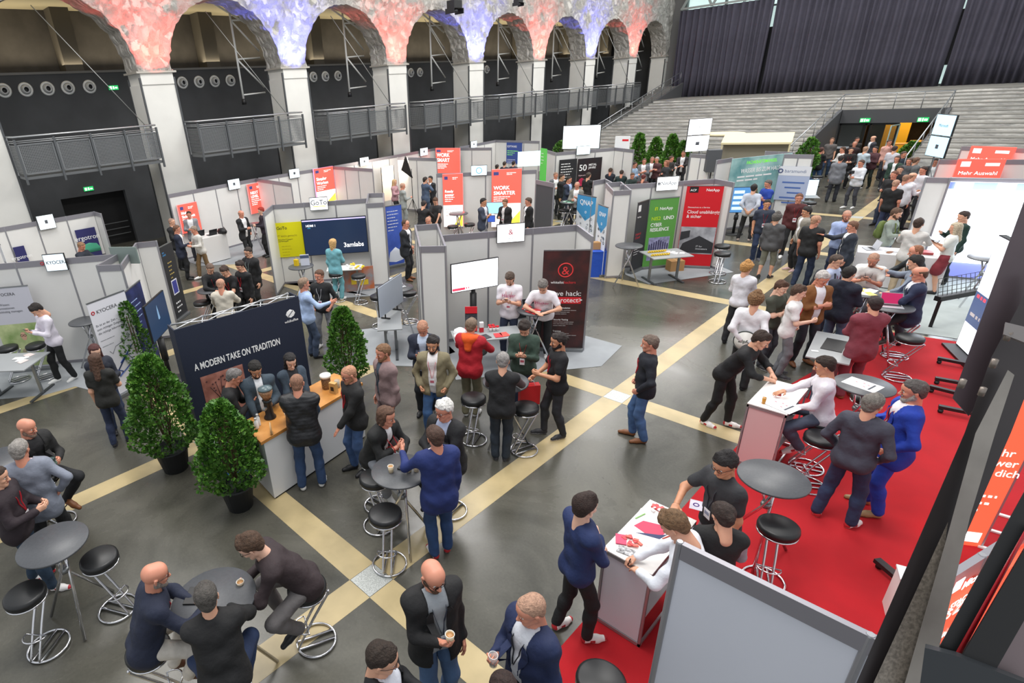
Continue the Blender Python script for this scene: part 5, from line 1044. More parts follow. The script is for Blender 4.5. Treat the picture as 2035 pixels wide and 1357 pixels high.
# ================================================================ NEAR STEELWORK OF THE GALLERY, right edge
def Q(px, py, d): return Vector((0, 0, CH))+ray(px, py)*d
o = thing('steel_strut', 'blurred dark slanting steel strut of the gallery across the right edge', 'steel strut', Q(1900, 900, 1.9)); L0 = o.location.copy()
SB = mat('3a3536', .5, .3, nz=.1, nscale=4); nrm = ray(1900, 900).normalized()
def slab(name, pts, d, th, m_, par=o):
    q = [Q(x, y, dd if isinstance(dd, (int, float)) else d)-L0 for x, y, dd in [(p+(d,))[:3] for p in pts]]; n = len(q); b = [v+nrm*th for v in q]
    part(name, MB().add(q+b, [tuple(range(n))[::-1], tuple(range(n, 2*n))]+[(i, (i+1) % n, n+(i+1) % n, n+i) for i in range(n)]), m_, par)
slab('web_plate', [(2060, 540), (2060, 730), (2009, 860), (1906, 1093), (1835, 1400), (1683, 1400), (1800, 1130), (1917, 860), (1969, 712)], 1.95, .03, SB)
slab('grey_flange', [(2003, 735), (2016, 745), (1978, 860), (1928, 1026), (1840, 1400), (1786, 1400), (1878, 1082), (1939, 860)], 1.9, .03, mat('8f8982', .5, .2, nz=.1, nscale=8))
slab('perforated_strip', [(1884, 1037), (1878, 1082), (1786, 1400), (1716, 1400)], 1.93, .004, mat('8a8278', .6, .2, nz=.3, nscale=90))
slab('grey_bracket', [(1998, 640), (2060, 655), (2060, 690), (1994, 664)], 1.85, .04, mat('8c8684', .5, .3))
slab('end_plate', [(2060, 330), (2060, 560), (1945, 800), (1925, 826), (1893, 790)], 2.0, .04, mat('574b50', .5, .3, nz=.1, nscale=5))
for i, (x, y) in enumerate(((2003, 668), (1975, 722), (1952, 778), (1912, 762))): part('bolt', MB().lathe([(0, -.015), (.009, -.015), (.009, .015), (0, .015)], 6, Q(x, y, 1.86)-L0), mat('8a8078', .4, .6), o)
o = thing('steel_strut', 'second dark steel strut right of the blurred slanting one', 'steel strut', Q(1980, 1150, 1.7)); L0 = o.location.copy()
slab('web_plate', [(2060, 935), (2060, 1010), (1880, 1330), (1855, 1310), (1867, 1287)], 1.7, .03, mat('1e1e1f', .5, .3), o); slab('lower_web', [(2060, 1050), (2060, 1190), (1967, 1352), (1896, 1330)], 1.68, .03, mat('19191a', .5, .3), o)
slab('base_plate', [(1838, 1287), (1900, 1303), (2060, 1365), (2060, 1420), (1820, 1420)], 1.65, .05, mat('2c3034', .5, .3), o); slab('side_plate', [(2060, 1190), (2060, 1370), (1967, 1352)], 1.72, .03, mat('7d6e70', .5, .2), o)
part('red_tube', MB().tube([Q(1895, 1315, 1.75)-L0, Q(2060, 1010, 1.75)-L0], .008), mat('b01824', .3), o)
# orange red posters beyond the steelwork
B_ = Vector((.73, 8.14, 0)); f = Fr(B_-Vector((.857, .515, 0))*.5, B_); o = thing('light_poster', 'tall orange red light poster right of the blurred steel strut', 'light poster', f.at(f.w/2, 0, .006), f.rz); w_ = f.w/2
part('panel', MB().box(-w_, -.04, .0, w_, .04, 2.2), scr('ee5a3e', .8), o); part('side_frame', MB().box(w_, -.045, 0, w_+.02, .045, 2.2), ALU, o)
text(o, 'Mehr\nPower\nfür dich', .13, -.12, 1.25, -.045, scr('fff4f0', 1)); part('logo', MB().box(-.05, -.046, .06, w_-.04, -.043, .2), scr('fff4f0', 1), o); lines(o, -.05, .7, .25, 3, -.045, scr('fff4f0', 1), .1, .03)
for i in range(4): tag(part('floor_bar', MB().box(-.25, -.02, 0, .25, .02, .02), WHITE, loc=(.95+.03*i, 7.7+.42*i, .008), rotz=.1), 'short white bar on the red carpet beside the orange red poster', 'floor bar', 'white bars on the carpet')
f = Fr((.18, 3.56), (.66, 4.98)); bwall(0, 0, 'exhibition wall with an orange red poster in the lower right corner', 2, fr=f, h=2.42)
o = thing('light_poster', 'orange red light poster low in the right corner', 'light poster', f.at(f.w/2, -.05, .25), f.rz); w_ = f.w/2; part('panel', MB().box(-w_, -.03, 0, w_, .02, 2.02), scr('ee5a3e', .8), o)
for tx_, px_, py_, sz_ in (('Microsoft', 1908, 1172, .09), ('STACK HCI', 1884, 1212, .07), ("'S ZWEI", 1872, 1234, .11), ('Mehr', 1862, 1272, .07)):
    x_, z_ = f.hit(px_, py_, .08); text(o, tx_, sz_, x_-w_, z_-.25, -.033, scr('fff4f0', 1), bold=.004)
x_, z_ = f.hit(1888, 1180, .08); part('logo', MB().box(x_-w_, -.035, z_-.25, x_-w_+.09, -.032, z_-.16), scr('fff4f0', 1), o)
q = P(1756, 1205, 0); prop('white_plinth', 'small white plinth behind the grey wall beside the steel strut', 'plinth', (q.x+.12, q.y, .006), .3, body=(MB().box(-.12, -.1, 0, .12, .1, .5), WHITE), top=(MB().box(-.13, -.11, .5, .13, .11, .52), mat('d8d8da')))
# ================================================================ PEOPLE
def nets(F, lo, h):
    S = F < 0
    if not S.any(): return np.zeros((0, 3)), np.zeros((0, 4), int)
    c = [S[i:S.shape[0]-1+i, j:S.shape[1]-1+j, k:S.shape[2]-1+k] for i in (0, 1) for j in (0, 1) for k in (0, 1)]
    n = sum(x.astype(np.int8) for x in c); act = (n > 0) & (n < 8); I = np.argwhere(act); idx = -np.ones(act.shape, int); idx[act] = np.arange(len(I))
    off = np.array([(i, j, k) for i in (0, 1) for j in (0, 1) for k in (0, 1)])
    vals = np.stack([F[I[:, 0]+o[0], I[:, 1]+o[1], I[:, 2]+o[2]] for o in off], 1)
    acc = np.zeros((len(I), 3)); cnt = np.zeros(len(I))
    for a in range(8):
        for b in range(a+1, 8):
            if abs(off[a]-off[b]).sum() != 1: continue
            d = (vals[:, a] < 0) != (vals[:, b] < 0); t = np.where(d, vals[:, a]/np.where(d, vals[:, a]-vals[:, b], 1), 0)
            acc += d[:, None]*(off[a]+t[:, None]*(off[b]-off[a])); cnt += d
    V = (I+acc/cnt[:, None])*h+lo; Q_ = []
    for ax in range(3):
        A_ = np.moveaxis(S, ax, 0); D = np.moveaxis(A_[:-1] != A_[1:], 0, ax)
        sl = [slice(1, -1)]*3; sl[ax] = slice(None); D2 = np.zeros_like(D); D2[tuple(sl)] = D[tuple(sl)]
        e = np.argwhere(D2)
        if not len(e): continue
        b, c_ = [x for x in (0, 1, 2) if x != ax]
        def g(db, dc): q = e.copy(); q[:, b] -= db; q[:, c_] -= dc; return idx[q[:, 0], q[:, 1], q[:, 2]]
        q = np.stack([g(1, 1), g(0, 1), g(0, 0), g(1, 0)], 1)
        ins_ = S[e[:, 0], e[:, 1], e[:, 2]]; flip = ~ins_ if ax != 1 else ins_
        q[flip] = q[flip][:, ::-1]; Q_.append(q)
    Q_ = np.concatenate(Q_); Q_ = Q_[(Q_ >= 0).all(1)]
    return V, Q_
def pdist(X, a, b, ra, rb):
    a = np.asarray(a, float); b = np.asarray(b, float); ab = b-a; L2 = ab@ab
    if L2 < 1e-9: return np.sqrt(((X-a)**2).sum(-1))-ra
    t = np.clip(((X-a)@ab)/L2, 0, 1); d = X-a-t[..., None]*ab
    return np.sqrt((d*d).sum(-1))-(ra+(rb-ra)*t)
def smin(a, b, k):
    h = np.maximum(k-np.abs(a-b), 0)/k; return np.minimum(a, b)-h*h*k*.25
def sdf(X, prims, k=.03):
    f = np.full(X.shape[:-1], 9.)
    for p in prims: f = smin(f, pdist(X, *p[:4]), p[4] if len(p) > 4 else k)
    return f
def surf(prims, h, k=.03, post=None, pad=.03):
    P_ = np.array([[p[0], p[1]] for p in prims], float); Rr = np.array([max(p[2], p[3]) for p in prims])
    lo = (P_.min(1)-Rr[:, None]).min(0)-pad-h; hi = (P_.max(1)+Rr[:, None]).max(0)+pad+h
    n = np.ceil((hi-lo)/h).astype(int)+1
    F = np.full(n, 1.)
    ax = [lo[i]+h*np.arange(n[i]) for i in range(3)]
    for p in prims:
        r_ = max(p[2], p[3])+max(.06, 3*h); a = np.minimum(p[0], p[1])-r_; b = np.maximum(p[0], p[1])+r_
        i0 = np.clip(np.floor((a-lo)/h).astype(int), 0, n); i1 = np.clip(np.ceil((b-lo)/h).astype(int)+1, 0, n)
        if (i1 <= i0).any(): continue
        X = np.stack(np.meshgrid(*[ax[i][i0[i]:i1[i]] for i in range(3)], indexing='ij'), -1)
        s_ = tuple(slice(i0[i], i1[i]) for i in range(3)); F[s_] = smin(F[s_], pdist(X, *p[:4]), p[4] if len(p) > 4 else k)
    if post is not None:
        X = np.stack(np.meshgrid(*ax, indexing='ij'), -1); F = post(X, F)
    F[0] = F[-1] = 1; F[:, 0] = F[:, -1] = 1; F[:, :, 0] = F[:, :, -1] = 1
    return nets(F, lo, h)
def mkmesh(name, V, Q_, mats, mi=None):
    me = bpy.data.meshes.new(name); n, m = len(V), len(Q_)
    me.vertices.add(n); me.vertices.foreach_set('co', np.asarray(V, np.float32).ravel())
    me.loops.add(4*m); me.loops.foreach_set('vertex_index', np.asarray(Q_, np.int32).ravel())
    me.polygons.add(m); me.polygons.foreach_set('loop_start', np.arange(0, 4*m, 4, dtype=np.int32)); me.polygons.foreach_set('loop_total', np.full(m, 4, np.int32))
    me.polygons.foreach_set('use_smooth', np.ones(m, bool))
    for x in mats: me.materials.append(x)
    if mi is not None: me.polygons.foreach_set('material_index', np.asarray(mi, np.int32))
    me.update(calc_edges=True); me.validate(); return me
A3 = np.array
def sym(l): return l+[(A3(p[0])*[-1, 1, 1], A3(p[1])*[-1, 1, 1])+tuple(p[2:]) for p in l]
# ---- head (origin: centre of the head, +y forward)
HEADP = sym([((0, -.03, .042), (0, .022, .044), .078, .076)])[:1] + [((0, .015, .0), (0, .03, -.055), .066, .046), ((0, .058, -.09), (0, .062, -.094), .019, .018), ((0, -.028, -.04), (0, -.035, -.2), .056, .058)] \
    + sym([((.034, -.005, -.045), (.012, .056, -.086), .034, .023), ((.038, .062, -.018), (.036, .058, -.02), .022, .022, .02), ((.006, .08, .027), (.038, .07, .026), .011, .01, .012)]) \
    + [((0, .088, .008), (0, .107, -.028), .0085, .0125, .012)] + sym([((.009, .096, -.031), (.012, .094, -.031), .008, .008, .01), ((.003, .084, -.056), (.018, .077, -.055), .0085, .005, .008), ((.077, -.004, .018), (.08, -.012, -.018), .012, .009, .008), ((.084, -.014, .022), (.086, -.018, .002), .008, .007, .008)])
def head_post(X, F):
    for s_ in (-1, 1):
        g = pdist(X, (s_*.031, .094, .007), (s_*.033, .094, .007), .0145, .0145); k = .012
        a = -g; h = np.maximum(k-np.abs(F-a), 0)/k; F = np.maximum(F, a)+h*h*k*.25
    return F
def shell(t, zl, extra=(), amp=.0, fr=60, base=None):
    """hair: cranium inflated by t, kept where z is above the hairline zl(X)"""
    pr = [((0, -.032, .045), (0, .016, .048), .079+t, .075+t), ((0, -.045, -.03), (0, -.045, -.05), .058+t*.8, .05+t*.7)]+list(extra)
    def post(X, F):
        if amp:
            a_, b_, c_ = X[..., 0]+X[..., 1]*.6+X[..., 2]*.3, X[..., 1]-X[..., 2]*.7+X[..., 0]*.2, X[..., 2]+X[..., 0]*.5-X[..., 1]*.4; F = F+amp*1.5*np.sin(a_*fr)*np.sin(b_*fr*1.1+1)*np.sin(c_*fr*.95+2)
        g = zl(X); return np.maximum(F+np.clip((g+.022)/.022, 0, 1)*t*1.15, g)
    return pr, post
def zl_short(X):
    y = X[..., 1]; x = np.abs(X[..., 0]); z = X[..., 2]
    line = np.where(y > .05, .074-x*.25, np.where(y > .012, .074-(.05-y)*1.5-x*.1, np.where(y > -.03, .004+(y-.012)*.2, np.maximum(-.066, -.004+(y+.03)*2.0))))
    return line-z
def zl_rec(X): return np.maximum(zl_short(X), X[..., 1]-.035-.9*np.maximum(0, .05-np.abs(X[..., 0]))*0)
def zl_fringe(X): return np.maximum(zl_short(X), X[..., 2]-.062)
def zl_long(X):
    y = X[..., 1]; z = X[..., 2]; return np.minimum(np.where(y > .03, .078-z, -1), np.where(y <= .03, y-.03, 1))
HAIRS = {
    'buzz': shell(.004, zl_short), 'fringe': shell(.006, zl_fringe), 'short': shell(.010, zl_short, [((0, .04, .1), (0, .0, .115), .028, .03)], .003),
    'thick': shell(.014, zl_short, [((-.02, .05, .105), (.03, .03, .125), .028, .032), ((0, -.03, .115), (0, -.06, .1), .04, .04)], .002, 75), 'rec': shell(.009, zl_rec, amp=.003),
    'curly': shell(.024, zl_short, [((0, .05, .11), (0, -.03, .14), .04, .05)], .011, 115),
    'long': shell(.016, zl_long, [((.062, -.01, .0), (.075, .0, -.20), .036, .04), ((-.062, -.01, .0), (-.075, .0, -.20), .036, .04), ((0, -.06, .0), (0, -.085, -.26), .06, .045)], .004, 55),
    'mid': shell(.018, zl_long, [((.06, -.02, .0), (.062, -.02, -.07), .035, .03), ((-.06, -.02, .0), (-.062, -.02, -.07), .035, .03), ((0, -.06, .0), (0, -.07, -.1), .055, .045)], .004, 55),
    'bun': shell(.012, zl_short, [((0, -.12, .03), (0, -.125, .02), .035, .03), ((.0, -.08, .0), (0, -.07, -.04), .03, .02)], .004)}
BEARDP = [((.034, 0, -.048), (.012, .06, -.089), .037, .027), ((-.034, 0, -.048), (-.012, .06, -.089), .037, .027), ((0, .058, -.093), (0, .062, -.098), .025, .023), ((-.02, .083, -.044), (.02, .083, -.044), .009, .009), ((.06, -.005, -.01), (.045, .0, -.045), .018, .03), ((-.06, -.005, -.01), (-.045, .0, -.045), .018, .03)]
def beard_post(X, F):
    lip = pdist(X, (-.015, .088, -.056), (.015, .088, -.056), .011, .011); return np.maximum(np.maximum(F, -lip), X[..., 2]-np.where(X[..., 1] > .04, -.036, .0))
HC = {}
def tmpl(kind, key, h):
    k = (kind, key, h)
    if k in HC: return HC[k]
    if kind == 'head': V, Q_ = surf(HEADP, h, .018, head_post)
    elif kind == 'hair': p_, po = HAIRS[key]; V, Q_ = surf(p_, max(h, .006), .025, po)
    elif kind == 'beard': V, Q_ = surf(BEARDP, max(h, .006), .015, beard_post)
    elif kind == 'eye': V, Q_ = surf([((0, 0, 0), (0, 0, .0001), key, key)], key*.5, .01, pad=.002)
    elif kind == 'hand': V, Q_ = surf(hand_prims(key), h, .008, pad=.006)
    elif kind == 'shoe':
        V, Q_ = surf([((0, -.055, .04), (.004, .06, .034), .036, .036), ((.004, .06, .034), (-.004, .14, .026), .038, .030), ((0, -.055, .05), (0, -.045, .10), .036, .037), ((0, .0, .055), (0, .06, .04), .032, .028)], h, .03, lambda X, F: np.maximum(F, -X[..., 2]+.001))
    HC[k] = (V, Q_); return HC[k]
def hand_prims(kind):
    """right hand, wrist at the origin, fingers +y, palm faces -z, thumb on -x"""
    pr = [((-.022, .01, 0), (-.024, .075, .0), .015, .014, .02), ((.0, .005, 0), (.0, .08, .002), .017, .014, .02), ((.022, .012, 0), (.024, .072, 0), .014, .012, .02), ((0, -.03, 0), (0, .01, 0), .025, .018, .02)]
    curl = {'relax': (.25, .35, .3), 'grip': (.75, .95, .7), 'flat': (.05, .06, .05), 'fist': (1.3, 1.5, .9), 'point': (1.2, 1.4, .9)}[kind]
    for i, (x, y, L_) in enumerate(((-.027, .082, .072), (-.009, .088, .08), (.010, .085, .074), (.027, .076, .058))):
        c = curl if not (kind == 'point' and i == 0) else (.05, .05, .05)
        a = c[0]*(1+.08*i); p = A3([x, y, 0.]); fx = x*.25
        for j, (fl, r_) in enumerate(((.45, .0088), (.32, .008), (.26, .0072))):
            q = p+A3([fx*fl, math.cos(a)*L_*fl, -math.sin(a)*L_*fl]); pr.append((p, q, r_, r_*.93, .005)); p = q; a += c[min(j+1, 2)]
    t0 = A3([-.03, .018, -.004]); spread = {'flat': .9, 'relax': .7, 'grip': .55, 'fist': .4, 'point': .5}[kind]
    t1 = t0+A3([-math.sin(spread)*.038, math.cos(spread)*.034, -.012 if kind != 'flat' else -.004]); t2 = t1+A3([-.008 if kind in ('flat', 'relax') else .012, .030, -.012 if kind not in ('flat',) else -.002])
    pr += [(t0, t1, .013, .0105, .012), (t1, t2, .0100, .0082, .005)]
    return pr
SKIN = {'l': 'd9a488', 'p': 'e2b49c', 'm': 'c98f6e', 't': 'a86f50', 'r': 'd08d74'}
def nrm_(v): return v/(np.linalg.norm(v)+1e-9)
def ik(a, t, l1, l2, pole):
    d = t-a; L = np.linalg.norm(d); L = min(L, (l1+l2)*.995); d = nrm_(d); t = a+d*L
    x = (l1*l1-l2*l2+L*L)/(2*L); y = math.sqrt(max(0, l1*l1-x*x)); p = pole-d*(pole@d); return a+d*x+nrm_(p)*y, t
def basis(d, up):
    """columns x, y=d, z close to up"""
    d = nrm_(d); z = nrm_(up-d*(up@d)); return np.stack([np.cross(d, z), d, z], 1)
# arm presets for the right side (x = +right): wrist offset from shoulder, elbow pole, hand kind, back-of-hand direction
ARM = {'side': ((.05, .05, -.53), (.3, -1, 0), 'relax', (1, 0, .1)), 'pocket': ((.03, .10, -.44), (1, -1, 0), 'fist', (1, .2, 0)), 'behind': ((-.11, -.17, -.42), (1, -.6, 0), 'relax', (0, -1, 0)),
       'cross': ((-.20, .21, -.20), (.9, .0, -1), 'grip', (0, 1, .3)), 'cross2': ((-.19, .17, -.25), (.9, -.1, -1), 'fist', (0, 1, .2)), 'phone': ((-.11, .30, -.17), (.5, -.3, -1), 'grip', (.3, .3, -1)), 'hold': ((-.08, .30, -.24), (.6, -.3, -1), 'grip', (.8, .5, 0)),
       'chin': ((-.10, .17, .03), (.6, .3, -1), 'fist', (0, 1, .2)), 'tbl': ((-.06, .38, -.26), (1, -.2, -.5), 'flat', (0, 0, 1)), 'tbl2': ((-.17, .33, -.26), (1, -.1, -.5), 'relax', (.2, 0, 1)), 'point': ((-.02, .50, -.02), (.8, 0, -1), 'flat', (.2, 0, 1)),
       'out': ((.12, .42, -.16), (.8, -.2, -1), 'flat', (1, 0, .3)), 'hip': ((.06, -.02, -.38), (1, -.5, 0), 'fist', (1, 0, 0)), 'lap': ((-.10, .25, -.40), (.8, -.5, -.2), 'relax', (.4, 0, 1)), 'drink': ((-.03, .30, -.10), (.5, -.2, -1), 'grip', (1, .2, 0)),
       'clasp': ((-.15, .17, -.40), (1, -.5, 0), 'grip', (.2, 1, 0)), 'write': ((-.10, .36, -.36), (1, -.3, -.4), 'grip', (.4, 0, 1)), 'low': ((-.04, .30, -.45), (1, -.6, -.1), 'flat', (0, 0, 1)), 'bag': ((.0, .30, -.40), (.6, -.5, -1), 'fist', (1, 0, .2)), 'away': ((.28, .30, -.30), (1, -.3, -1), 'relax', (.6, 0, 1))}
CAMXY = Vector((0, 0, 0)); NP = [0]; GRIP = {}
def cloth(c, nz=.05, rough=.8): return mat(c, rough, nz=nz, nscale=9, bump=.35, bscale=11)
def noise_f(amp, seed):
    def fn(X, F):
        x, y, z = X[..., 0], X[..., 1], X[..., 2]
        return F+amp*(np.sin(z*31+seed+np.sin(x*19+seed)*1.6+y*9)*.6+np.sin(z*17-y*23+x*11+seed*2)*.6+np.sin(x*37+z*41+seed)*.3)
    return fn
def person(key, px, py, label, face, top=('shirt', 'ffffff'), legs=('pants', '20222a'), hair=('short', '3a2a20'), arms=('side', 'side'), h=1.78, w=1.0, lean=0, twist=0, hy=0, hp=5, stance=(.10, .02), toe=12,
           shoes=('2a2a2c', '2a2a2c'), skin='l', inner=None, lany=None, badge=True, beard=None, glasses=False, sit=None, side=0, lanyw=.006, prop_=None, fem=False, open_=.03, group=None, sleeve=None, word=None, stool_deg=None, stool_label=None, world=None, armt={}):
    w = .93+(w-1)*.55; s_ = h/1.78; NP[0] += 1; seed = NP[0]*1.7
    # skeleton in local coordinates, y forward, x to the person's right
    pz = .95 if sit is None else sit+.085
    pel = A3([0, 0, pz]); la, ls = R(lean), R(side); d = nrm_(A3([math.sin(ls), math.sin(la), math.cos(la)*math.cos(ls)]))
    sw = (.165 if fem else .178)*(.6+.4*w); ta = R(twist); sx = A3([math.cos(ta), math.sin(ta), 0]); sx = nrm_(sx-d*(sx@d)); fw = np.cross(d, sx); fw = fw if fw[1] > 0 else -fw
    bend = nrm_(d+A3([0, math.sin(la)*.25, 0])); mid = pel+d*.26; ch = mid+bend*.14; nb = mid+bend*.26; shc = mid+bend*.20
    sh = {+1: shc+sx*sw, -1: shc-sx*sw}
    ya, pa = R(hy+twist), R(hp); hd = nrm_(bend*.45+A3([0, 0, 1])*.8+A3([-math.sin(ya), math.cos(ya), 0])*math.sin(pa)*.5)
    hc = nb+hd*.165+A3([0, .012, 0]); fdir = A3([-math.sin(ya)*math.cos(pa), math.cos(ya)*math.cos(pa), -math.sin(pa)]); hz = nrm_(A3([0, 0, 1.])-fdir*fdir[2]); HB = np.stack([np.cross(fdir, hz), fdir, hz], 1)*1.06
    hips = {+1: pel+A3([.085, 0, -.02]), -1: pel+A3([-.085, 0, -.02])}
    wr, el, hk_, hup = {}, {}, {}, {}
    for q, an in ((+1, arms[0]), (-1, arms[1])):
        off, pole, kind, up = ARM[an]; off = A3(off); m = A3([q, 1, 1.]); off = off*m; ov = sx*off[0]+fw*[1, 1, 0]*off[1]+A3([0, 0, off[2]])
        tgt = sh[q]+ov
        if q in armt: tgt = A3(armt[q])/s_
        pl = A3(pole)*m; pl = sx*pl[0]+fw*pl[1]+A3([0, 0, pl[2]]); el[q], wr[q] = ik(sh[q], tgt, .29, .255, pl); hk_[q] = kind; u_ = A3(up, )*m if False else A3(up)*m; hup[q] = sx*u_[0]+fw*u_[1]+A3([0, 0, u_[2]])
    an_, kn = {}, {}
    for q in (+1, -1):
        if sit is None: t = A3([q*stance[0], q*stance[1], .085]); pole = A3([q*.15, 1, 0.])
        elif sit < .6: t = A3([q*.12, .42, .085]); pole = A3([q*.3, 1, 1.])
        else: t = A3([q*.10, .20+.05*q, .37]); pole = A3([q*.55, 1, .6])
        kn[q], an_[q] = ik(hips[q], t, .435, .43, pole)
    fem_ = .94 if fem else 1
    def torso(g, hem=.0):
        l = []
        for q in (+1, -1):
            l += [(pel+sx*(q*.075*w)+A3([0, 0, -.02-hem]), pel+sx*(q*.062*w)+d*.17, .103*w*fem_+g+(.02 if hem else 0), .092*w*fem_+g, .06), (pel+sx*(q*.062*w)+d*.17, ch+sx*(q*.083*w), .092*w*fem_+g, .104*w**.5+g, .06),
                  (pel+A3([q*.07, -.04, -.03]), pel+A3([q*.07, -.04, -.04]), .086*w+g+(.012 if hem else 0), .086*w+g+(.012 if hem else 0), .05), (sh[q]-sx*(q*.03), nb-bend*.02, .056+g, .05+g, .05)]
            if fem: l.append((ch+sx*(q*.075)+fw*.075-bend*.03,)*2+(.05+g, .05+g, .04))
        l.append((pel+d*.1+fw*(.035*w*w), pel+d*.2+fw*(.035*w*w), .10*w+g, .10*w+g, .06)); l.append((sh[1], sh[-1], .058+g, .058+g, .05)); l.append((ch+fw*.02, ch+fw*.02+bend*.02, .10+g, .10+g, .06))
        return l
    def arm(g, q, stop=1.0, wgap=0):
        e2 = el[q]+(wr[q]-el[q])*stop; r_ = .044-(.044-.029)*stop
        l = [(sh[q], el[q], .052+g, .040+g)]
        if stop > 0: l.append((el[q], e2-nrm_(wr[q]-el[q])*wgap, .040+g, r_+g))
        return l
    def leg(g, q, wide=.0, stop=1.0):
        a2 = kn[q]+(an_[q]-kn[q])*stop; mid_ = kn[q]+(an_[q]-kn[q])*.33
        bk = nrm_(np.cross(an_[q]-kn[q], A3([1, 0, 0]))); bk = bk if bk[1] < 0 else -bk
        l = [(hips[q], kn[q], .083*w**.6+g, .058+g+wide*.5)]
        l.append((kn[q], a2, .056+g+wide*.6, .042+g+wide+(.056-.042)*(1-stop)))
        if stop > .5: l.append((mid_+bk*.012, mid_+bk*.012+(an_[q]-kn[q])*.1, .052+g, .048+g, .04))
        return l
    neck = [(nb-bend*.03, nb+(hc-nb)*.6, .058, .054)]
    # place
    headtop = hc+HB@A3([0, -.01, .125]); ht = headtop*s_
    if world is None: g = P(px, py, ht[2])
    else: g = Vector((world[0], world[1], 0))
    c0 = Vector((-g.x, -g.y, 0)).normalized(); rot = R(face); fdw = Vector((c0.x*math.cos(rot)-c0.y*math.sin(rot), c0.x*math.sin(rot)+c0.y*math.cos(rot), 0))
    rz = math.atan2(fdw.y, fdw.x)-math.pi/2; cr, sr = math.cos(rz), math.sin(rz)
    rx, ry = (g.x-(cr*ht[0]-sr*ht[1]), g.y-(sr*ht[0]+cr*ht[1])) if world is None else (g.x, g.y)
    dist = math.hypot(rx, ry); lod = 0 if dist < 11.5 else (1 if dist < 19 else 2)
    bh, hh, fh = ((.0155, .0055, .005), (.021, .008, .008), (.028, .012, .012))[lod]
    root = thing('person', label, 'person', (rx, ry, 0), rz, group); root.scale = (s_, s_, s_)
    kind, tc = top[0], top[1]; lk, lc = legs
    bare = kind in ('tee', 'polo'); slv = sleeve if sleeve is not None else (0.0 if bare else 1.0)
    # ---- body: one mesh
    pr = torso(-.008)+neck
    for q in (+1, -1): pr += arm(0, q); pr += leg(-.006, q)
    V, Q_ = surf(pr, bh, .035); Vs, Qs, Ms = [V], [Q_], [np.zeros(len(Q_), int)]; nV = len(V)
    hV, hQ = tmpl('head', 0, hh); VV = hV@HB.T+hc; Vs.append(VV); Qs.append(hQ+nV); cen_ = hV[hQ].mean(1)
    lipd = pdist(cen_, (-.02, .088, -.056), (.02, .088, -.056), .0075, .0075); Ms.append(np.where((lipd < .002) & (cen_[:, 1] > .082), 2, 0) if lod < 2 else np.zeros(len(hQ), int)); nV += len(hV)
    if lod < 2:
        for q in (+1, -1):
            for r_, o_, mi_ in ((.0112, (q*.031, .0752, .005), 1), (.0072, (q*.031, .0805, .004), 3)):
                eV, eQ = tmpl('eye', r_, 0); Vs.append((eV+A3(o_))@HB.T+hc); Qs.append(eQ+nV); Ms.append(np.full(len(eQ), mi_)); nV += len(eV)
    for q in (+1, -1):
        fV, fQ = tmpl('hand', hk_[q], fh); fV = fV.copy(); fQ = fQ.copy()
        if q < 0: fV[:, 0] *= -1; fQ = fQ[:, ::-1]
        dd = nrm_(wr[q]-el[q]); up = hup[q]; B_ = basis(dd, up); Vs.append(fV@B_.T+wr[q]+dd*.012); Qs.append(fQ+nV); Ms.append(np.zeros(len(fQ), int)); nV += len(fV)
    sk = mat(SKIN[skin], .5, nz=.04, nscale=12)
    me = mkmesh('body', np.concatenate(Vs), np.concatenate(Qs), [sk, mat('e9e6e2', .3), mat('b5665a' if skin != 't' else '8a4a3c', .5), mat('3a2a20', .2)], np.concatenate(Ms)); link('body', me, root)
    # ---- trousers
    lg = []; wide = .012 if lk != 'slim' else .002
    gp = .009
    if lk != 'skirt':
        lg = [(pel+A3([.07*w, 0, 0]), pel+A3([-.07*w, 0, 0]), .104*w+gp*.4, .104*w+gp*.4, .05), (pel+d*.06+sx*.05, pel+d*.06-sx*.05, .092*w+gp*.4, .092*w+gp*.4, .05), (pel+A3([.065, -.038, -.03]), pel+A3([-.065, -.038, -.03]), .086*w+gp*.4, .086*w+gp*.4, .05)]
        for q in (+1, -1): lg += leg(gp, q, wide, .25 if lk == 'shorts' else .97)
    else:
        for q in (+1, -1): lg += [(hips[q], kn[q]+A3([0, 0, .1]), .12, .13)]
    nf = noise_f(.0035 if lod == 0 else .005, seed)
    V, Q_ = surf(lg, bh, .03, nf); link('trousers' if lk not in ('shorts', 'skirt') else lk, mkmesh('trousers', V, Q_, [cloth(lc, .10 if 'j' not in lk else .16)]), root)
    # ---- shoes
    for q in (+1, -1):
        sV, sQ = tmpl('shoe', 0, max(fh*1.5, .008)); up_, so_ = shoes[:2]; cm = sV[sQ].mean(1)
        mi = np.where(cm[:, 2] < .022, 1, 0)
        if len(shoes) > 2: mi = np.where((mi == 0) & ((cm[:, 1] < -.068) | (cm[:, 1] > .135) | ((np.abs(cm[:, 0]) > .03) & (np.abs(cm[:, 1]-.01) < .022) & (cm[:, 2] < .055))), 2, mi)
        k_ = ('shoemesh', shoes, fh)
        if k_ not in HC: HC[k_] = mkmesh('shoe', sV, sQ, [mat(x, .5) for x in shoes], mi)
        o = link('shoe', HC[k_], root); o.location = an_[q]+A3([0, .045, -.085]); o.rotation_euler = (R(-25) if sit is not None and sit > .6 else 0, 0, R(-q*toe))
    # ---- top
    def cutfn(wd, zt_, pw=None):
        def fn(X, F):
            rel = X-pel; v = rel@bend if lean > 20 else rel@d; u_ = np.abs(rel@sx); wv = (X-pel-d*.3)@fw
            half = wd(v); return np.maximum(F, -np.maximum(u_-half, -(wv-.0)))
        return fn
    garments = []
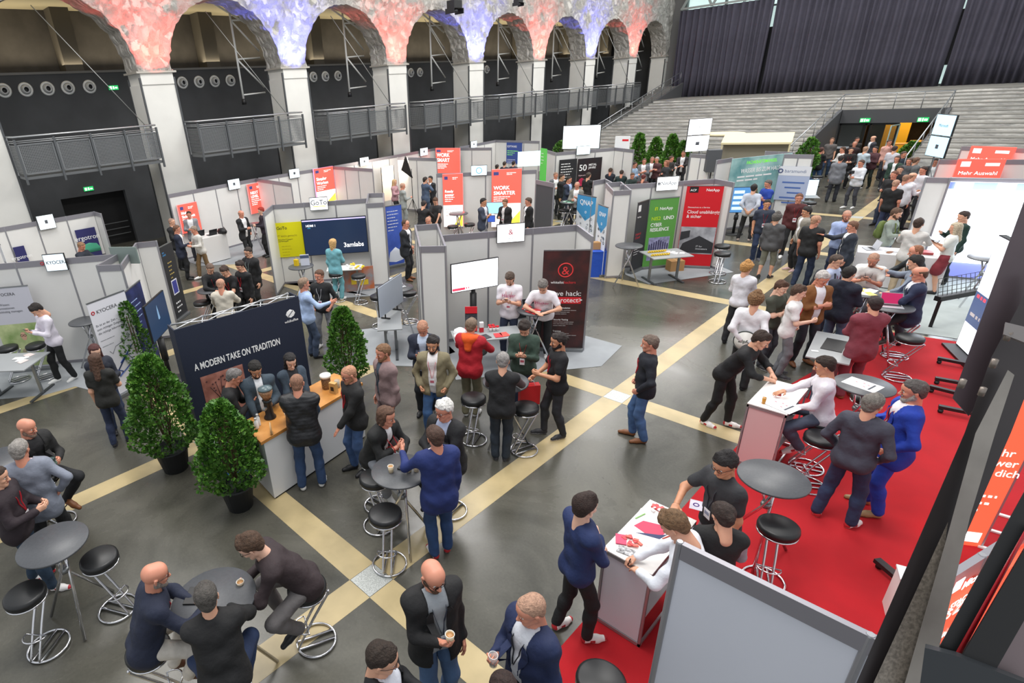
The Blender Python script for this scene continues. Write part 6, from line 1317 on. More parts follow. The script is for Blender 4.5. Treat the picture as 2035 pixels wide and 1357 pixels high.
    if kind in ('blazer', 'jacket'):
        g = .016; pr = torso(g, 0)
        if inner is None: inner = 'e8e8ea'
        garments.append(('shirt', pr, inner, None, .8)); g = .027; pr = torso(g, .11 if kind == 'blazer' else .03)
        for q in (+1, -1): pr += arm(.014, q, 1, .015)
        if kind == 'blazer': wd = lambda v: np.clip(np.where(v < .12, open_+(.12-v)*.15, open_+(v-.12)*.20), 0, .085)
        else: wd = lambda v: np.clip(open_+(v-.1)*.05, 0, .075)
        garments.append(('jacket', pr, tc, cutfn(wd, 0), .8))
    elif kind == 'vest':
        pr = torso(.014); [pr.extend(arm(.010, q, 1, .01)) for q in (+1, -1)]; garments.append(('shirt', pr, inner or '3a4a5c', None, .8))
        pr = torso(.030, .02)
        def quilt(X, F): return F-.006*np.abs(np.sin(X[..., 2]*62))
        garments.append(('vest', pr, tc, quilt, .5) if not (len(top) > 2) else ('vest', torso(.02, .02), tc, None, .8))
    else:
        g = {'tee': .014, 'polo': .014, 'shirt': .014, 'sweater': .02, 'hoodie': .026}[kind]; pr = torso(g, .03 if kind in ('tee', 'sweater', 'hoodie', 'polo') else .005)
        for q in (+1, -1): pr += [(sh[q], sh[q]+(el[q]-sh[q])*.62, .056+g, .052+g)] if slv < .3 else arm(g*.8, q, slv if slv < 1 else 1, .012 if slv >= 1 else 0)
        if kind == 'hoodie': pr += [(nb+A3([0, -.07, -.0]), nb+A3([0, -.09, -.07]), .06, .055, .04), (nb+sx*.06, nb+A3([0, -.07, .01]), .04, .045), (nb-sx*.06, nb+A3([0, -.07, .01]), .04, .045)]
        garments.append((kind if kind != 'tee' else 't_shirt', pr, tc, None, .8))
    for nm, pr, col, post, ro in garments:
        nf2 = noise_f(.006 if nm != 'shirt' or kind == 'shirt' else .002, seed+3)
        def pst(X, F, post=post): F = nf2(X, F); F = np.maximum(F, -(pdist(X, nb+bend*.035, hc, .062, .08))) ; return post(X, F) if post else F
        V, Q_ = surf(pr, bh, .035, pst); link(nm, mkmesh(nm, V, Q_, [cloth(col, .07, ro)]), root)
    # collar
    if kind in ('shirt', 'polo', 'blazer', 'jacket') and lod < 2:
        cc = inner if kind in ('blazer', 'jacket') else tc; mb = MB(); n_ = 16; ctr = nb+bend*.028; pts = []
        for i in range(n_):
            a = 2*math.pi*i/n_; pts.append(Vector(ctr+sx*math.sin(a)*.066+fw*(math.cos(a)*.066+.004)-bend*(.018*max(0, math.cos(a)))))
        mb.tube(pts, .013, 6, True); part('collar', mb, cloth(cc, .03), root)
    if kind == 'hoodie' and len(top) > 2:
        V, Q_ = surf([(nb+A3([0, -.10, .0]), nb+A3([0, -.14, -.15]), .09, .06, .04), (nb+sx*.12+A3([0, .0, .0]), nb+A3([.03, -.12, .01]), .05, .075), (nb-sx*.12+A3([0, .0, .0]), nb+A3([-.03, -.12, .01]), .05, .075)], bh, .03, lambda X, F: np.maximum(F, -pdist(X, nb+bend*.04, hc, .06, .09))); link('hood', mkmesh('hood', V, Q_, [cloth(top[2], .04)]), root, label='hood in another colour')
    # ---- hair, beard, glasses
    M4 = Matrix([list(HB[i])+[hc[i]] for i in range(3)]+[[0, 0, 0, 1]])
    if hair and hair[0] != 'bald':
        k_ = ('hairmesh', hair, hh)
        if k_ not in HC: V, Q_ = tmpl('hair', hair[0], hh); HC[k_] = mkmesh('hair', V, Q_, [mat(hair[1], .75, nz=.25, nscale=50, bump=.3, bscale=90)])
        o = link('hair', HC[k_], root); o.matrix_basis = M4
    if beard and lod < 2:
        k_ = ('beardmesh', beard, hh)
        if k_ not in HC: V, Q_ = tmpl('beard', 0, hh); HC[k_] = mkmesh('beard', V, Q_, [mat(beard, .85, nz=.25, nscale=60, bump=.3, bscale=120)])
        o = link('beard', HC[k_], root); o.matrix_basis = M4
    if lod < 2:
        mb = MB()
        for q in (-1, 1): mb.tube([(q*.014, .092, .026), (q*.031, .092, .031), (q*.045, .083, .026)], .0038, 5)
        if not glasses and hair and hair[0] != 'bald':
            o = part('eyebrows', mb, mat(hair[1], .8, nz=.25, nscale=50), root); o.matrix_basis = M4
    if glasses and lod < 2:
        mb = MB()
        for q in (-1, 1): mb.tube([(q*.031+.021*math.cos(a), .101-abs(.021*math.cos(a)+q*.031)*.12, .006+.017*math.sin(a)) for a in [R(i) for i in range(0, 360, 24)]], .0022, 5, True); mb.tube([(q*.052, .095, .01), (q*.084, .03, .014), (q*.088, -.01, .01)], .002, 5)
        mb.tube([(-.011, .1, .01), (.011, .1, .01)], .002, 5); o = part('glasses', mb, mat('1a1a1c', .3), root); o.matrix_basis = M4
    # ---- lanyard and badge
    if lany and lod < 3:
        pr = garments[-1][1]; pin = garments[0][1]
        def front(u_, v): # front of the clothing
            p0 = pel+d*min(v, .26)+bend*max(0, v-.26)+sx*u_; tt = np.linspace(.0, .32, 65); X = p0+fw*tt[:, None]; f_ = sdf(X, pr, .035); i = np.where(f_ < 0)[0]; return p0+fw*(tt[i[-1]]+.008 if len(i) else .12)
        mb = MB()
        for q in (-1, 1):
            pts = [nb+sx*(q*.05)+A3([0, -.055, .03]), nb+sx*(q*.072)+bend*.03, nb+sx*(q*.066)+fw*.05+bend*.005]+[front(q*(.055-.05*i/4), .42-.22*i/4) for i in range(0, 5)]
            pts = [Vector(p) for p in pts]
            for a, b in zip(pts, pts[1:]): mb.bar(a, b, .014 if lanyw > .003 else .01, .003, up=tuple(sx))
        part('lanyard', mb, mat(lany, .6), root)
        if badge:
            c = front(0, .13); B_ = basis(fw, d); mb = MB(); Mx = Matrix([[B_[i][0], B_[i][1], B_[i][2], c[i]] for i in range(3)]+[[0, 0, 0, 1]])
            part('badge', MB().box(-.04, -.002, -.055, .04, .003, .055, M=Mx), mat('e8e6ea', .4), root); part('badge_print', MB().box(-.03, .003, -.01, .03, .005, .03, M=Mx), mat('b86070' if lany[0] in 'abcd' else '8a90a8', .4), root)
    if (kind == 'blazer' or word) and lod < 2:
        pr = garments[-1][1]
        def front2(u_, v):
            p0 = pel+d*min(v, .26)+bend*max(0, v-.26)+sx*u_; tt = np.linspace(.0, .32, 65); X = p0+fw*tt[:, None]; f_ = sdf(X, pr, .035); i = np.where(f_ < 0)[0]; return p0+fw*(tt[i[-1]]+.008 if len(i) else .12)
        if kind == 'blazer':
            mb = MB()
            for q in (-1, 1):
                rows = [(.445, .062, .088), (.40, .062, .115), (.33, .055, .118), (.26, .045, .095), (.19, open_+.005, .055), (.13, open_, open_+.006)]
                pts = []
                for v, a, b in rows: pts += [front2(q*a, v)+fw*.003, front2(q*b, v)+fw*.009]
                n0 = len(mb.v); fs_ = [(2*i, 2*i+1, 2*i+3, 2*i+2) for i in range(len(rows)-1)]
                mb.add(pts+[p-fw*.008 for p in pts], fs_+[(f_[3]+12, f_[2]+12, f_[1]+12, f_[0]+12) for f_ in fs_]+[(2*i+1, 2*i+13, 2*i+15, 2*i+3) for i in range(5)]+[(2*i, 2*i+2, 2*i+14, 2*i+12) for i in range(5)])
            part('lapels', mb, cloth(tc, .04), root)
        if word:
            c = front2(0, .34)+fw*.012; o = text(root, word[0], word[2], 0, 0, 0, mat(word[1], .6), 'CENTER', name='shirt_print', bold=.001)
            o.matrix_basis = Matrix([[-sx[i], -fw[i], bend[i], c[i]] for i in range(3)]+[[0, 0, 0, 1]])
    # world position of the hands
    def tw(v): v = v*s_; return Vector((rx+cr*v[0]-sr*v[1], ry+sr*v[0]+cr*v[1], v[2]))
    for q, nm in ((+1, 'R'), (-1, 'L')):
        dd = nrm_(wr[q]-el[q]); GRIP[key+nm] = (tw(wr[q]+dd*.085-nrm_(hup[q])*.038), rz)
    GRIP[key] = (tw(A3([0, 0, 0])), rz); root['_k'] = key; del root['_k']
    if sit is not None and sit > .6 and stool_deg is not None:
        stool(rx, ry, stool_deg+math.degrees(rz), stool_label or 'bar stool under the '+' '.join(label.split()[:8]))
    return root
SN = ('e4e0de', 'f2f0ee', 'b0242c'); SW = ('e6e6e4', 'f4f4f2'); SB_ = ('1c1c1f', '141416'); SBr = ('7a4a28', '4a2e1c'); SK = ('222226', 'e8e8e8')
RL = 'c22733'
# ---- nearest people, bottom of the picture
person('f1', 303, 1122, 'seated bald man in navy sweater with red lanyard at the front table', 88, ('sweater', '1c2338'), ('pants', 'c9c2b8'), None, ('tbl', 'tbl2'), 1.8, 1.12, lean=20, hp=8, shoes=('5a3a28', 'a89a88'), skin='r', lany=RL, badge=False, glasses=True, sit=.80, beard='8a8078', stool_deg=180)
person('f2', 482, 1068, 'seated young man in dark brown sweater holding a cup at the front table', -92, ('sweater', '33282b'), ('pants', '6e6a6a'), ('thick', '4a3526'), ('hold', 'tbl2'), 1.85, 1.0, lean=36, hy=-10, hp=30, shoes=SK, skin='p', glasses=True, sit=.80, stool_deg=180)
person('f3', 404, 1163, 'man in black jacket with his back to the camera at the front table', 172, ('sweater', '161618'), ('pants', '2a3a5c'), ('short', '4a4642'), ('tbl', 'tbl2'), 1.8, 1.2, lean=16, hp=10, shoes=SB_, sit=.80, stool_deg=180)
person('f4', 862, 1124, 'bald bearded man in black jacket and grey shirt holding a small cup', 22, ('blazer', '1b1b1d'), ('pants', '4a6488'), None, ('phone', 'side'), 1.83, 1.22, hp=14, hy=6, shoes=SBr, skin='r', inner='9aa0a6', lany='2c3140', beard='5a4030', glasses=True, open_=.045)
person('f5', 762, 1285, 'dark-haired man in black suit seen from above at the bottom edge', 75, ('blazer', '17181c'), ('pants', '1a1b20'), ('short', '2c2018'), ('hold', 'hold'), 1.78, 1.1, hp=12, shoes=SB_, inner='d5d8e2', glasses=True)
person('f6', 1052, 1189, 'bald man in navy blazer and white shirt holding a glass', -48, ('blazer', '1e2a4e'), ('pants', '22242c'), ('buzz', 'b08a74'), ('phone', 'side'), 1.8, 1.2, hp=12, hy=-12, shoes=SB_, skin='r', inner='cfd2da', lany='23242c', badge=False, open_=.05)
person('f6b', 1003, 1352, 'person with dark hair whose head just shows at the bottom edge', 20, ('sweater', '2a2a30'), ('pants', '20222a'), ('short', '2c1c18'), ('side', 'side'), 1.72)
person('f7', 1166, 984, 'young man in navy shirt and black trousers with arms crossed beside the near counter', 125, ('shirt', '1c2c58'), ('slim', '17181b'), ('thick', '2e1f1a'), ('cross', 'cross2'), 1.83, .92, hp=6, hy=10, shoes=SN, skin='p', stance=(.12, .1))
person('f8', 1327, 1019, 'man in white shirt and beige trousers writing on the near counter', -98, ('shirt', 'e4e8f0'), ('pants', 'a09884'), ('thick', '6b5138'), ('write', 'tbl2'), 1.84, .98, lean=24, hp=38, shoes=SN, skin='l', stance=(.1, .05), armt={1: (.06, .60, 1.06), -1: (-.12, .52, 1.06)})
person('f9', 1441, 903, 'man in dark polo shirt with glasses and lanyard behind the near counter', -45, ('polo', '2f3034'), ('pants', '8c7f84'), ('thick', '181415'), ('tbl', 'side'), 1.86, 1.12, lean=6, hp=16, hy=12, shoes=SW, skin='m', lany='3a3c44', glasses=True)
person('f10', 1438, 1000, 'person in black vest and grey shirt with tied dark hair at the near counter', -165, ('vest', '17181a', 1), ('pants', '2a2c32'), ('bun', '2e211c'), ('hold', 'hold'), 1.72, 1.0, hp=18, hy=20, inner='8e929c', shoes=SB_)
person('f11', 1522, 662, 'man in black shirt with lanyard leaning on the counter with the pinkish end', 78, ('shirt', '131316'), ('slim', '121214'), ('thick', '30211a'), ('write', 'write'), 1.84, 1.0, lean=30, hp=22, shoes=SN, skin='l', lany='6a7c84', sleeve=.45, stance=(.1, -.14), armt={1: (.10, .60, 1.07), -1: (-.12, .58, 1.07)})
person('f12', 1640, 709, 'seated man in white shirt and grey trousers across the pinkish counter', -82, ('shirt', 'e2dde4'), ('pants', '4e5568'), ('short', '2b1d16'), ('tbl', 'lap'), 1.82, .98, lean=8, hp=14, shoes=SN, skin='m', lany='3a4050', badge=False, sit=.80, stool_deg=180)
person('f13', 1742, 784, 'man in dark denim shirt and jeans seen from behind on the red carpet', 168, ('shirt', '3d3d4a'), ('jeans', '23314f'), ('short', '6f6a64'), ('pocket', 'pocket'), 1.83, 1.12, hp=6, hy=-16, shoes=SN, stance=(.17, .03), toe=20)
person('f14', 1822, 757, 'grey-bearded man in bright blue suit with red lanyard on the red carpet', -72, ('blazer', '1839a0'), ('pants', '1a3aa0'), ('short', '4f4a48'), ('phone', 'pocket'), 1.88, 1.2, hp=6, shoes=('9a7a54', '6a4e34'), skin='r', inner='e4dce0', lany=RL, badge=False, beard='a39c96', stance=(.13, .03))
person('f15', 1742, 590, 'man in burgundy suit with raised forearms seen from behind', -150, ('blazer', '7a3440'), ('pants', '76323e'), ('short', '2c2020'), ('phone', 'phone'), 1.82, 1.08, hp=6, skin='l', inner='e6e2e2', shoes=SBr, stance=(.11, .04))
person('f16', 1505, 582, 'waiter with curly brown hair holding a round beer tray behind his back', 175, ('shirt', 'dcdade'), ('pants', '17181b'), ('curly', '7a5a3c'), ('behind', 'behind'), 1.83, 1.02, hp=6, shoes=SB_, skin='l')
person('f17', 1487, 521, 'waitress with short blond curls in white blouse and grey apron', 165, ('shirt', 'dfdde4'), ('pants', '1d1e22'), ('curly', 'b8874e'), ('hold', 'hold'), 1.74, .92, hp=6, hy=-20, shoes=SB_, fem=True, stance=(.1, .14))
person('f18', 1592, 568, 'slim teenager in white t-shirt and grey jeans beside the waiter', 95, ('tee', 'e4e2e2'), ('slim', '75767c'), ('thick', '4a3528'), ('hold', 'pocket'), 1.76, .84, hp=10, shoes=('3a3a3e', 'd8d8d8'), skin='p', lany=RL, badge=False)
person('f19', 1558, 560, 'teenager in olive shirt partly behind the one in white t-shirt', 60, ('tee', '3f4238'), ('slim', '3c3e46'), ('thick', '4c3020'), ('cross', 'cross2'), 1.72, .84, hp=16, shoes=SK, skin='p')
person('f20', 1641, 542, 'grey-haired man in brown corduroy jacket with arms crossed', 35, ('jacket', '7a4d24'), ('pants', '23252e'), ('thick', 'b4aeaa'), ('cross', 'cross2'), 1.84, 1.05, hp=22, hy=10, shoes=SBr, skin='r', inner='e6e6ec', open_=.055, stance=(.15, .02))
person('f21', 1666, 507, 'man in light blue shirt with a dark backpack strap', 68, ('shirt', 'a9b2cc'), ('pants', '2c3344'), ('short', '4a3c34'), ('hold', 'hold'), 1.8, 1.08, hp=8, shoes=SB_, lany='8e4a5a', glasses=True)
person('f22', 1692, 530, 'big man in dark navy hooded jacket seen from behind', 150, ('hoodie', '141a2c'), ('jeans', '46566e'), ('short', '1d1a18'), ('hold', 'hold'), 1.84, 1.3, hp=6, shoes=SB_)
person('f23', 1738, 506, 'bald man in white polo leaning on the busy round table', -5, ('polo', 'e2e2de'), ('pants', '5a5a60'), ('buzz', 'a8806a'), ('phone', 'phone'), 1.78, 1.05, lean=22, hp=28, shoes=SW, skin='r', lany='2c3040', badge=False, beard='7a5a4a')
person('f24', 1832, 530, 'balding man with glasses in navy suit seated at the crimson laptop', -75, ('blazer', '222c48'), ('pants', '16171c'), ('fringe', '5a4636'), ('tbl2', 'tbl2'), 1.86, 1.15, lean=2, hp=6, shoes=('3a2c28', 'c8c4c0'), skin='r', inner='e2e4ea', lany='7d8a96', glasses=True, sit=.80, stool_deg=180)
person('f25', 1822, 509, 'man with dark hair in grey-blue shirt reaching towards the busy round table', -95, ('shirt', '7a8494'), ('pants', '2a2d36'), ('thick', '1c1918'), ('point', 'away'), 1.8, 1.05, lean=10, hp=10, shoes=SB_, sleeve=.6)
person('f25b', 1822, 488, 'man in dark suit behind the one in the grey-blue shirt', -70, ('blazer', '1e2428'), ('pants', '1b1c20'), ('rec', '8a5a40'), ('tbl', 'tbl'), 1.78, 1.05, lean=14, hp=10, shoes=SB_, skin='r')
person('f26', 1829, 434, 'man in off-white shirt and beige trousers seen from behind at the white-clothed table', 170, ('shirt', 'c9c6c2'), ('pants', 'a8967c'), ('short', '3a2a22'), ('tbl', 'tbl'), 1.84, 1.02, hp=4, shoes=SBr)
person('f27', 1902, 443, 'woman with long blond hair in white top holding a tablet', -95, ('tee', 'dfe0da'), ('skirt', '7e2a34'), ('long', 'b8ab92'), ('phone', 'phone'), 1.7, .9, hp=8, shoes=SB_, fem=True)
person('f28', 1917, 420, 'man in dark green sweater before the led wall', -60, ('sweater', '163028'), ('pants', '1d1e22'), ('short', '3a2c26'), ('phone', 'side'), 1.8, 1.0, hp=10, shoes=SB_)
person('f29', 1786, 415, 'bearded man in grey-green shirt carrying a green backpack', 75, ('shirt', '8c968c'), ('pants', '39435c'), ('thick', '5a4232'), ('hold', 'hold'), 1.8, 1.05, hp=12, shoes=SBr, lany='4a5a58', beard='5a4232', sleeve=.6)
# ---- middle of the hall
person('m1', 1294, 667, 'man in black sweater and jeans standing alone by the floor plate', -85, ('sweater', '191c26'), ('jeans', '44618c'), ('short', '6a5a50'), ('pocket', 'pocket'), 1.8, 1.0, hp=4, shoes=SBr, skin='r', lany=RL, badge=False, stance=(.1, .08))
person('m2', 1110, 662, 'bearded man in black t-shirt with tied hair carrying a red bag', -70, ('tee', '16161a'), ('slim', '2a2b30'), ('bun', '241a18'), ('bag', 'hold'), 1.83, 1.02, hp=6, shoes=('2a2a2e', 'e6e2e2', '2a2a2e'), skin='m', lany=RL, badge=False, beard='241a18', stance=(.1, .12))
person('m3', 1000, 701, 'grey-haired man in black sweater vest seen from behind', 176, ('vest', '16171a', 1), ('jeans', '262f3a'), ('short', '8a8683'), ('tbl', 'tbl2'), 1.78, 1.1, lean=8, hp=14, inner='5a4a4c', shoes=('3a3a3e', 'dcdcdc'), lany=RL, badge=False, stance=(.08, 0))
person('m4', 1041, 643, 'young man in dark green jacket looking down at his hands', -8, ('sweater', '36493f'), ('jeans', '28344e'), ('thick', '2c211d'), ('phone', 'phone'), 1.78, 1.12, hp=38, shoes=SB_, skin='l', lany=RL, glasses=False)
person('m5', 937, 633, 'man in red jacket with an orange hood seen from behind', 160, ('hoodie', 'a81424', 'e85a1c'), ('pants', '6e6a54'), ('short', '7a6656'), ('tbl', 'tbl'), 1.82, 1.12, lean=5, hp=8, shoes=('c9c9c9', 'e8e8e8'), skin='r', stance=(.08, .02))
person('m6', 859, 670, 'dark-bearded man in olive jacket and white t-shirt with red lanyard', -12, ('jacket', '81785e'), ('jeans', '365680'), ('thick', '211a19'), ('pocket', 'pocket'), 1.82, 1.08, hp=8, shoes=('d0ccc6', 'eeeeee', 'c4b8a8'), skin='m', inner='e4dfdf', lany=RL, beard='241b19', open_=.055, stance=(.1, .1))
person('m7', 838, 643, 'bald man in dark suit looking down behind the man in olive jacket', -10, ('blazer', '22283a'), ('pants', '1d2026'), ('buzz', 'b08068'), ('phone', 'hold'), 1.8, 1.15, hp=36, shoes=SB_, skin='r', inner='b9c6dc', open_=.05)
person('m8', 760, 685, 'bearded man in mauve jacket facing left', -62, ('jacket', '8a7474'), ('pants', '6e5c5c'), ('short', '7a5a40'), ('side', 'side'), 1.84, 1.05, hp=4, shoes=SBr, skin='r', inner='3e4a58', beard='8a6446', lany='3a4650', badge=False, open_=.02)
person('m9', 690, 729, 'bald man with glasses in black hooded jacket and jeans at the end of the bar', -68, ('hoodie', '1a1a1b'), ('jeans', '3c5680'), ('buzz', 'b58468'), ('side', 'low'), 1.8, 1.08, hp=10, shoes=SB_, skin='r', lany=RL, badge=False, beard='a87858', glasses=True, stance=(.1, .05))
person('m10', 588, 744, 'man in black quilted vest and jeans seen from behind at the bar', 172, ('vest', '17181c'), ('jeans', '2d4468'), ('buzz', '8a6450'), ('low', 'tbl2'), 1.86, 1.22, lean=4, hp=14, inner='3c4c60', shoes=('e6e4e0', 'f4f2f0'), skin='r', stance=(.14, .02))
person('m11', 768, 811, 'seated man in black leather jacket with long brown hair', 48, ('jacket', '191a1b'), ('pants', '7c7f86'), ('mid', '5a3f30'), ('cross', 'tbl2'), 1.8, 1.05, lean=22, hp=10, hy=14, shoes=('c9c9c9', 'e8e8e8'), skin='r', inner='dfdfe2', lany=RL, badge=False, open_=.03, sit=.80, stool_deg=180)
person('m12', 881, 797, 'seated white-haired man with glasses in black suit', -38, ('blazer', '18191c'), ('pants', '1a1b1f'), ('thick', 'dcdad6'), ('tbl2', 'tbl2'), 1.86, 1.12, lean=6, hp=8, hy=-8, shoes=SB_, skin='r', inner='a3acc6', glasses=True, sit=.80, stool_deg=180)
person('m13', 863, 848, 'man in bright navy blazer and jeans seen from behind pointing at the table', -165, ('blazer', '1d2d66'), ('jeans', '27426c'), ('short', '4a342a'), ('side', 'out'), 1.84, 1.12, lean=3, hp=10, hy=10, shoes=SN, skin='r', inner='e2e2ea', stance=(.09, .03))
person('m14', 506, 722, 'barista with dark hair in denim jacket behind the bar', 8, ('jacket', '35434f'), ('pants', '1e2024'), ('short', '17130f'), ('low', 'hold'), 1.82, 1.0, hp=26, shoes=SB_, skin='m', inner='dfe2e6', beard='2a1d18', open_=.035)
person('m15', 576, 706, 'barista woman with long black hair and denim jacket behind the bar', 14, ('jacket', '344250'), ('pants', '1c1e22'), ('long', '191516'), ('low', 'low'), 1.72, .88, hp=20, shoes=SB_, skin='p', inner='1e1e24', fem=True, open_=.055)
person('m16', 468, 734, 'grey-haired man in black shirt photographing the barista with his phone', 82, ('shirt', '171719'), ('pants', '18191c'), ('short', '6e6a68'), ('phone', 'phone'), 1.8, 1.12, lean=20, hp=22, shoes=('3a4048', 'd8dce0'), skin='r')
person('m17', 1012, 545, 'man in white printed t-shirt looking at his phone behind the desk', -10, ('tee', 'e4dfe6'), ('jeans', '262e44'), ('short', '4a3a30'), ('phone', 'phone'), 1.84, 1.0, hp=36, shoes=SW, skin='l', lany=RL, beard='5a4438', sleeve=0, word=('Hacker', 'b8507e', .09))
person('m18', 1078, 561, 'man in white printed t-shirt leaning over the round table with leaflets', -8, ('tee', 'e4dfe6'), ('pants', '17181b'), ('short', '6e6864'), ('low', 'low'), 1.84, 1.08, lean=20, hp=44, shoes=SW, skin='l', sleeve=0, word=('Hacker', 'b8507e', .09), armt={1: (.10, .44, 1.15), -1: (-.12, .42, 1.15)})
person('m19', 633, 537, 'man in black polo and grey jeans with white lanyard', -25, ('shirt', '1d1e20'), ('slim', '74767b'), ('short', '5c4030'), ('pocket', 'pocket'), 1.84, 1.0, hp=4, hy=-12, shoes=('e2e0de', 'f0f0ee'), skin='r', lany='dcdcdf', sleeve=.4, stance=(.17, .05))
person('m20', 602, 553, 'man in light blue shirt stretching out an arm beside the navy backdrop', 105, ('shirt', 'a3b8dc'), ('jeans', '37445a'), ('short', '8a7462'), ('out', 'side'), 1.84, 1.05, hp=2, shoes=SB_, skin='r')
person('m21', 661, 475, 'woman with blond hair in turquoise suit before the dark television', 150, ('blazer', '6fa9b4'), ('pants', '6ba6b2'), ('mid', 'c8a06a'), ('hold', 'side'), 1.76, .95, hp=8, shoes=SW, fem=True, stance=(.08, .04))
person('m22', 806, 437, 'man in dark suit and brown shoes standing between the booths', 62, ('blazer', '1f2228'), ('pants', '18191c'), ('rec', '4e3a2c'), ('clasp', 'side'), 1.84, 1.12, hp=8, shoes=SBr, skin='r', inner='e2e2e6', lany='c4c8ce', badge=False)
person('g1', 418, 526, 'man in black with red lanyard leaning forward, leftmost of the group at the laptop', 20, ('sweater', '1b1b1d'), ('pants', '1c1d20'), ('short', '6a564a'), ('tbl', 'tbl'), 1.74, 1.0, lean=10, hp=30, lany=RL, badge=False)
person('g2', 442, 531, 'man in black t-shirt with red lanyard bending over the laptop table', -40, ('tee', '17171a'), ('pants', '1c1d20'), ('thick', '3e2c24'), ('low', 'low'), 1.78, .95, lean=14, hp=30, lany=RL, badge=False)
person('g3', 474, 520, 'young man in black with red lanyard and badge behind the laptop table', -50, ('sweater', '17171a'), ('pants', '1c1d20'), ('thick', '2c201c'), ('hold', 'side'), 1.78, .98, hp=18, lany=RL)
person('g4', 491, 492, 'man in black suit with pale lanyard, farthest right of the group in black', -45, ('blazer', '19191b'), ('pants', '1a1b1e'), ('short', '2f2622'), ('hold', 'side'), 1.84, 1.05, hp=10, lany='9fb0ac', inner='26262a', glasses=True)
person('g5', 437, 554, 'bald man in cream sweater sitting with his back to the camera behind the navy backdrop', 165, ('sweater', 'c9c2b4'), ('pants', '3a3c44'), ('buzz', 'c09078'), ('tbl', 'tbl'), 1.82, 1.15, lean=4, hp=12, skin='r', sit=.8, stool_deg=180)
person('r1', 478, 418, 'man in dark suit and white shirt standing at the rear left booth', 40, ('blazer', '1e1f22'), ('pants', '191a1d'), ('fringe', '8a7a6c'), ('hold', 'pocket'), 1.82, 1.02, hp=4, inner='e2e2e4', skin='r', shoes=SB_)
person('r2', 517, 412, 'red-haired man in dark purple jacket beside the yellow poster booth', -80, ('sweater', '2c2530'), ('pants', '17181b'), ('short', '9a2c20'), ('hold', 'hold'), 1.82, 1.0, hp=10, skin='p')
person('r3', 340, 434, 'bald bearded man in black suit at the far left of the rear group', 50, ('blazer', '1c1c1f'), ('pants', '17181b'), ('buzz', 'a08070'), ('hold', 'side'), 1.82, 1.12, hp=6, beard='8a8a88', inner='c9c9ce')
person('r4', 350, 448, 'man in navy suit seen from the side in the rear left group', 78, ('blazer', '20263a'), ('pants', '15161a'), ('short', '6a4a38'), ('hold', 'side'), 1.82, 1.1, hp=6, skin='r')
person('r5', 374, 420, 'man in grey blazer facing the camera in the rear left group', -5, ('blazer', '86878c'), ('pants', '3a3c44'), ('short', '3c2e26'), ('hold', 'side'), 1.82, 1.05, hp=6, skin='r')
person('r6', 383, 450, 'man in pale shirt and brown trousers leaning in the rear left group', -60, ('shirt', 'c9c6c0'), ('pants', '6e5638'), ('short', '8a7a6c'), ('hold', 'hold'), 1.76, 1.0, lean=6, hp=12, shoes=SW, skin='r', stance=(.1, .2))
person('r7', 162, 482, 'man in dark jacket at a laptop below the large ergotron poster', 45, ('sweater', '1f2430'), ('pants', '2a2c34'), ('short', '8a6a4e'), ('tbl', 'tbl'), 1.8, 1.0, hp=24, skin='r', world=None)
# ---- left side
person('l1', 63, 608, 'young man in white shirt and black trousers looking down at the left booth', -70, ('shirt', 'dcd6e2'), ('pants', '17181a'), ('thick', '221a18'), ('phone', 'phone'), 1.82, 1.0, lean=4, hp=36, shoes=SW, skin='l', stance=(.12, .12))
person('l2', 186, 703, 'woman in black t-shirt with long brown hair seen from behind', 160, ('tee', '222220'), ('slim', '26304a'), ('long', '4e3528'), ('hold', 'side'), 1.74, 1.0, hp=10, shoes=SK, fem=True, stance=(.11, .06))
person('l3', 186, 687, 'woman with dark red hair and glasses behind the one in black t-shirt', 10, ('sweater', '1d2230'), ('jeans', '23304c'), ('long', '4a2524'), ('hold', 'hold'), 1.7, .92, hp=16, shoes=SB_, fem=True, skin='p', glasses=True)
person('l4', 48, 833, 'seated bald man in black jacket at the left edge table', 25, ('blazer', '1b1b1c'), ('pants', '1a1b1f'), None, ('hold', 'hold'), 1.82, 1.15, lean=8, hp=8, hy=20, shoes=SBr, skin='r', inner='17171a', beard='8a7264', sit=.80, stool_deg=180)
person('l5', 33, 876, 'grey-haired man in grey blazer seen from behind at the lower left', 162, ('blazer', '7c8290'), ('pants', '1a1b1f'), ('short', '8d8883'), ('hip', 'hold'), 1.84, 1.12, hp=8, hy=-14, shoes=SN, skin='r', inner='d8c8d0', stance=(.13, .18))
person('l6', -12, 930, 'person in dark clothes with red and white shoes half cut by the left edge', 60, ('sweater', '2a2026'), ('jeans', '23364a'), ('short', '3a2c24'), ('hold', 'hold'), 1.78, 1.05, hp=8, shoes=SN, stance=(.12, .15), lany=RL)
# ---- rear booths
person('b1', 961, 394, 'dark-haired man in grey-blue blazer with arms crossed at the light columns', 62, ('blazer', '3a4152'), ('pants', '8c8c90'), ('short', '1c1818'), ('cross', 'cross2'), 1.82, 1.05, hp=6, skin='m', inner='d8dce6')
person('b2', 1003, 396, 'person in black cardigan with white scarf and lanyard at the light columns', -30, ('jacket', '1c1b1c'), ('pants', '2a2a2e'), ('bun', '6a4a34'), ('hold', 'side'), 1.74, 1.15, hp=14, inner='d8d4d4', lany='d8d8dc', fem=True)
person('b3', 1050, 393, 'man in black suit standing alone right of the wide red column', -70, ('blazer', '161618'), ('pants', '17181b'), ('short', '4a3a30'), ('side', 'side'), 1.82, 1.1, hp=6, skin='r')
person('b4', 784, 357, 'woman with long blond hair in pink top before the photo backdrop', 60, ('sweater', 'b48a90'), ('pants', '1c1d21'), ('long', 'c8a478'), ('hold', 'hold'), 1.74, .95, hp=8, fem=True)
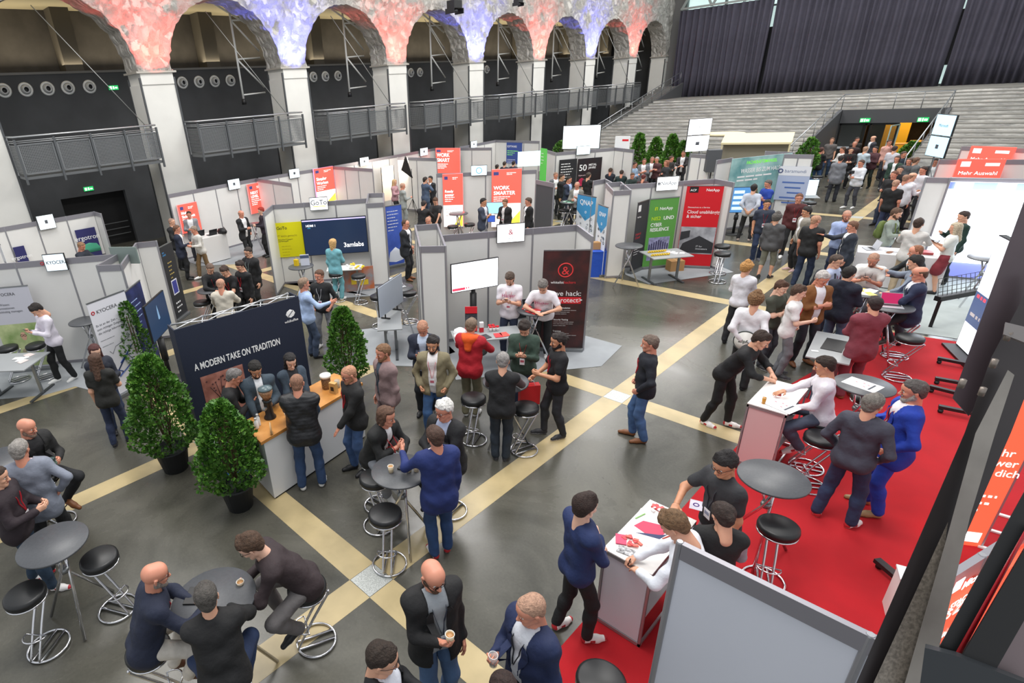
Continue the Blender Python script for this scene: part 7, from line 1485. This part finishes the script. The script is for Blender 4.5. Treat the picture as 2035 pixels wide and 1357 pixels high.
person('b5', 800, 364, 'bald man in light grey suit in the photo corner', 100, ('blazer', '8f9492'), ('pants', '8b9090'), ('buzz', 'b08a76'), ('hold', 'pocket'), 1.8, 1.1, hp=6, skin='r')
person('b6', 845, 352, 'man in blue-grey suit seen from behind in the photo corner', 120, ('blazer', '44536a'), ('pants', '3c4a60'), ('short', '2a2220'), ('chin', 'cross2'), 1.84, 1.08, hp=4)
person('b7', 855, 350, 'man in dark suit facing the one in blue-grey suit', -40, ('blazer', '26272b'), ('pants', '1e1f23'), ('short', '1e1a18'), ('side', 'side'), 1.82, 1.05, hp=4, skin='m')
person('b8', 843, 399, 'man in black jacket bending at the rear middle booth', 150, ('sweater', '1a1a1c'), ('pants', '1c1d21'), ('short', '2c2626'), ('tbl', 'tbl'), 1.76, 1.1, lean=10, hp=20)
person('b9', 864, 394, 'person in black t-shirt and grey apron beside the red column', -20, ('tee', '2a2a2c'), ('pants', '4a4a50'), ('thick', '4e3626'), ('low', 'low'), 1.74, 1.0, hp=26)
person('b10', 851, 432, 'bald man whose head shows behind the narrow white cabin', 20, ('sweater', '22242c'), ('pants', '1c1d21'), ('buzz', 'b0826c'), ('side', 'side'), 1.66, 1.0, hp=10, skin='r')
for i, (px, py, c, hc_) in enumerate(((988, 327, '22262e', '2a2420'), (1003, 321, '2a2e38', '3a302a'), (1021, 320, '303440', '2a2222'))):
    person('c%d' % i, px, py, 'dark-haired head behind the wide red column, %s from the left' % ordn[i], 150, ('sweater', c), ('pants', '1c1d21'), ('short', hc_), ('side', 'side'), 1.72, 1.0)
person('d1', 1105, 343, 'man in grey blazer at the far left of the group before the black banners', 20, ('blazer', '5c5e62'), ('pants', '2a2b30'), ('short', '8a6a58'), ('hold', 'side'), 1.78, 1.0, skin='r')
person('d2', 1117, 346, 'man in black jacket with red lanyard before the narrow black banner', 70, ('sweater', '17171a'), ('pants', '17181b'), ('short', '3a2a24'), ('side', 'hold'), 1.82, 1.0, lany=RL, skin='l')
person('d3', 1131, 351, 'man in navy suit and light blue shirt before the narrow black banner', 60, ('blazer', '242c40'), ('pants', '1d2230'), ('short', '241d1a'), ('hold', 'side'), 1.82, 1.05, inner='9db4d8', skin='r')
person('d4', 1147, 362, 'bald man in grey suit before the black anniversary banner', -10, ('blazer', '77766f'), ('pants', '2c2c30'), ('buzz', 'b08a76'), ('hold', 'phone'), 1.8, 1.05, hp=10, skin='r', inner='e4e4e6')
person('d5', 1170, 343, 'man in black t-shirt seen from behind before the black anniversary banner', 140, ('tee', '17181a'), ('pants', '1c1d21'), ('short', '3a3028'), ('hold', 'side'), 1.8, 1.12)
for i, (px, py, c, hc_, f_) in enumerate(((1214, 334, '1c2430', '4a3a30', 170), (1236, 338, '1d3030', '3c3028', 175), (1258, 344, '1c2c2a', '5a4030', 20), (1280, 347, '3a1c20', '5a1e1c', 160))):
    person('h%d' % i, px, py, ('seated man in dark shirt with his back turned behind the slim cabin', 'seated man in dark green shirt beside the one in dark shirt', 'man with red face looking down behind the small white netapp screen', 'person with dark red hair at the table behind the small white screen')[i], f_, ('sweater', c), ('pants', '1c1d21'), ('short', hc_), ('tbl', 'tbl'), 1.62, 1.15, hp=16, skin='r')
far1 = ((1262, 322, '8aa0b8', '3a2a24', 60, 'man in light blue shirt at the left of the far crowd'), (1281, 315, '6a6c72', '5a4638', 0, 'man in grey suit and white shirt in the far crowd'), (1297, 312, '4a4a4e', '8a6a5a', 10, 'man in dark grey jacket in the far crowd'), (1306, 312, '4a2a2e', '9a948e', -20, 'grey-haired man in maroon jacket in the far crowd'), (1325, 319, '2a2c30', '8a5a44', -60, 'woman with reddish brown hair in the far crowd'), (1335, 310, '2a2624', '4a342a', 60, 'person with yellow scarf in the far crowd'))
for i, (px, py, c, hc_, f_, lb) in enumerate(far1):
    person('k%d' % i, px, py, lb, f_, ('blazer' if i in (1, 2) else 'sweater', c), ('pants', '1c1d21'), ('short' if i != 4 else 'mid', hc_), ('cross', 'cross2'), 1.78, 1.05, skin='r', fem=i == 4)
person('k9', 1359, 300, 'man in dark suit leaning on the white wall before the plants', -5, ('blazer', '2a2628'), ('pants', '1c1d21'), ('short', '6a4e3c'), ('tbl2', 'tbl2'), 1.84, 1.0, skin='r')
# ---- visitors right of the green banner booth
person('v1', 1500, 366, 'man in light grey shirt with hands clasped behind his back', 172, ('shirt', 'b4bac6'), ('slim', '15161a'), ('short', '1f1a19'), ('behind', 'behind'), 1.84, 1.05, shoes=('a89a94', 'ececec'), sleeve=.5, stance=(.16, .02))
person('v2', 1527, 358, 'man in royal blue shirt with arms crossed before the turquoise poster', -50, ('polo', '20409c'), ('pants', '1c1f2c'), ('short', '5a5450'), ('cross', 'cross2'), 1.82, 1.0, hp=12, skin='r')
person('v3', 1526, 397, 'man in dark blue polo with red lanyard and badge walking', 12, ('polo', '2d3444'), ('jeans', '22304c'), ('short', '1d1817'), ('side', 'side'), 1.8, 1.12, skin='m', lany=RL, shoes=('5a5a60', 'e8e8e8'), stance=(.1, .12))
person('v4', 1546, 424, 'man in grey raglan shirt and shorts seen from behind', 165, ('sweater', '4b4b4d'), ('shorts', '77776a'), ('curly', '5a5652'), ('side', 'side'), 1.76, 1.12, shoes=('202024', 'dedede'), stance=(.12, .06))
person('v5', 1590, 385, 'man in dark red sweater with red lanyard and badge', 5, ('sweater', '4c1d1f'), ('pants', '17181b'), ('short', '6a4634'), ('side', 'side'), 1.86, 1.02, skin='r', lany=RL, shoes=SW, stance=(.12, .1))
person('v6', 1605, 412, 'dark-haired person in beige jacket beside the bald man in black t-shirt', -60, ('jacket', '8f8a80'), ('pants', '1c1d21'), ('thick', '221b19'), ('side', 'side'), 1.76, .95, skin='m', shoes=('c0a0a0', 'e8e8e8'))
person('v7', 1624, 428, 'bald man in black t-shirt and jeans seen from behind', 160, ('tee', '17181a'), ('jeans', '222e46'), ('buzz', 'b58a70'), ('side', 'side'), 1.84, 1.12, hy=-25, skin='r', shoes=('5a6068', 'e4e4e6'), stance=(.1, .1))
person('v8', 1686, 419, 'bald bearded man in light blue shirt with lanyard', 10, ('shirt', '9aaad0'), ('jeans', '26314c'), ('buzz', 'b58a76'), ('hold', 'cross2'), 1.82, 1.08, hp=10, skin='r', lany='6a4a78', badge=False, beard='6a4a3a')
person('v9', 1697, 440, 'man in dark navy jacket pointing with one arm', -75, ('blazer', '2a303c'), ('pants', '1e2026'), ('short', '6a4a38'), ('point', 'side'), 1.78, 1.05, hp=6, skin='r')
# ---- crowd in front of the entrance
crowd = (
 (1655, 274, 'man in grey-brown polo at the left of the entrance crowd', 0, 'polo', '5e5a58', 'jeans', '2c3e58', 'short', '6a4a38', 'side', 'side', 1.84),
 (1634, 293, 'person in black t-shirt and cap-like hair left of the entrance', 150, 'tee', '17181a', 'jeans', '3c5880', 'short', '4a2c24', 'hold', 'side', 1.76),
 (1676, 292, 'person in pale shirt between the two leftmost men in the crowd', -60, 'shirt', 'c9cac8', 'pants', '22242a', 'short', '4a362a', 'hold', 'side', 1.76),
 (1693, 293, 'man in black jacket with red lanyard holding a dark bag', 5, 'sweater', '1a1618', 'pants', '18191c', 'short', '2c2220', 'hold', 'hold', 1.76),
 (1700, 281, 'bald man in dark red shirt near the entrance glass', 0, 'sweater', '2a1a1c', 'pants', '1c1d21', 'buzz', 'a8806c', 'side', 'side', 1.78),
 (1705, 273, 'dark-haired man farthest left behind the bald one at the glass', 20, 'sweater', '26221f', 'pants', '1c1d21', 'short', '3a2a22', 'side', 'side', 1.78),
 (1737, 270, 'bald man in dark suit standing in the doorway', -60, 'blazer', '33343c', 'pants', '1e1f24', 'fringe', '6a5a50', 'side', 'side', 1.8),
 (1673, 309, 'man in grey blazer seen from behind walking to the entrance', 170, 'blazer', '6c6e74', 'pants', '23262e', 'short', '2c2624', 'side', 'side', 1.82),
 (1713, 318, 'man in white shirt filming with a camera', -35, 'shirt', 'd3d6dc', 'slim', '3a3c44', 'short', '4e382c', 'phone', 'hold', 1.8),
 (1722, 291, 'bald man in light striped shirt seen from behind', 150, 'shirt', 'b4c2cc', 'pants', '1c2630', 'buzz', 'a8866e', 'cross', 'cross2', 1.8),
 (1741, 291, 'dark-haired person in maroon jacket beside the one in striped shirt', -30, 'sweater', '4a2a30', 'pants', '16221c', 'short', '2a2220', 'hold', 'hold', 1.76),
 (1769, 278, 'person in pink shirt with a hand to the head', 30, 'shirt', 'd2a094', 'pants', '2a2c34', 'short', '4a342a', 'side', 'chin', 1.78),
 (1780, 290, 'person in white shirt seen from behind right of the doorway', 160, 'tee', 'bfbec6', 'pants', '1b1e24', 'short', '3a2a26', 'side', 'side', 1.8),
 (1785, 310, 'woman in dark green dress in the entrance crowd', -20, 'jacket', '223a30', 'pants', '1d2a24', 'mid', '4a3830', 'side', 'side', 1.72),
 (1798, 301, 'person in navy jacket behind the woman in dark green', 40, 'sweater', '26303c', 'pants', '1c1d21', 'short', '4a3a30', 'side', 'side', 1.76),
 (1823, 313, 'man in grey jacket seen from behind right of the woman in green', 130, 'sweater', '5a5e60', 'pants', '2a2c30', 'short', '6a4e3e', 'side', 'side', 1.78),
 (1809, 314, 'bearded man facing the one in grey jacket', -20, 'sweater', '4a4c50', 'pants', '1c1d21', 'short', '5a463a', 'side', 'side', 1.76),
 (1779, 340, 'man in black jacket with dark beard leaning toward the crowd', -30, 'sweater', '1b1a1c', 'jeans', '2a3348', 'short', '6a4434', 'hold', 'side', 1.8),
 (1791, 330, 'dark-haired man behind the black jacket crowd', 0, 'sweater', '1f1d20', 'pants', '1c1d21', 'short', '2a2220', 'side', 'side', 1.78),
 (1783, 357, 'big man in black t-shirt seen from behind in the dense crowd', 165, 'tee', '151618', 'jeans', '2a3450', 'buzz', 'b48e78', 'side', 'side', 1.78),
 (1803, 347, 'man in white shirt in the dense crowd with his back turned', 160, 'shirt', 'd5d6de', 'pants', '22252e', 'buzz', '9a7560', 'side', 'side', 1.8),
 (1816, 343, 'bald man in white shirt right in the dense crowd', 120, 'shirt', 'd8d9e0', 'pants', '1f222a', 'fringe', '8a6a54', 'hold', 'hold', 1.82),
 (1837, 331, 'bearded man in white shirt beside the led wall corner', -40, 'shirt', 'cfcdd4', 'pants', '1f222a', 'short', '3a2a24', 'side', 'side', 1.8),
 (1861, 315, 'man in black suit with red tie behind the led wall corner', 0, 'blazer', '1e1d22', 'pants', '1c1d21', 'short', '3a2c26', 'side', 'side', 1.8))
for i, (px, py, lb, f_, tk, tcx, lk_, lcx, hk__, hcx, a1, a2, hh_) in enumerate(crowd):
    person('z%d' % i, px, py, lb, f_, (tk, tcx), (lk_, lcx), (hk__, hcx), (a1, a2), hh_, 1.02+.08*(i % 3), skin='r' if i % 3 else 'l', shoes=SW if i in (8, 9, 12) else SB_, stance=(.11, .08), lany=RL if i in (3, 4) else None, badge=False)
# ---- things in hands, on people, on the tables
def held(k_, name, label, cat, mb, m_, off=(0, 0, 0), rz=0, extra=None, rot=None):
    q, a = GRIP[k_]; o = thing(name, label, cat, q+Vector(off), a+rz)
    if rot: o.rotation_euler = (rot[0], rot[1], a+rz)
    part('body', mb, m_, o)
    if extra: part(extra[0], extra[1], extra[2], o)
    return o
def cup_at(v, label, group=None): o = cup(v, label, group=group); return o
cup_at(GRIP['f4R'][0]+Vector((0, 0, -.03)), 'small paper cup held by the bald man in black jacket')
cup_at(GRIP['f2R'][0]+Vector((0, 0, -.03)), 'paper cup held by the seated man in dark brown sweater')
held('f6R', 'water_glass', 'clear glass held by the bald man in navy blazer', 'glass', MB().lathe([(0, -.06), (.03, -.06), (.036, .05), (.033, .05), (.028, -.05), (0, -.05)], 16), mat('c8d0d4', .05, alpha=.45), extra=('rim', MB().ring((0, 0, .05), .035, .002, 16, 5), mat('eef2f4', .1)))
tx, ty = T['mid']
for dx, dy, lb in ((-.05, -.10, 'paper cup at the near side of the cups table'), (.10, .06, 'paper cup beside the hand of the white-haired man'), (.16, .12, 'orange juice cup beside the paper cup')): cup((tx+dx, ty+dy, 1.107), lb)
tag(part('small_pouch', MB().box(-.05, -.03, 0, .05, .03, .02), mat('26262a'), loc=(tx+.0, ty+.03, 1.107), rotz=.4, bevel=.005), 'small black pouch between the paper cups', 'pouch')
held('m2R', 'red_shopping_bag', 'red paper bag with white print carried by the bearded man in black', 'bag', MB().box(-.03, -.16, -.42, .09, .16, -.08), mat('c4161e', .5), extra=('handles', MB().tube([(-.02, -.08, -.08), (0, -.05, .0), (0, .05, .0), (-.02, .08, -.08)], .004, 6), mat('e8e8e8')), rz=0)
for k_, lb in (('m17R', 'phone held by the man in white printed t-shirt'), ('m16R', 'phone held up by the man in black shirt at the bar'), ('l1R', 'phone in the hands of the young man in white shirt'), ('f23R', 'dark phone held by the bald man in white polo'), ('m7R', 'phone held by the bald man in dark suit')):
    held(k_, 'phone', lb, 'phone', MB().box(-.038, -.075, -.004, .038, .075, .004), BLACKL, rot=(R(25), 0, 0), extra=('screen', MB().box(-.034, -.07, .004, .034, .07, .0055), mat('2e3440', .1)))
held('f27R', 'tablet', 'dark tablet held by the blond woman', 'tablet', MB().box(-.1, -.14, -.005, .1, .14, .005), BLACKL, off=(0, 0, .03), rot=(R(20), 0, 0), extra=('screen', MB().box(-.09, -.13, .005, .09, .13, .006), mat('39414c', .1)))
held('f8R', 'pen', 'pen in the writing hand of the man in white shirt at the near counter', 'pen', MB().tube([(0, 0, -.04), (-.02, -.03, .1)], .005, 6), BLACK, extra=('clip', MB().box(-.02, -.03, .06, -.015, -.025, .1), STEEL))
held('f12R', 'red_pen', 'small red item in the outstretched hand of the seated man', 'pen', MB().box(-.02, -.03, -.01, .02, .05, .01), mat('b82a30'), extra=('tip', MB().box(-.005, .05, -.005, .005, .07, .005), BLACK))
q, a = GRIP['f16R']; q2 = GRIP['f16L'][0]; c = (q+q2)/2; fd = Vector((-math.sin(a), math.cos(a), 0))
o = thing('beer_tray', 'round white beer tray with dark writing held behind the waiter', 'tray', c-fd*.05+Vector((0, 0, .07)), a); Mt = Matrix.Rotation(R(90), 4, 'X')
part('tray', MB().lathe([(0, -.012), (.17, -.012), (.185, .0), (.185, .012), (.175, .012), (.17, 0), (0, 0)], 36, M=Mt), mat('4c5654', .4), o)
part('print', MB().lathe([(0, -.016), (.165, -.016), (.165, -.012), (0, -.012)], 36, M=Matrix.Rotation(R(-90), 4, 'X') @ Matrix.Scale(1, 4)) if False else MB().lathe([(0, .0), (.165, .0), (.165, .014), (0, .014)], 36, M=Mt), mat('e0ded8', .4), o); text(o, 'Zipfer', .085, 0, -.03, -.017, mat('2c3a34'), 'CENTER', bold=.002)
q, a = GRIP['l4R']; o = held('l4R', 'glass_trophy', 'dark glittering glass object held by the seated bald man', 'glass object', MB().lathe([(0, -.08), (.05, -.07), (.06, 0), (.05, .08), (0, .1)], 7, smooth=False), mat('4a5a58', .1, .5), extra=('facets', MB().lathe([(.052, -.03), (.064, .01), (.052, .05)], 9, smooth=False), mat('9ab0a8', .1, .6)))
tag(part('black_tablet', MB().box(-.07, -.1, 0, .07, .1, .015), BLACK, loc=(T['left'][0]*0+T['three'][0]-.16, T['three'][1]-.12, 1.107), rotz=.8, bevel=.004), 'black tablet on the front table before the bald man', 'tablet')
def back_pack(k_, label, col, sc_=1):
    q, a = GRIP[k_]; fd = Vector((-math.sin(a), math.cos(a), 0)); o = thing('backpack', label, 'backpack', q-fd*.19+Vector((0, 0, 1.02)), a)
    part('bag', MB().lathe([(0, 0), (.13, .02), (.16, .12), (.15, .3), (.1, .42), (0, .45)], 16, sy=.6), mat(col, .7, nz=.1, nscale=20), o); part('pocket', MB().lathe([(0, .04), (.1, .05), (.11, .15), (.08, .22), (0, .23)], 14, (0, -.06, 0), sy=.6), mat(col, .7, nz=.1, nscale=20), o)
    part('strap', MB().tube([(-.1, .08, .1), (-.11, .34, .2), (-.1, .3, .42), (-.09, .1, .46)], .018, 6), mat(col, .7), o); part('strap', MB().tube([(.1, .08, .1), (.11, .34, .2), (.1, .3, .42), (.09, .1, .46)], .018, 6), mat(col, .7), o)
back_pack('f29', 'green backpack on the back of the bearded man in grey-green shirt', '5a6a30'); back_pack('f21', 'black backpack on the man in light blue shirt', '1d2028')
q, a = GRIP['z8R']; held('z8R', 'video_camera', 'black camera of the man filming in the crowd', 'camera', MB().box(-.05, -.08, -.05, .05, .1, .06), BLACK, off=(0, 0, .05), extra=('lens', MB().lathe([(0, 0), (.035, 0), (.035, .1), (0, .1)], 14, M=Matrix.Translation((0, .1, 0)) @ Matrix.Rotation(R(-90), 4, 'X')), BLACKL))
table(P(197, 502, 1.1).x, P(197, 502, 1.1).y, 'round table under the laptop by the ergotron poster')
laptop((P(197, 502, 1.1).x, P(197, 502, 1.1).y, 1.107), R(50), 'laptop with a pale screen before the man at the ergotron poster', 'd9e2ee', .8)
# printed words on the two white t-shirts
